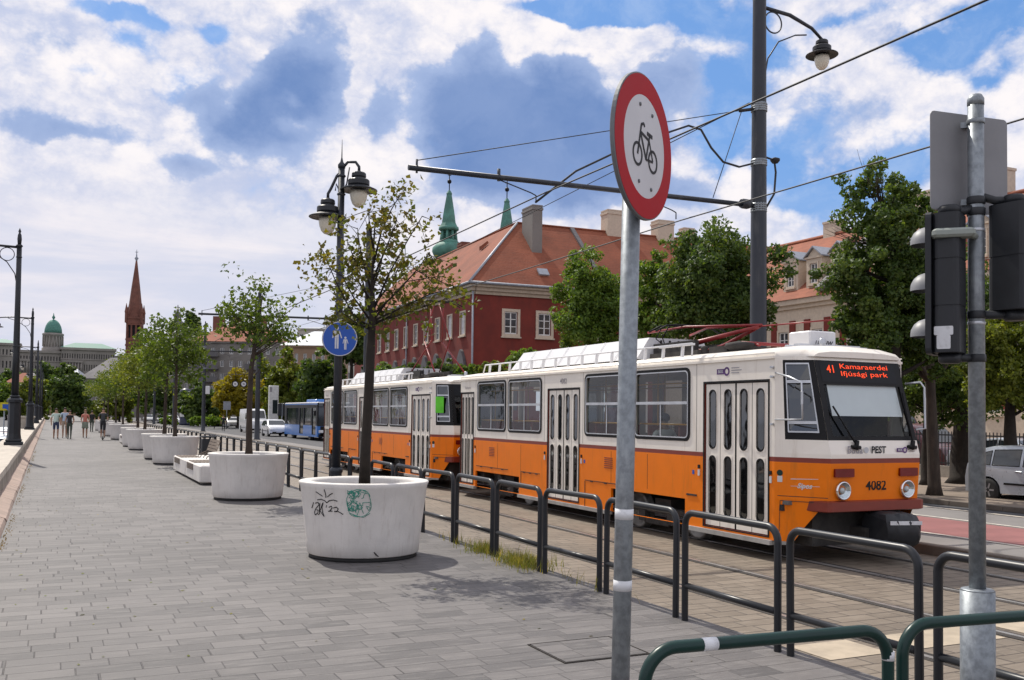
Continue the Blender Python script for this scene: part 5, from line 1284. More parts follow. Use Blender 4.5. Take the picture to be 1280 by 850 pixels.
# ---- distant buildings
def block(name, label, cat, px0, px1, py_top, D, depth, wall_m, roof_m, roof_py, cols, rows, ww=.5, wh=.55, z0=-2, hip=True, facing=None, balcony=(), base_py=None, extra=None):
    "a far house: front from px0 to px1 at distance D, eaves at py_top, ridge at roof_py"
    a, c = atd(px0, py_top, D), atd(px1, py_top, D); u = Vector((c.x-a.x, c.y-a.y, 0)); L = u.length; u.normalize(); n = Vector((u.y, -u.x, 0))
    if facing: pass
    ze = zof((px0+px1)/2, py_top, (a.x+c.x)/2, (a.y+c.y)/2); zr = zof((px0+px1)/2, roof_py, (a.x+c.x)/2-n.x*depth*.5, (a.y+c.y)/2-n.y*depth*.5)
    t = empty(name, (a.x, a.y, 0), label, cat); bk = -n
    cw = L/cols; rh = (ze-.6-max(z0, 0))/rows; ops = []
    for i in range(cols):
        for j in range(rows):
            x = cw*(i+.5); z = max(z0, 0)+rh*(j+.5); ops.append((x-cw*ww/2, x+cw*ww/2, z-rh*wh/2, z+rh*wh/2))
    b = MB(); b.panel(lambda q, z: u*q+UP*z, [0, L], [z0, ze], ops, bk*.3, 0)
    P = lambda x, y, z: u*x+bk*y+UP*z
    b.face([P(0, 0, z0), P(0, depth, z0), P(0, depth, ze), P(0, 0, ze)]); b.face([P(L, 0, z0), P(L, depth, z0), P(L, depth, ze), P(L, 0, ze)]); b.face([P(0, depth, z0), P(L, depth, z0), P(L, depth, ze), P(0, depth, ze)])
    b.obox(P(-.3, -.3, ze-.35), u*(L+.6), bk*(depth+.6), UP*.35, 0); b.build('wall', wall_m, t)
    r = MB(); i = depth*.45 if hip else 0; e = .5
    if i*2 > L*.9: i = L*.4
    A, B, Cc, Dd = P(-e, -e, ze), P(L+e, -e, ze), P(L+e, depth+e, ze), P(-e, depth+e, ze); R0, R1 = P(i, depth*.5, zr), P(L-i, depth*.5, zr)
    r.face([A, B, R1, R0]); r.face([B, Cc, R1]); r.face([Cc, Dd, R0, R1]); r.face([Dd, A, R0]); rf = r.build('roof', roof_m, t)
    w = MB()
    for q in ops[:100]:
        xc, zc = (q[0]+q[1])/2, (q[2]+q[3])/2; wd, hg = q[1]-q[0], q[3]-q[2]
        w = MB(); o = u*xc+UP*zc+bk*.22
        w.ringplate([(-wd/2, -hg/2), (wd/2, -hg/2), (wd/2, hg/2), (-wd/2, hg/2)], [(-wd/2+.12, -hg/2+.12), (wd/2-.12, -hg/2+.12), (wd/2-.12, hg/2-.12), (-wd/2+.12, hg/2-.12)], o, u, UP, n*.08, 0)
        w.obox(o-u*.05-UP*hg/2, u*.1, UP*hg, n*.06, 0); w.face([o+u*x+UP*y for x, y in ((-wd/2, -hg/2), (wd/2, -hg/2), (wd/2, hg/2), (-wd/2, hg/2))], 1); w.build('window', ['paintwhite', 'pane'], t)
    for (x0, x1, j) in balcony:
        z = max(z0, 0)+rh*j+.2; m = MB(); m.obox(P(x0*L, -1.2, z-.15), u*(x1-x0)*L, bk*1.2, UP*.15, 0); m.obox(P(x0*L, -1.2, z), u*(x1-x0)*L, bk*.06, UP*1.0, 0); m.build('balcony', 'greyslate', t)
    return t, u, bk, L, ze, zr, rf
t, u, bk, L, ze, zr, rf = block('apartment_block', 'grey rendered apartment block with orange tiled roof and balconies', 'building', 238, 352, 427, 190, 14, 'greyrender', 'tiles_light', 404, 10, 6, .42, .5, balcony=[(.1, .32, 3), (.1, .32, 4), (.1, .32, 5), (.62, .8, 3), (.62, .8, 4)])
for x in (.12, .3, .6): q = MB(); q.obox(u*(x*L)+bk*7+UP*(zr-2), u*2.2, bk*1.2, UP*3.4); q.build('chimney', 'brick_red', rf)
block('brown_house', 'low brown house with pale roof half hidden by trees beside the blue sign', 'building', 354, 420, 432, 170, 13, 'brownrender', 'zinc', 414, 6, 4, .4, .5)
t, u, bk, L, ze, zr, rf = block('flat_roofed_house', 'pale flat roofed house with terraces above the brown house', 'building', 372, 452, 411, 260, 16, 'paleren', 'zinc', 408, 8, 7, .5, .5, hip=True)
q = MB(); q.obox(u*(L*.4)+bk*4+UP*ze, u*9, bk*6, UP*3.2); q.build('roof_house', 'paleren', rf)
block('slate_roofed_house', 'stone house with grey slate hip roof in front of the palace', 'building', 101, 150, 473, 300, 20, 'greyrender', 'slate_roof', 447, 6, 5, .42, .55)
block('long_roofed_house', 'old house with long sloping dark roof below the red spire', 'building', 148, 236, 452, 330, 18, 'brownrender', 'brown_roof', 428, 12, 6, .42, .5)
block('white_villa', 'small white house on the far left below the palace', 'building', 8, 30, 478, 330, 12, 'paleren', 'tiles_light', 466, 4, 3, .4, .5)
block('beige_villa', 'small beige house between lamp posts below the palace', 'building', 27, 52, 470, 360, 12, 'brownrender', 'slate_roof', 463, 3, 3, .3, .4)
block('blue_roofed_house', 'small house with dark blue roof below the palace wing', 'building', 66, 100, 479, 320, 12, 'brownrender', 'zinc', 461, 5, 4, .3, .5)
# shops and plinths far along the road
block('corner_house', 'grey house far down the road with shop signs behind the planter trees', 'building', 178, 238, 455, 210, 14, 'greyrender', 'slate_roof', 440, 6, 4, .4, .55)

def church():
    D = 380; c = atd(168, 430, D); t = empty('red_church_spire', (c.x, c.y, 0), 'tall red brick church tower with needle spire on the skyline', 'church tower', None, -R(12))
    Z = lambda py: zof(168, py, c.x, c.y); w = 18*D/1200/2
    b = MB(); ops = []
    z0, z1 = Z(520), Z(398)
    for k in range(4):
        a = PI/2*k; u = Vector((math.cos(a), math.sin(a), 0)); n = Vector((u.y, -u.x, 0))
        b.panel(lambda q, z: n*w+u*q+UP*z, [-w, w], [z0, Z(432), z1], [(x-.55, x+.55, Z(423), Z(407)) for x in (-w*.6, 0, w*.6)], -n*.8)
    for z, e in ((z1, .5), (Z(404), .25), (Z(425), .3), (Z(432), .4)): b.box((0, 0, z), (2*w+e, 2*w+e, .7))
    b.box((0, 0, (Z(423)+Z(407))/2), (2*w-2, 2*w-2, Z(407)-Z(423)), 1)
    b.build('tower_wall', ['brick_red', 'black'], t)
    s = MB()
    for k in range(4):
        a = PI/2*k; u = Vector((math.cos(a), math.sin(a), 0)); n = Vector((u.y, -u.x, 0)); o = n*w; q = n*w*.3
        s.face([o-u*w*.62+UP*z1, o+u*w*.62+UP*z1, o+UP*Z(384)]); s.face([o-u*w*.62+UP*z1, o+UP*Z(384), q+UP*Z(384)]); s.face([o+u*w*.62+UP*z1, q+UP*Z(384), o+UP*Z(384)])
    s.build('gable', 'brick_red', t)
    q = MB(); q.lathe([(w*1.08, z1+.2), (w*.84, Z(380)), (w*.56, Z(358)), (w*.26, Z(337)), (w*.1, Z(325))], (0, 0, 0), 8, smooth=False); q.build('spire_roof', 'brick_red', t)
    for sx in (-1, 1):
        for sy in (-1, 1): p = MB(); p.lathe([(.55, z1-2), (.55, Z(392)), (.7, Z(391)), (.05, Z(380))], (sx*w, sy*w, 0), 8, smooth=False); p.build('pinnacle', 'brick_red', t)
    f = MB(); f.lathe([(w*.12, Z(327)), (.35, Z(325)), (.8, Z(323)), (.3, Z(321)), (.15, Z(316)), (.1, Z(312))], (0, 0, 0), 8); f.tube([(-.6, 0, Z(315)), (.6, 0, Z(315))], .12, 5); f.build('finial', 'zinc', t)
church()
# small dark turret on the skyline
c = atd(222, 400, 330); t = empty('dark_turret', (c.x, c.y, 0), 'small dark church turret rising behind the planter trees', 'church tower'); Z = lambda py: zof(222, py, c.x, c.y)
m = MB(); m.box((0, 0, Z(420)/2), (5, 5, Z(412))); m.build('tower_wall', 'paleren', t)
m = MB(); m.lathe([(3, Z(412)), (2.4, Z(404)), (1.2, Z(400)), (1.3, Z(396)), (1.5, Z(394)), (.5, Z(390)), (.1, Z(381))], (0, 0, 0), 10); m.build('spire_roof', 'greyslate', t)
# palace on the hill
def palace():
    D = 640; k = D/1200.; c = atd(65, 470, D); fr = Vector((c.x, c.y, 0)).normalized(); u = Vector((fr.y, -fr.x, 0))
    t = empty('hilltop_palace', (c.x, c.y, 0), 'long grey palace with green copper dome on the far left hill', 'palace', None, math.atan2(u.y, u.x))
    X = lambda px: (px-65)*k; Z = lambda py: zof(65, py, c.x, c.y)
    b = MB()
    def wing(x0, x1, z0, z1, y, n, m=0, dep=22):
        w = (x1-x0)/n; ops = []
        for i in range(n):
            for j in range(3):
                zz = z0+(z1-z0)*(.2+.27*j); ops.append((x0+w*(i+.3), x0+w*(i+.7), zz, zz+(z1-z0)*.16))
        b.panel(lambda q, z: Vector((q, y, z)), [x0, x1], [z0, z1], ops, (0, 1.2, 0)); b.box(((x0+x1)/2, y+dep/2+1.25, (z0+z1)/2), (x1-x0-.1, dep, z1-z0-.1), 1)
        b.face([(x0, y, z0), (x0, y+dep, z0), (x0, y+dep, z1), (x0, y, z1)]); b.face([(x1, y, z0), (x1, y+dep, z0), (x1, y+dep, z1), (x1, y, z1)])
        b.box(((x0+x1)/2, y+dep/2, z1+.6), (x1-x0+2, dep+2, 1.6)); b.box(((x0+x1)/2, y+dep/2, z0+(z1-z0)*.76), (x1-x0+.8, dep+.8, .8))
    zb = Z(486); wing(X(-60), X(28), zb, Z(433), 4, 22); wing(X(28), X(75), zb, Z(441), 2, 14); wing(X(75), X(137), zb, Z(436), 0, 22); wing(X(137), X(156), zb, Z(444), 6, 6)
    b.build('wall', ['palace', 'greyslate'], t)
    for px0, px1, n in ((78, 98, 7), (30, 40, 4)):
        cl = MB()
        for i in range(n): x = X(px0)+(X(px1)-X(px0))*i/(n-1); cl.lathe([(.75, Z(466)), (.65, Z(452))], (x, -1.2, 0), 8)
        cl.box(((X(px0)+X(px1))/2, -1.0, Z(451)), (X(px1)-X(px0)+2, 2.4, 1.4)); cl.build('colonnade', 'palace', t)
    for x0, x1, ze, zr, y in ((X(-62), X(27), Z(433)+1.4, Z(425), 4), (X(75), X(137), Z(436)+1.4, Z(426.5), 0), (X(137), X(157), Z(444)+1, Z(440), 6)):
        r = MB(); i = 8; r.hexa([(x0-1, y-1, ze), (x1+1, y-1, ze), (x1+1, y+23, ze), (x0-1, y+23, ze), (x0+i, y+7, zr), (x1-i, y+7, zr), (x1-i, y+16, zr), (x0+i, y+16, zr)]); r.build('roof', 'copper', t)
    d = MB(); r0 = 11.2*k; d.lathe([(r0*1.15, Z(446)), (r0*1.15, Z(434)), (r0*1.0, Z(433)), (r0*1.0, Z(419)), (r0*1.12, Z(418)), (r0*1.12, Z(415.5)), (r0*.98, Z(415))], (0, 12, 0), 32)
    for i in range(20): a = 2*PI*i/20; d.tube([(r0*1.04*math.cos(a), 12+r0*1.04*math.sin(a), Z(432)), (r0*1.04*math.cos(a), 12+r0*1.04*math.sin(a), Z(419))], .4, 6)
    d.build('drum', 'palace', t)
    d = MB(); d.lathe([(r0*.93*math.cos(R(a)), Z(415)+(Z(397.5)-Z(415))*math.sin(R(a))) for a in (0, 15, 30, 45, 58, 70, 80, 87)]+[(.8, Z(396)), (1.1, Z(394.5)), (.5, Z(393)), (.1, Z(389))], (0, 12, 0), 32); d.build('dome', 'copper', t)
palace()
# hill under the palace and wooded slopes
def hill(name, cx, cy, rx, ry, h, m='hill', n=40):
    mb = MB(); rows = []
    for i in range(15):
        r = i/14; rows.append([(cx+rx*r*math.cos(2*PI*j/n)*(1+.1*math.sin(3*2*PI*j/n)), cy+ry*r*math.sin(2*PI*j/n)*(1+.08*math.cos(5*2*PI*j/n)), -1+h*(math.cos(PI*r)*.5+.5)+1.2*math.sin(j*2.1+i)) for j in range(n)])
    mb.grid(rows, 0, True, True); return struct(mb.build(name, m))
c = atd(75, 470, 720); hill('hill', c.x+5, c.y+20, 190, 130, zof(65, 484, atd(65, 470, 640).x, atd(65, 470, 640).y)+1.5)
c = atd(330, 480, 620); hill('hill', c.x, c.y, 260, 150, 26)

# ================================================================== TREES
def big_tree(label, px, D, py_top, py_bot, halfw_px, m, seed, nclump=150, per=26, group=None, name='street_tree', tr=.22, z0=-.25, leaf=None, depth=None, trunk=None, cl=.24):
    "broad tree whose crown spans py_top..py_bot and +-halfw_px at distance D"
    p = atd(px, (py_top+py_bot)/2, D); zt, zb = zof(px, py_top, p.x, p.y), zof(px, py_bot, p.x, p.y); k = D/1200.
    rad = (halfw_px*k, (depth or halfw_px*.9)*k, (zt-zb)/2); cz = (zt+zb)/2-z0
    th = trunk if trunk else max(.6, zb-z0)
    return tree(name, label, (p.x, p.y, z0), th, tr, (0, 0, cz), rad, nclump, per, min(rad)*cl, leaf or max(.1, .0052*D), m, group, 'bark_dark', seed, 14, top=cz+rad[2]*.5)
# behind the tram
big_tree('bushy green tree in front of the red house, just left of the sign post', 742, 36, 318, 462, 48, 'leaf_mid', 101, 260, 70, leaf=.14)
big_tree('broad dark green tree between the two houses, behind the tram', 896, 30, 284, 455, 74, 'leaf_dark', 102, 360, 90, leaf=.13, depth=62)
big_tree('lighter green tree leaning against the broad dark one', 822, 33, 314, 455, 34, 'leaf_mid', 103, 260, 40, leaf=.14)
big_tree('tall dark green tree behind the traffic light pole', 1116, 24.5, 208, 525, 84, 'leaf_dark', 104, 420, 105, tr=.34, leaf=.115, depth=62, cl=.2)
big_tree('bushy tree filling the gap right of the traffic light pole', 1262, 27, 384, 545, 70, 'leaf_olive', 105, 320, 80, leaf=.12, depth=46)
big_tree('dark tree behind the two right hand signal heads', 1205, 31, 330, 540, 60, 'leaf_dark', 106, 420, 40, tr=.45, leaf=.14)
big_tree('low dark tree shading the pavement above the parked cars', 1160, 30, 400, 545, 58, 'leaf_dark', 107, 300, 40, leaf=.14)
# slender trunk in the sandy strip
def strip_tree():
    p = onz(1168, 619, -.25); t = empty('street_tree', p, 'slim street tree standing in the sandy strip beside the road', 'tree')
    m = MB(); m.tube([(0, 0, -.05), (.0, 0, .25), (-.05, 0, 1.2), (-.1, .02, 2.4), (-.12, .05, 3.6), (-.3, .05, 5.2)], [.24, .17, .15, .14, .12, .05], 10)
    random.seed(8)
    for e in ((-1.1, .3, 4.6), (.9, -.2, 4.8), (-.6, .9, 5.3), (.4, .8, 5.5), (-1.3, -.4, 5.4)): limb(m, (-.1, .02, 3.0), e, .07, .015)
    m.build('trunk', 'bark', t); cc, P, N = crown_points((-.2, .1, 5.0), (1.7, 1.5, 1.4), 130, 34, .4, .3, -.7, 77); leaf_mesh('crown', 'leaf_dark', P, N, .14, t)
strip_tree()
# bare twigs on top of the tall tree
p = atd(1105, 250, 24.5); t = empty('bare_branch', (p.x, p.y, p.z), 'bare grey twigs sticking out of the tall dark tree', 'branch')
m = MB(); random.seed(12)
for k in range(16):
    a = Vector((0, 0, -.6)); e = Vector((random.uniform(-.7, .25), random.uniform(-.3, .3), random.uniform(.3, 1.1))); limb(m, a.lerp(e, .25), e, .018, .004, .15, 4); limb(m, a.lerp(e, .6), e+Vector((random.uniform(-.35, .2), 0, random.uniform(-.1, .3))), .009, .003, .15, 4)
for k in range(5): e = Vector((-1.7-random.random()*.3, 0, -.9+random.uniform(-.15, .2))); limb(m, (-.5, 0, -1.2), e, .014, .003, .12, 4)
m.build('twigs', 'bark', t)
# hedge row behind the tram
for i, (px, D, a, b_, hw, mm) in enumerate([(700, 40, 438, 470, 26, 'leaf_olive'), (655, 42, 436, 470, 22, 'leaf_fresh'), (618, 44, 452, 474, 24, 'leaf_olive'), (588, 46, 456, 476, 20, 'leaf_mid'), (556, 47, 452, 478, 24, 'leaf_dark'), (520, 48, 454, 480, 24, 'leaf_dark'), (486, 50, 456, 482, 22, 'leaf_mid')]):
    big_tree(f'{["first", "second", "third", "fourth", "fifth", "sixth", "seventh"][i]} bush from the right in the row behind the tram roofs', px, D, a, b_, hw, mm, 120+i, 70, 30, 'bushes behind the trams', 'bush', .08, leaf=.2)
# along the road beyond the trams
big_tree('dark round tree behind the rear tram, below the palest roofs', 402, 95, 442, 545, 30, 'leaf_dark', 140, 260, 34, leaf=.5)
big_tree('dark tree behind the blue bus', 360, 120, 448, 545, 30, 'leaf_olive', 141, 220, 32, leaf=.6)
big_tree('dark green tree above the rear tram left of the lamp post', 440, 90, 388, 470, 26, 'leaf_dark', 142, 180, 30, leaf=.45)
big_tree('yellowing tree in front of the apartment block', 298, 125, 468, 530, 30, 'leaf_yellow', 143, 220, 30, leaf=.55)
big_tree('dark tree left of the yellowing one', 255, 140, 480, 540, 28, 'leaf_dark', 144, 220, 30, leaf=.6)
big_tree('tall green tree to the right of the yellowing one', 338, 150, 452, 540, 30, 'leaf_olive', 145, 220, 32, leaf=.65)
# end of the promenade and quay
big_tree('large dark round tree at the far end of the promenade', 86, 150, 462, 528, 24, 'leaf_dark', 150, 300, 34, leaf=.6)
big_tree('round yellowish green tree right of the dark tree at the promenade end', 124, 165, 500, 530, 15, 'leaf_olive', 151, 150, 30, leaf=.6)
big_tree('leafy tree beyond the quay lamps, left of the dark tree', 40, 170, 474, 530, 24, 'leaf_olive', 152, 200, 30, leaf=.65)
big_tree('leafy tree at the left border of the quay', 8, 175, 480, 530, 20, 'leaf_mid', 153, 180, 30, leaf=.65)
big_tree('small dark tree at the palace foot near the third lamp', 62, 330, 455, 490, 16, 'leaf_dark', 154, 150, 26, leaf=1.1)
big_tree('dark bush on the slope left of the first quay lamp', 14, 420, 462, 488, 14, 'leaf_dark', 155, 120, 24, leaf=1.4)
big_tree('dark tree crown on the skyline beside the small turret', 240, 300, 388, 440, 12, 'leaf_dark', 156, 120, 26, leaf=1.0)
for i, (px, a, b_, hw, D) in enumerate([(150, 470, 532, 16, 170), (172, 452, 528, 20, 185), (205, 470, 530, 20, 170)]):
    big_tree(['green street tree far down the road, leftmost behind the planters', 'second green street tree far down the road behind the planters', 'third green street tree far down the road behind the planters'][i], px, D, a, b_, hw, ['leaf_olive', 'leaf_mid', 'leaf_dark'][i], 160+i, 180, 30, leaf=.6)
for i, (px, D) in enumerate([(268, 118), (248, 128), (212, 132)]):
    big_tree(['low leafy shrub beside the far white van', 'low leafy shrub left of the white van', 'low leafy shrub below the white advertising column'][i], px, D, 520, 533, 12, 'leaf_fresh', 170+i, 60, 20, 'roadside shrubs', 'bush', .05, leaf=.4)

# ================================================================== VEHICLES
def wheel_parts(parent, x, y, r, w, side):
    m = MB(); m.lathe([(r*.62, -w/2), (r*.93, -w/2), (r, -w*.3), (r, w*.3), (r*.93, w/2), (r*.62, w/2)], (x, y, r), 24, axis=(0, side, 0)); t = m.build('wheel', 'tyre', parent)
    m = MB(); m.lathe([(r*.63, w*.42), (r*.58, w*.46), (r*.5, w*.3), (r*.16, w*.34), (r*.12, w*.42), (.01, w*.42)], (x, y, r), 20, axis=(0, side, 0)); 
    for k in range(5): a = 2*PI*k/5; c = Vector((x+math.cos(a)*r*.35, y+side*w*.36, r+math.sin(a)*r*.35)); d = Vector((math.cos(a), 0, math.sin(a))); e = Vector((-math.sin(a), 0, math.cos(a))); m.obox(c-d*r*.22-e*r*.07, d*r*.44, e*r*.14, Vector((0, side*.03, 0)))
    m.build('rim', 'rim', t)
def car(name, loc, rz, label, paint, L, W, H, prof, wins, wheels, r=.31, cat='car', lights=True, van=False, ws=None):
    """prof: half outline list (x, z) from the rear sill over the roof to the front sill, length along x;
    stations share a tumblehome; wins: side window polygons; ws: (rear glass, front glass) index pairs of prof edges"""
    t = empty(name, loc, label, cat, None, rz); zb = .24; zw = max(p[1] for p in prof)
    belt = .58*H if not van else .5*H
    def hw(z): return W/2*(1-.035*max(0, (belt-z)/belt)) if z < belt else W/2*(1-.16*((z-belt)/(zw-belt))**1.3*(.55 if van else 1))
    # outline cut into a closed strip across the car
    bm = MB(); n = len(prof)
    segs = []
    for i in range(n-1):
        a, c = prof[i], prof[i+1]; k = 3
        for j in range(k): segs.append((a[0]+(c[0]-a[0])*j/k, a[1]+(c[1]-a[1])*j/k))
    segs.append(prof[-1])
    rows = []
    for x, z in segs:
        h = hw(z); e = .06
        rows.append([(x, -h, z-.0), (x, -h+e*.4, z+.012), (x, -h+.22, z+.03), (x, 0, z+.035), (x, h-.22, z+.03), (x, h-e*.4, z+.012), (x, h, z-.0)])
    bm.grid(rows, 0, True)
    # sides: polygons split on horizontal bands following the tumblehome, wheel arches cut out
    for s in (-1, 1):
        xs = sorted(set([round(p[0], 3) for p in segs]+[round(x+r*1.16*math.cos(R(a)), 3) for x in wheels for a in range(0, 181, 20)]))
        def top(x):
            zz = [a[1]+(c[1]-a[1])*((x-a[0])/(c[0]-a[0])) for a, c in zip(prof, prof[1:]) if abs(c[0]-a[0]) > 1e-6 and min(a[0], c[0])-1e-6 <= x <= max(a[0], c[0])+1e-6]
            return max(zz) if zz else zb
        def bot(x):
            for wx in wheels:
                d = abs(x-wx)
                if d < r*1.16: return max(zb, r+math.sqrt((r*1.16)**2-d*d)*.98)
            return zb
        cols = []
        for x in xs:
            a, c = bot(x), top(x); cols.append([(x, s*hw(a+(c-a)*f), a+(c-a)*f) for f in np.linspace(0, 1, 8)])
        bm.grid(cols, 0, True)
        for wx in wheels:
            ap = [(wx+r*1.16*math.cos(R(a)), max(zb, r+r*1.14*math.sin(R(a)))) for a in range(0, 181, 20)]
            bm.grid([[(x, s*hw(z), z) for x, z in ap], [(x, s*(hw(z)-.28), z) for x, z in ap]], 1, True)
    bm.face([(prof[0][0], -W/2+.03, zb), (prof[-1][0], -W/2+.03, zb), (prof[-1][0], W/2-.03, zb), (prof[0][0], W/2-.03, zb)], 1)
    bm.build('body', [paint, 'rubber'], t)
    for s in (-1, 1):
        for w in wins:
            g = MB(); g.face([(x, s*(hw(z)+.006), z) for x, z in (w if s < 0 else list(reversed(w)))]); g.build('window', 'glass_car', t)
            q = MB(); q.tube([(x, s*(hw(z)+.004), z) for x, z in w], .014, 4, closed=True); q.build('window_trim', 'rubber', t)
        q = MB(); q.box(((wheels[0]+wheels[1])/2, s*(W/2-.0), .5), ((wheels[1]-wheels[0])*.62, .02, .05)); q.build('side_moulding', 'rubber', t)
        for x in ((wheels[0]+wheels[1])/2-.35, (wheels[0]+wheels[1])/2+.55): q = MB(); q.box((x, s*(hw(belt*.98)+.012), belt*.97), (.2, .03, .035), bev=.008); q.build('door_handle', paint, t)
        for wx in wheels: wheel_parts(t, wx, s*(W/2-.1), r, .19, s)
        q = MB(); q.box((wheels[1]-.42, s*(W/2+.07), belt+.12), (.12, .16, .12), bev=.03); q.build('mirror', paint, t)
    for i0, i1 in (ws or ()):
        a, c = prof[i0], prof[i1]; g = MB()
        P = lambda f, k, o=.042: Vector((a[0]+(c[0]-a[0])*f, k*(hw(a[1]+(c[1]-a[1])*f)-.09), a[1]+(c[1]-a[1])*f+o))
        d = 1 if a[0] < c[0] and False else 0
        off = Vector((0.012 if (a[0]+c[0]) > 0 else -.012, 0, .004))
        g.face([P(.08, -1)+off, P(.08, 1)+off, P(.94, 1)+off, P(.94, -1)+off]); g.build('windscreen' if (a[0]+c[0]) > 0 else 'rear_window', 'glass_car', t)
    if lights:
        x0, x1 = prof[0][0], prof[-1][0]
        for s in (-1, 1):
            q = MB(); q.box((x1-.06, s*(W/2-.24), .62 if not van else .82), (.16, .36, .16), bev=.03); q.build('headlight', 'lamp_lens', t)
            q = MB(); q.box((x0+.07, s*(W/2-.14), .8 if not van else 1.0), (.14, .22, .24 if not van else .5), bev=.03); q.build('tail_light', 'redlens', t)
        for px_, w_ in ((x1-.01, .7), (x0+.01, .8)): q = MB(); q.box((px_, 0, .37), (.06, W*w_, .13), bev=.02); q.build('bumper_grille', 'rubber', t)
        for px_, pz_ in ((x1+.03, .42), (x0-.03, .62)): q = MB(); q.box((px_, 0, pz_), (.012, .5, .11)); q.build('number_plate', 'signwhite', t)
    return t
K['glass_car'] = mat('car_glass', (.025, .032, .038), .06, var=.1, vscale=1, spec=.9)
hatch = [(-1.95, .30), (-1.98, .62), (-1.9, .98), (-1.55, 1.36), (-1.2, 1.44), (-.2, 1.47), (.35, 1.40), (1.1, .98), (1.75, .84), (1.95, .66), (1.97, .3)]
hw_ = [[(-1.62, .97), (-1.42, 1.28), (-1.2, 1.34), (-1.22, .96)], [(-1.16, .96), (-1.13, 1.355), (-.35, 1.385), (-.37, .96)], [(-.27, .96), (-.26, 1.385), (.25, 1.33), (.82, .96)]]
sedan = [(-2.15, .32), (-2.2, .7), (-2.1, .95), (-1.5, 1.0), (-.95, 1.36), (-.2, 1.43), (.4, 1.36), (1.1, .97), (1.95, .82), (2.15, .62), (2.17, .3)]
sw_ = [[(-1.28, 1.0), (-.92, 1.3), (-.25, 1.37), (-.27, .98)], [(-.17, .98), (-.16, 1.37), (.35, 1.3), (.85, .98)]]
vanp = [(-2.7, .4), (-2.72, 1.2), (-2.66, 2.3), (-2.5, 2.42), (1.0, 2.44), (1.45, 2.3), (2.0, 1.42), (2.6, 1.15), (2.75, .8), (2.76, .35)]
vw_ = [[(1.02, 1.4), (1.02, 2.02), (1.45, 2.02), (1.82, 1.42)]]
mpv = [(-2.2, .36), (-2.24, .9), (-2.15, 1.3), (-1.85, 1.78), (-1.5, 1.86), (.3, 1.86), (.8, 1.74), (1.5, 1.1), (2.1, .95), (2.3, .7), (2.3, .3)]
mw_ = [[(-1.95, 1.15), (-1.72, 1.62), (-1.0, 1.68), (-1.0, 1.13)], [(-.9, 1.13), (-.9, 1.68), (-.05, 1.68), (-.05, 1.13)], [(.05, 1.13), (.05, 1.68), (.62, 1.64), (1.2, 1.13)]]
# silver hatchback on the right: faces down the road towards the camera side
p = onz(1234, 627, TZ)
car('silver_hatchback', (p.x+.85, p.y-1.28, TZ), R(-90), 'silver hatchback parked at the right border beyond the light pole', 'silver', 3.9, 1.66, 1.47, hatch, hw_, (-1.28, 1.22), ws=((2, 3), (6, 7)))
p = onz(1212, 590, -.25)
car('dark_red_van', (30.5, 27.6, -.25), R(-90), 'dark red people carrier parked behind the slim tree', 'darkred', 4.5, 1.85, 1.86, mpv, mw_, (-1.4, 1.4), .33, 'van', ws=((2, 3), (6, 7)))
car('silver_car', (29.6, 22.3, -.25), R(-90), 'grey car parked in front of the dark red people carrier, half hidden', 'silver', 4.3, 1.75, 1.43, sedan, sw_, (-1.32, 1.35), ws=((3, 4), (6, 7)))
car('white_van', (34.5, 33.5, -.25), R(-90), 'white roofed van parked deepest under the trees', 'darkred', 5.2, 1.95, 2.44, vanp, vw_+[[(-2.4, 1.35), (-2.4, 2.0), (.9, 2.0), (.9, 1.35)]], (-1.6, 1.65), .34, 'van', van=True, ws=((5, 6),))
# traffic far down the road, facing the camera
def facing(px, py): p = onz(px, py, TZ); return p
p = facing(322, 541); car('white_delivery_van', (p.x, p.y+2.7, TZ), R(-90), 'white delivery van driving beside the far overhead mast, nearer one', 'whitecar', 5.5, 2.0, 2.44, vanp, vw_, (-1.7, 1.7), .34, 'van', van=True, ws=((5, 6),))
p = facing(267, 533); car('white_delivery_van', (p.x, p.y+2.7, TZ), R(-90), 'white delivery van farther off, left of the small white car', 'whitecar', 5.5, 2.0, 2.44, vanp, vw_, (-1.7, 1.7), .34, 'van', van=True, ws=((5, 6),))
p = facing(293, 535); car('white_small_car', (p.x, p.y+2, TZ), R(-90), 'small white car between the two delivery vans', 'whitecar', 4.2, 1.75, 1.43, sedan, sw_, (-1.32, 1.35), ws=((3, 4), (6, 7)))
p = facing(349, 546); car('white_taxi', (p.x, p.y+2, TZ), R(-90), 'pale car just left of the blue bus', 'whitecar', 4.0, 1.7, 1.47, hatch, hw_, (-1.28, 1.22), ws=((2, 3), (6, 7)))
for i, (px, py) in enumerate(((204, 529), (216, 530), (186, 528))):
    p = facing(px, py); car('distant_car', (p.x, p.y, TZ), R(-90), ['pale distant car left of the advertising column', 'pale distant car seen under the planter trees', 'pale distant car farthest left on the road'][i], 'whitecar', 4.2, 1.75, 1.43, sedan, sw_, (-1.32, 1.35), ws=((3, 4), (6, 7)))
# cars on the lower quay behind the parapet
for i, (x, y, pn, lb) in enumerate(((-3.45, 69, 'whitecar', 'white car on the lower quay behind the first lamp post'), (-3.6, 76, 'darkred', 'dark red car on the lower quay behind the parapet'), (-3.7, 84, 'whitecar', 'second white car on the lower quay, farther off'), (-3.9, 94, 'silver', 'silver car on the lower quay between lamp posts'), (-3.35, 62, 'silver', 'silver car nearest on the lower quay at the left border'))):
    car('quay_car', (x, y, -1.25), R(90), lb, pn, 4.2, 1.75, 1.47, hatch, hw_, (-1.28, 1.22), ws=((2, 3), (6, 7)))
sheet('quay_road', [(-12, 20), (curbx(20)-1.17, 20), (curbx(110)-1.17, 110), (-12, 110)], -1.25, 'asphalt', .3)
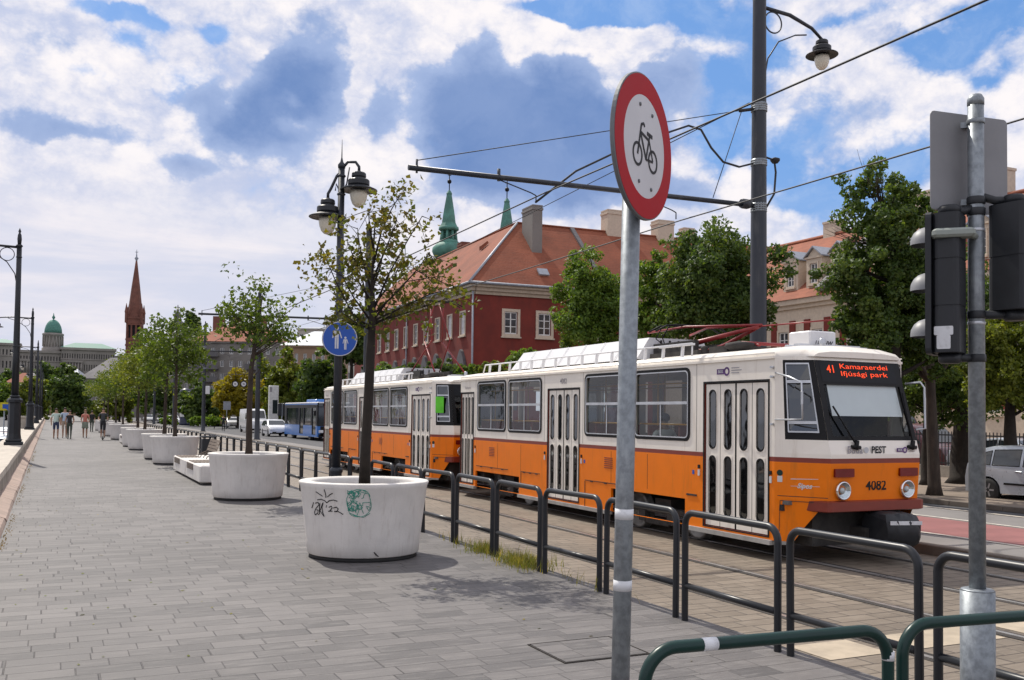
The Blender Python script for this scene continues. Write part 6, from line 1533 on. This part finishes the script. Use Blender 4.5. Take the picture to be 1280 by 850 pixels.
# blue bus
def bus():
    a = onz(396, 551.5, TZ); t = empty('city_bus', (a.x+1.25, a.y, TZ), 'blue city bus with dark windscreen next to the rear tram', 'bus')
    W, L, H = 2.5, 11.5, 2.85; m = MB()
    m.panel(lambda x, z: Vector((x, 0, z)), [-1.25, 1.25], [.3, 1.12, H], [(-1.15, .55, 1.15, 2.55), (-1.15, 1.15, 2.6, 2.9)], (0, .08, 0), lambda u, v: 2 if v > 1.1 else 0)
    for s in (-1, 1): m.panel(lambda y, z: Vector((s*W/2, y, z)), [0, L], [.3, 1.15, 2.75, H], [(.5, 1.7, .45, 2.5), (2.1, 4.4, 1.2, 2.5), (4.6, 5.9, .45, 2.5), (6.2, 10.8, 1.2, 2.5)], (-s*.08, 0, 0), lambda u, v: 2 if 1.15 < v < 2.75 else 0)
    m.box((0, L/2, H+.03), (W, L, .12), 1, bev=.04); m.box((0, 4, H+.2), (1.6, 3, .26), 0, bev=.05); m.face([(-1.25, L, .3), (1.25, L, .3), (1.25, L, H), (-1.25, L, H)]); m.build('body', ['bluebus', 'roofwhite', 'black'], t)
    g = MB(); g.face([(-1.15, .05, 1.1), (1.2, .05, 1.1), (1.2, .05, 2.92), (-1.15, .05, 2.92)]); g.build('windscreen', 'glass_car', t)
    for s in (-1, 1): g = MB(); g.face([(s*1.2, .4, .4), (s*1.2, L-.3, .4), (s*1.2, L-.3, 2.55), (s*1.2, .4, 2.55)]); g.build('side_window', 'glass_car', t)
    g = MB(); g.box((0, .02, 2.76), (1.6, .03, .26)); g.build('destination_display', 'black', t)
    g = MB(); g.box((-.75, .0, .75), (.5, .06, .7)); g.box((.75, .0, .75), (.5, .06, .7)); g.box((0, .0, .42), (2.3, .06, .22)); g.build('front_trim', 'rubber', t)
    for s in (-1, 1):
        h = MB(); h.box((s*.95, -.02, .72), (.36, .06, .2), bev=.02); h.build('headlight', 'lamp_lens', t)
        h = MB(); h.tube([(s*1.2, .1, 2.7), (s*1.5, -.25, 2.6), (s*1.5, -.25, 2.3)], .025, 6); h.box((s*1.5, -.25, 2.1), (.18, .1, .4), bev=.03); h.build('mirror', 'rubber', t)
        for y in (2.4, 8.4): wheel_parts2(t, y, s*1.1)
def wheel_parts2(t, y, x):
    m = MB(); s = 1 if x > 0 else -1; m.lathe([(.3, -.14), (.46, -.14), (.48, -.08), (.48, .08), (.46, .14), (.3, .14), (.28, .05), (.01, .06)], (x, y, .48), 20, axis=(s, 0, 0)); m.build('wheel', 'tyre', t)
bus()

# ================================================================== STREET FURNITURE FAR OFF
p = onz(231, 531.5, TZ); t = empty('advertising_column', (p.x, p.y, TZ), 'dark blue round advertising column with white poster', 'advertising column'); Z = lambda py: zof(231, py, p.x, p.y)-TZ; w = 6.2*(p.x*CF.x+p.y*CF.y)/1200
m = MB(); m.lathe([(w*1.1, 0), (w*1.1, .3), (w*1.0, .4), (w, Z(494)), (w*1.15, Z(493)), (w*1.15, Z(489)), (w*.9, Z(487)), (.1, Z(485))], (0, 0, 0), 20); m.build('column_body', mat('navy_paint', (.012, .016, .05), .4), t)
m = MB(); m.lathe([(w*1.03, Z(521)), (w*1.03, Z(498))], (0, 0, 0), 20, caps=(False, False)); m.build('poster', 'paintwhite', t)
p = onz(341, 541, TZ); t = empty('information_pylon', (p.x, p.y, TZ), 'tall white information pylon with dark screen', 'pylon'); D = p.x*CF.x+p.y*CF.y; k = D/1200; Z = lambda py: zof(341, py, p.x, p.y)-TZ
m = MB(); m.box((0, 0, Z(482)/2), (12*k, 5*k, Z(482)), bev=.05); m.build('pylon_body', 'paintwhite', t)
m = MB(); m.box((1.6*k, -2.6*k, (Z(500)+Z(517))/2), (6*k, .2*k, Z(500)-Z(517))); m.build('screen', 'glass_car', t)
m = MB(); m.box((-4*k, -2.6*k, (Z(484)+Z(490))/2), (3*k, .2*k, Z(484)-Z(490))); m.build('emblem_panel', 'greyprint', t)
p = onz(352, 543, TZ); t = empty('far_traffic_light', (p.x, p.y, TZ), 'small black traffic light seen from behind next to the pylon', 'traffic light'); k = (p.x*CF.x+p.y*CF.y)/1200; Z = lambda py: zof(352, py, p.x, p.y)-TZ
m = MB(); m.tube([(0, 0, 0), (0, 0, Z(504))], .07, 8); m.build('pole', 'galv', t)
m = MB(); m.box((-3*k, 0, Z(512)), (4.5*k, .3, 16*k), bev=.05); m.box((3*k, 0, Z(512)), (4.5*k, .3, 16*k), bev=.05); m.build('signal_head', 'black_plastic', t)
p = onz(283, 536, TZ); t = empty('road_sign', (p.x, p.y, TZ), 'square road sign seen from its grey back in mid road', 'road sign'); k = (p.x*CF.x+p.y*CF.y)/1200; Z = lambda py: zof(283, py, p.x, p.y)-TZ
m = MB(); m.tube([(0, 0, 0), (0, 0, Z(502))], .05, 8); m.build('post', 'galv', t)
m = MB(); m.box((0, -.06, Z(507)), (9*k, .04, 10.5*k)); m.build('sign_panel', 'zinc', t)
# round signs hung on a wire over the tracks
for i, px in enumerate((294, 304.5)):
    p = atd(px, 480, 80); t = empty('hanging_round_sign', (p.x, p.y, p.z), ['white round sign with black ring hanging over the road, left of a pair', 'white round sign with black ring hanging over the road, right of a pair'][i], 'road sign', 'pair of hanging round signs')
    m = MB(); m.lathe([(.27, 0), (.27, .03)], (0, 0, 0), 20, axis=(0, -1, 0)); m.build('sign_disc', 'signwhite', t)
    m = MB(); m.ringplate(circ(.275, 24), circ(.2, 24), (0, -.032, 0), (1, 0, 0), UP, (0, -.005, 0)); m.box((0, -.034, 0), (.16, .006, .08)); m.build('ring', 'black', t)
    m = MB(); m.tube([(0, 0, .27), (0, 0, 1.9)], .018, 5); m.build('hanger', 'wire', t)
p0_, p1_ = atd(262, 466, 80), atd(330, 466, 80); wire('span_wire', [p0_, (p0_+p1_)/2-UP*.15, p1_], .02, 'span wire carrying the pair of round signs')
# signs on the lower quay
p = atd(5.5, 508, 60); t = empty('warning_board', (p.x, p.y, -1.25), 'yellow board with blue pedestrian square on the lower quay', 'road sign'); z = p.z+1.25
m = MB(); m.tube([(0, 0, 0), (0, 0, z)], .04, 8); m.build('post', 'galv', t)
m = MB(); m.box((0, -.05, z), (.5, .03, .5)); m.build('sign_panel', mat('sign_yellow', (.6, .5, .02), .5), t)
m = MB(); m.box((.02, -.07, z), (.24, .01, .28)); m.build('symbol_panel', 'signblue', t)
p = atd(13, 509, 60); t = empty('round_blue_sign', (p.x, p.y, -1.25), 'round dark blue sign beside the yellow board on the lower quay', 'road sign'); z = p.z+1.25
m = MB(); m.tube([(0, 0, 0), (0, 0, z)], .04, 8); m.build('post', 'galv', t)
m = MB(); m.lathe([(.24, 0), (.24, .03)], (0, -.05, z), 20, axis=(0, -1, 0)); m.build('sign_disc', 'signblue', t)
# stone pier blocks at the parapet beside the lamps
for i, (px, py, D) in enumerate(((34, 528, 64),)):
    p = atd(px, py, D); t = empty('stone_pier', (p.x, p.y, .3), 'block shaped stone pier of the parapet between two lamp posts', 'stone pier')
    m = MB(); m.box((0, 0, .45), (.8, .8, .9), bev=.03); m.box((0, 0, .95), (.95, .95, .14), bev=.03); m.build('pier_block', 'stone', t)
# iron fence with low wall beyond the far pavement
def iron_fence():
    y0, y1, x = 8, 48, 28.6; t = empty('iron_fence', (x, y0, -.25), 'black iron picket fence on a low wall behind the parked cars', 'fence')
    m = MB(); m.box((0, (y1-y0)/2, .2), (.35, y1-y0, .4)); m.build('plinth_wall', 'stone', t)
    m = MB()
    for k in range(int((y1-y0)/.14)): m.box((0, .07+k*.14, 1.0), (.025, .025, 1.25))
    for z in (.5, 1.5): m.box((0, (y1-y0)/2, z), (.045, y1-y0, .05))
    m.build('pickets', 'dark_steel', t)
    for k in range(9): m = MB(); m.box((0, k*(y1-y0)/8, .95), (.14, .14, 1.5), bev=.01); m.build('fence_post', 'dark_steel', t)
iron_fence()

# ================================================================== PEOPLE
def person(loc, h, label, rz=0, pants='beige', shirt='white', pants_len=.5, sleeve=.5, hair='hair_dark', stride=.16, arms=((.05, 0), (-.05, 0)), woman=False, bag=None, sit=False, skirt=False, hat=False):
    """skinned skeleton: faces -y; one continuous body mesh whose faces take skin, shirt, trousers or shoe colour"""
    s = h/1.75; me = bpy.data.meshes.new('body'); V = []; E = []; Rd = []
    def v(p, r, par=None):
        V.append((p[0]*s, p[1]*s, p[2]*s)); Rd.append((r*s, r*s))
        if par is not None: E.append((par, len(V)-1))
        return len(V)-1
    sh = .175 if woman else .20; hp = .095
    pel = v((0, 0, .96), .135); wa = v((0, -.01, 1.1), .115 if woman else .13, pel); ch = v((0, -.005, 1.3), .145, wa); nk0 = v((0, .01, 1.45), .075, ch); nk = v((0, 0, 1.52), .052, nk0); hd = v((0, -.015, 1.61), .082, nk); hd2 = v((0, -.012, 1.69), .078, hd)
    for q, sg in ((0, 1), (1, -1)):
        st = stride*sg
        if sit:
            hi = v((hp*sg, -.05, .93), .09, pel); kn = v((hp*sg*1.2, -.45, .94), .065, hi); an = v((hp*sg*1.2, -.48, .52), .045, kn); to = v((hp*sg*1.2, -.6, .47), .035, an)
        else:
            hi = v((hp*sg, -.01, .88), .092, pel); kn = v((hp*sg*.95, -st*.55-.02, .5), .06, hi); cf = v((hp*sg*.95, -st*.7+.02, .36), .056, kn); an = v((hp*sg*.95, -st+.02, .09+.03*(sg < 0)), .038, cf); he = v((hp*sg*.95, -st+.03, .045+.02*(sg < 0)), .04, an); to = v((hp*sg*1.05, -st-.13, .035), .032, he)
        bend, fw = arms[q]
        s0 = v((sh*.6*sg, 0, 1.43), .07, nk0); s1 = v((sh*sg, 0, 1.405), .06, s0); el = v(((sh+.06)*sg, .03-bend*.2, 1.13), .045, s1); wr = v(((sh+.05-fw*.12)*sg, -.04-bend*1.1, .9+fw*.28), .031, el); ha = v(((sh+.045-fw*.14)*sg, -.07-bend*1.25, .83+fw*.33), .036, wr); fi = v(((sh+.035-fw*.14)*sg, -.09-bend*1.35, .765+fw*.36), .02, ha)
    me.from_pydata(V, E, []); me.update()
    tmp = bpy.data.objects.new('tmp_body', me); C.objects.link(tmp); md = tmp.modifiers.new('skin', 'SKIN'); md.use_smooth_shade = True
    sk = me.skin_vertices[0].data if len(me.skin_vertices) else None
    if sk:
        for i, r in enumerate(Rd): sk[i].radius = r
        sk[0].use_root = True
    sb = tmp.modifiers.new('sub', 'SUBSURF'); sb.levels = 1; sb.render_levels = 1
    dg = bpy.context.evaluated_depsgraph_get(); m2 = bpy.data.meshes.new_from_object(tmp.evaluated_get(dg)); bpy.data.objects.remove(tmp); bpy.data.meshes.remove(me)
    m2.name = 'person'; m2.materials.clear()
    for q in ('skin', shirt, pants, 'rubber'): m2.materials.append(K[q])
    for p in m2.polygons:
        c = p.center/s; x, y, z = abs(c.x), c.y, c.z; mi = 0; p.use_smooth = True
        if sit:
            mi = 2 if z < 1.0 else 1 if z < 1.46 else 0
            if x > .2 and z < 1.25 and z > .8: mi = 0
        elif z < .075: mi = 3
        elif z < .98 and x < .19 and (z > .98-pants_len) and not (x > .2): mi = 2
        elif z > .95 and z < 1.47 and x < (sh*.95 if z < 1.46-.33*sleeve else .5): mi = 1
        if x > sh+.015 and z < 1.42-.3*sleeve and not sit: mi = 0
        p.material_index = mi
    o = bpy.data.objects.new('person', m2); C.objects.link(o); o.location = loc; o.rotation_euler = (0, 0, rz); tag(o, label, 'person')
    hm = MB(); hm.sphere((0, .012*s, 1.69*s), .094*s, 12, 0, (1, 1.08, 1.0))
    hm.v = [(x, y if not (z < 1.7*s and y < 0) else max(y, -.0*s), max(z, (1.62 if not woman else 1.5)*s)) for x, y, z in hm.v]
    hm.build('hair', hair, o)
    fm = MB(); fm.sphere((0, -.097*s, 1.635*s), .014*s, 6, 0, (.9, 1.1, 1.4)); fm.build('nose', 'skin', o)
    ey = MB()
    for sx in (-1, 1): ey.sphere((sx*.03*s, -.088*s, 1.655*s), .007*s, 6)
    ey.build('eyes', 'black', o)
    if skirt: k = MB(); k.lathe([(.14*s, 1.0*s), (.17*s, .9*s), (.2*s, .62*s), (.19*s, .61*s)], (0, -.01*s, 0), 16, caps=(False, False)); k.build('skirt', pants, o)
    return o
for n, c in (('white', (.7, .72, .7)), ('mint', (.5, .62, .56)), ('paleblue', (.42, .5, .62)), ('navy', (.03, .045, .1)), ('beige', (.33, .26, .2)), ('darkgreen', (.045, .06, .045)), ('coral', (.55, .2, .15)), ('sage', (.22, .25, .2)), ('blackcloth', (.02, .02, .024)), ('charcoal', (.05, .055, .06))): K['c_'+n] = mat('cloth_'+n, c, .85, var=.12, vscale=8)
K['fairhair'] = mat('fair_hair', (.25, .17, .09), .6)
def at_ground(px, py): p = onz(px, py, 0); return (p.x, p.y, .0)
person(at_ground(69.6, 548.6), 1.83, 'person in pale mint shirt and dark blue shorts walking along the parapet', .1, 'c_navy', 'c_mint', .42, .6, stride=.14)
person(at_ground(80.5, 547.4), 1.88, 'person in light blue shirt and beige shorts, second from the parapet', 0, 'c_beige', 'c_paleblue', .45, .6, stride=-.15)
person(at_ground(86.6, 548.8), 1.72, 'person in black top and dark trousers walking beside the pale blue shirt', -.1, 'c_darkgreen', 'c_blackcloth', .93, .35, woman=True, stride=.17, arms=((.1, .3), (-.05, 0)))
person(at_ground(106, 547.3), 1.78, 'person in coral top and sage skirt walking towards the camera', 0, 'c_sage', 'c_coral', .4, .5, 'fairhair', woman=True, stride=.05, skirt=True, arms=((.15, .4), (.12, .3)))
person(at_ground(114.5, 540), 1.72, 'person all in black farther back on the promenade', 2.9, 'c_darkgreen', 'c_blackcloth', .93, .9, stride=.1, woman=True)
sc_p = at_ground(128.3, 550)
person((sc_p[0], sc_p[1], .13), 1.74, 'person in dark shirt and shorts standing on an electric scooter', 0, 'c_blackcloth', 'c_charcoal', .5, .6, stride=.06, arms=((.28, .55), (.28, .55)))
t = empty('electric_scooter', sc_p, 'black electric scooter ridden along the promenade', 'scooter')
m = MB(); m.box((0, 0, .11), (.16, .6, .04), bev=.01); m.build('deck', 'black_plastic', t)
m = MB(); m.tube([(0, -.4, .14), (0, -.33, 1.02)], .022, 8); m.tube([(-.25, -.33, 1.02), (.25, -.33, 1.02)], .016, 8); m.tube([(0, -.3, .11), (0, -.4, .2)], .025, 8); m.build('steering_column', 'black_plastic', t)
for y in (-.44, .36): m = MB(); m.lathe([(.05, -.025), (.095, -.022), (.105, 0), (.095, .022), (.05, .025)], (0, y, .105), 16, axis=(1, 0, 0)); m.build('wheel', 'tyre', t)
p = onz(279, 539, TZ); person((p.x, p.y, TZ), 1.75, 'person in black riding or walking in the road near the grey sign', 0, 'c_blackcloth', 'c_blackcloth', .93, .9, stride=.1)
# passenger behind the glass of the front tram
person((9.9, 14.55, TZ-.03+.48), 1.7, 'passenger in a pale shirt seated inside the front tram', R(180), 'c_navy', 'c_white', .9, .5, sit=True)

# ================================================================== LIGHT AND SKY
SUN_EL, SUN_AZ = 52.0, -10.0       # azimuth from +Y towards +X
sd_ = Vector((math.sin(R(SUN_AZ))*math.cos(R(SUN_EL)), math.cos(R(SUN_AZ))*math.cos(R(SUN_EL)), math.sin(R(SUN_EL))))
sl = bpy.data.lights.new('sun', 'SUN'); sl.energy = 3.6; sl.angle = R(.55); sl.color = (1, .94, .84)
so = bpy.data.objects.new('sun', sl); C.objects.link(so); so.rotation_euler = sd_.to_track_quat('Z', 'Y').to_euler(); so.location = (0, 0, 60)

def azel(px, py):
    d = ray(px, py).normalized(); return math.atan2(d.x, d.y), math.asin(d.z)
def sky():
    w = bpy.data.worlds.new('World'); S.world = w; w.use_nodes = True; t = NT(w.node_tree); t.n.clear()
    out = t.new('ShaderNodeOutputWorld'); bg = t.new('ShaderNodeBackground'); t.l.new(bg.outputs[0], out.inputs[0])
    STR = .12; bg.inputs['Strength'].default_value = STR
    col = lambda r, g, b: tuple(c/STR for c in lin(r, g, b))
    ns = t.new('ShaderNodeTexSky', sky_type='NISHITA'); ns.sun_disc = False; ns.sun_elevation = R(SUN_EL); ns.sun_rotation = R(SUN_AZ); ns.altitude = 100; ns.air_density = 1.0; ns.dust_density = .8; ns.ozone_density = 1.6
    tc = t.new('ShaderNodeTexCoord').outputs['Generated']; s = t.new('ShaderNodeSeparateXYZ'); t.l.new(tc, s.inputs[0])
    az = t.math('ARCTAN2', s.outputs[0], s.outputs[1]); el = t.math('ARCSINE', s.outputs[2])
    p = t.new('ShaderNodeCombineXYZ'); t.l.new(az, p.inputs[0]); t.l.new(t.math('MULTIPLY', el, 1.25), p.inputs[1]); P = p.outputs[0]
    def warp(P, scale, amp, det=5):
        wn = t.new('ShaderNodeTexNoise'); t.l.new(P, wn.inputs['Vector']); wn.inputs['Scale'].default_value = scale; wn.inputs['Detail'].default_value = det; wn.inputs['Roughness'].default_value = .6
        wv = t.new('ShaderNodeVectorMath', operation='MULTIPLY_ADD'); t.l.new(wn.outputs['Color'], wv.inputs[0]); wv.inputs[1].default_value = (amp, amp, 0); wv.inputs[2].default_value = (-amp/2, -amp/2, 0)
        ad = t.new('ShaderNodeVectorMath', operation='ADD'); t.l.new(P, ad.inputs[0]); t.l.new(wv.outputs[0], ad.inputs[1]); return ad.outputs[0]
    Q = warp(P, 6, .11, 7); sq = t.new('ShaderNodeSeparateXYZ'); t.l.new(Q, sq.inputs[0])
    def vor(P, scale, det=4, rough=.6, loc=(0, 0, 0)):
        n = t.new('ShaderNodeTexVoronoi', feature='F1'); n.normalize = True; t.l.new(t.mapping(P, loc=loc), n.inputs['Vector'])
        n.inputs['Scale'].default_value = scale; n.inputs['Detail'].default_value = det; n.inputs['Roughness'].default_value = rough; n.inputs['Lacunarity'].default_value = 2.3
        return t.math('SUBTRACT', 1.0, t.math('MULTIPLY', n.outputs['Distance'], 2.0))
    def blobs(lst):
        acc = None
        for (px, py, rx, ry, amp) in lst:
            a, e = azel(px, py); ux = t.math('DIVIDE', t.math('SUBTRACT', sq.outputs[0], a), rx/1200*.93); uy = t.math('DIVIDE', t.math('SUBTRACT', sq.outputs[1], e*1.25), ry/1200*1.18)
            r2 = t.math('MULTIPLY_ADD', ux, ux, t.math('MULTIPLY', uy, uy)); g = t.math('MULTIPLY', t.math('EXPONENT', t.math('MULTIPLY', r2, -.8)), amp)
            acc = g if acc is None else t.math('ADD', acc, g)
        return acc
    n1 = t.noise(Q, 6, 9, .6); n2 = t.noise(Q, 20, 8, .62); n3 = t.noise(t.mapping(Q, loc=(3, 5, 1)), 9, 8, .6)
    n4 = t.noise(t.mapping(Q, (1, 1.5, 1), loc=(7, 1, 2)), 11, 7, .6)
    pf = vor(P if False else warp(P, 14, .03), 11); pf2 = vor(warp(P, 22, .018), 26, 3, .6, (4, 2, 0))
    puff = t.math('ADD', t.math('MULTIPLY', pf, .6), t.math('MULTIPLY', pf2, .4))
    # blue gaps between the clouds
    gaps = blobs([(150, 6, 44, 12, .5), (165, 46, 26, 14, .3), (262, 34, 18, 12, .34), (205, 22, 18, 10, .25), (105, 95, 30, 10, .2), (790, 2, 90, 15, .75), (720, 0, 70, 10, .6), (872, 24, 30, 26, .42), (930, 30, 24, 16, .3), (960, 60, 30, 16, .34), (905, 92, 30, 16, .36), (1180, 60, 36, 16, .36), (1270, 12, 50, 14, .5), (1240, 85, 30, 14, .25), (905, 160, 36, 46, .36), (1120, 205, 60, 34, .3), (1030, 240, 50, 22, .28), (985, 190, 30, 40, .3), (1060, 30, 40, 10, .24), (215, 95, 30, 24, .15)])
    cov = t.math('SUBTRACT', t.math('ADD', t.math('MULTIPLY', n1, .55), t.math('MULTIPLY', puff, .38)), gaps)
    cov = t.math('SUBTRACT', cov, t.math('MULTIPLY', t.ramp(az, (.5, .8)), t.math('MULTIPLY', n4, .14)))
    alpha = t.ramp(cov, (.14, .36))
    # blue grey undersides
    thick = blobs([(348, 128, 70, 56, .75), (395, 80, 50, 44, .66), (290, 158, 46, 30, .5), (330, 70, 30, 30, .2), (225, 203, 40, 12, .7), (588, 45, 34, 42, .5), (555, 130, 62, 40, .7), (640, 130, 90, 60, .8), (740, 165, 90, 48, .75), (600, 175, 80, 40, .5), (690, 75, 40, 40, .5), (735, 70, 30, 30, .4), (832, 92, 40, 44, .7), (880, 130, 26, 22, .3), (700, 238, 120, 26, .95), (780, 200, 60, 30, .6), (610, 218, 80, 22, .4), (860, 250, 60, 26, .5), (1010, 150, 50, 26, .34), (1200, 180, 60, 28, .34), (470, 150, 18, 50, .35), (120, 165, 70, 16, .36), (50, 165, 60, 14, .34), (235, 112, 34, 16, .4), (70, 60, 50, 18, .26), (1080, 130, 40, 22, .34), (1000, 108, 40, 22, .3), (1120, 62, 50, 14, .3), (1230, 140, 40, 24, .34), (1040, 200, 50, 20, .3), (435, 12, 60, 26, .34)])
    tops = blobs([(660, 40, 40, 36, .55), (715, 25, 60, 22, .55), (705, 62, 34, 28, .45), (778, 50, 40, 26, .55), (812, 80, 24, 30, .3), (765, 72, 24, 18, .35), (775, 118, 22, 14, .35), (575, 20, 40, 26, .55), (545, 45, 16, 26, .4), (668, 112, 18, 12, .3), (640, 75, 20, 16, .35), (463, 30, 36, 46, .5), (450, 130, 10, 60, .3), (318, 62, 26, 34, .5), (285, 100, 20, 24, .3), (290, 135, 10, 10, .35), (370, 148, 26, 7, .3), (376, 112, 12, 10, .35), (480, 200, 60, 30, .4), (500, 160, 30, 30, .25)])
    th = t.math('ADD', t.math('SUBTRACT', thick, tops), t.math('SUBTRACT', t.math('MULTIPLY', t.math('SUBTRACT', n3, .5), .8), t.math('MULTIPLY', t.math('SUBTRACT', puff, .35), .55)))
    tk = t.ramp(th, (.16, .42)); deep = t.ramp(th, (.3, 1.0))
    shade = t.math('ADD', t.math('MULTIPLY', puff, .42), t.math('ADD', t.math('MULTIPLY', n2, .25), t.math('MULTIPLY', n4, .6)))
    white = t.mixc(t.ramp(shade, (.42, .72)), col(186, 196, 224), col(246, 241, 242))
    grey = t.mixc(t.math('ADD', t.math('MULTIPLY', deep, .7), t.math('MULTIPLY', t.ramp(n1, (.35, .65)), .3)), col(168, 186, 222), col(106, 136, 188))
    cc = t.mixc(tk, white, grey)
    st = t.noise(t.mapping(P, (1, 4.2, 1)), 3.2, 6, .6, .3)
    blue = t.mixc(.65, ns.outputs[0], col(92, 150, 222)); blue = t.mixc(t.math('MULTIPLY', t.ramp(n2, (.4, .75)), .35), blue, col(190, 208, 236))
    c = t.mixc(alpha, blue, cc)
    low = t.mixc(t.ramp(st, (.4, .68)), col(207, 211, 228), col(238, 232, 236))
    hz = t.ramp(el, (.13, .27, 1, 0)); wst = t.ramp(az, (.15, .5, 1, .15))
    c = t.mixc(t.math('MULTIPLY', hz, wst), c, low)
    t.l.new(c, bg.inputs[0])
sky()

S.view_settings.view_transform = 'Standard'; S.view_settings.look = 'None'; S.view_settings.exposure = .12; S.view_settings.gamma = 1
S.cycles.max_bounces = 8; S.cycles.transparent_max_bounces = 24; S.cycles.use_denoising = True
S.cycles.diffuse_bounces = 3; S.cycles.glossy_bounces = 3; S.cycles.caustics_reflective = False; S.cycles.caustics_refractive = False
bpy.context.view_layer.update()
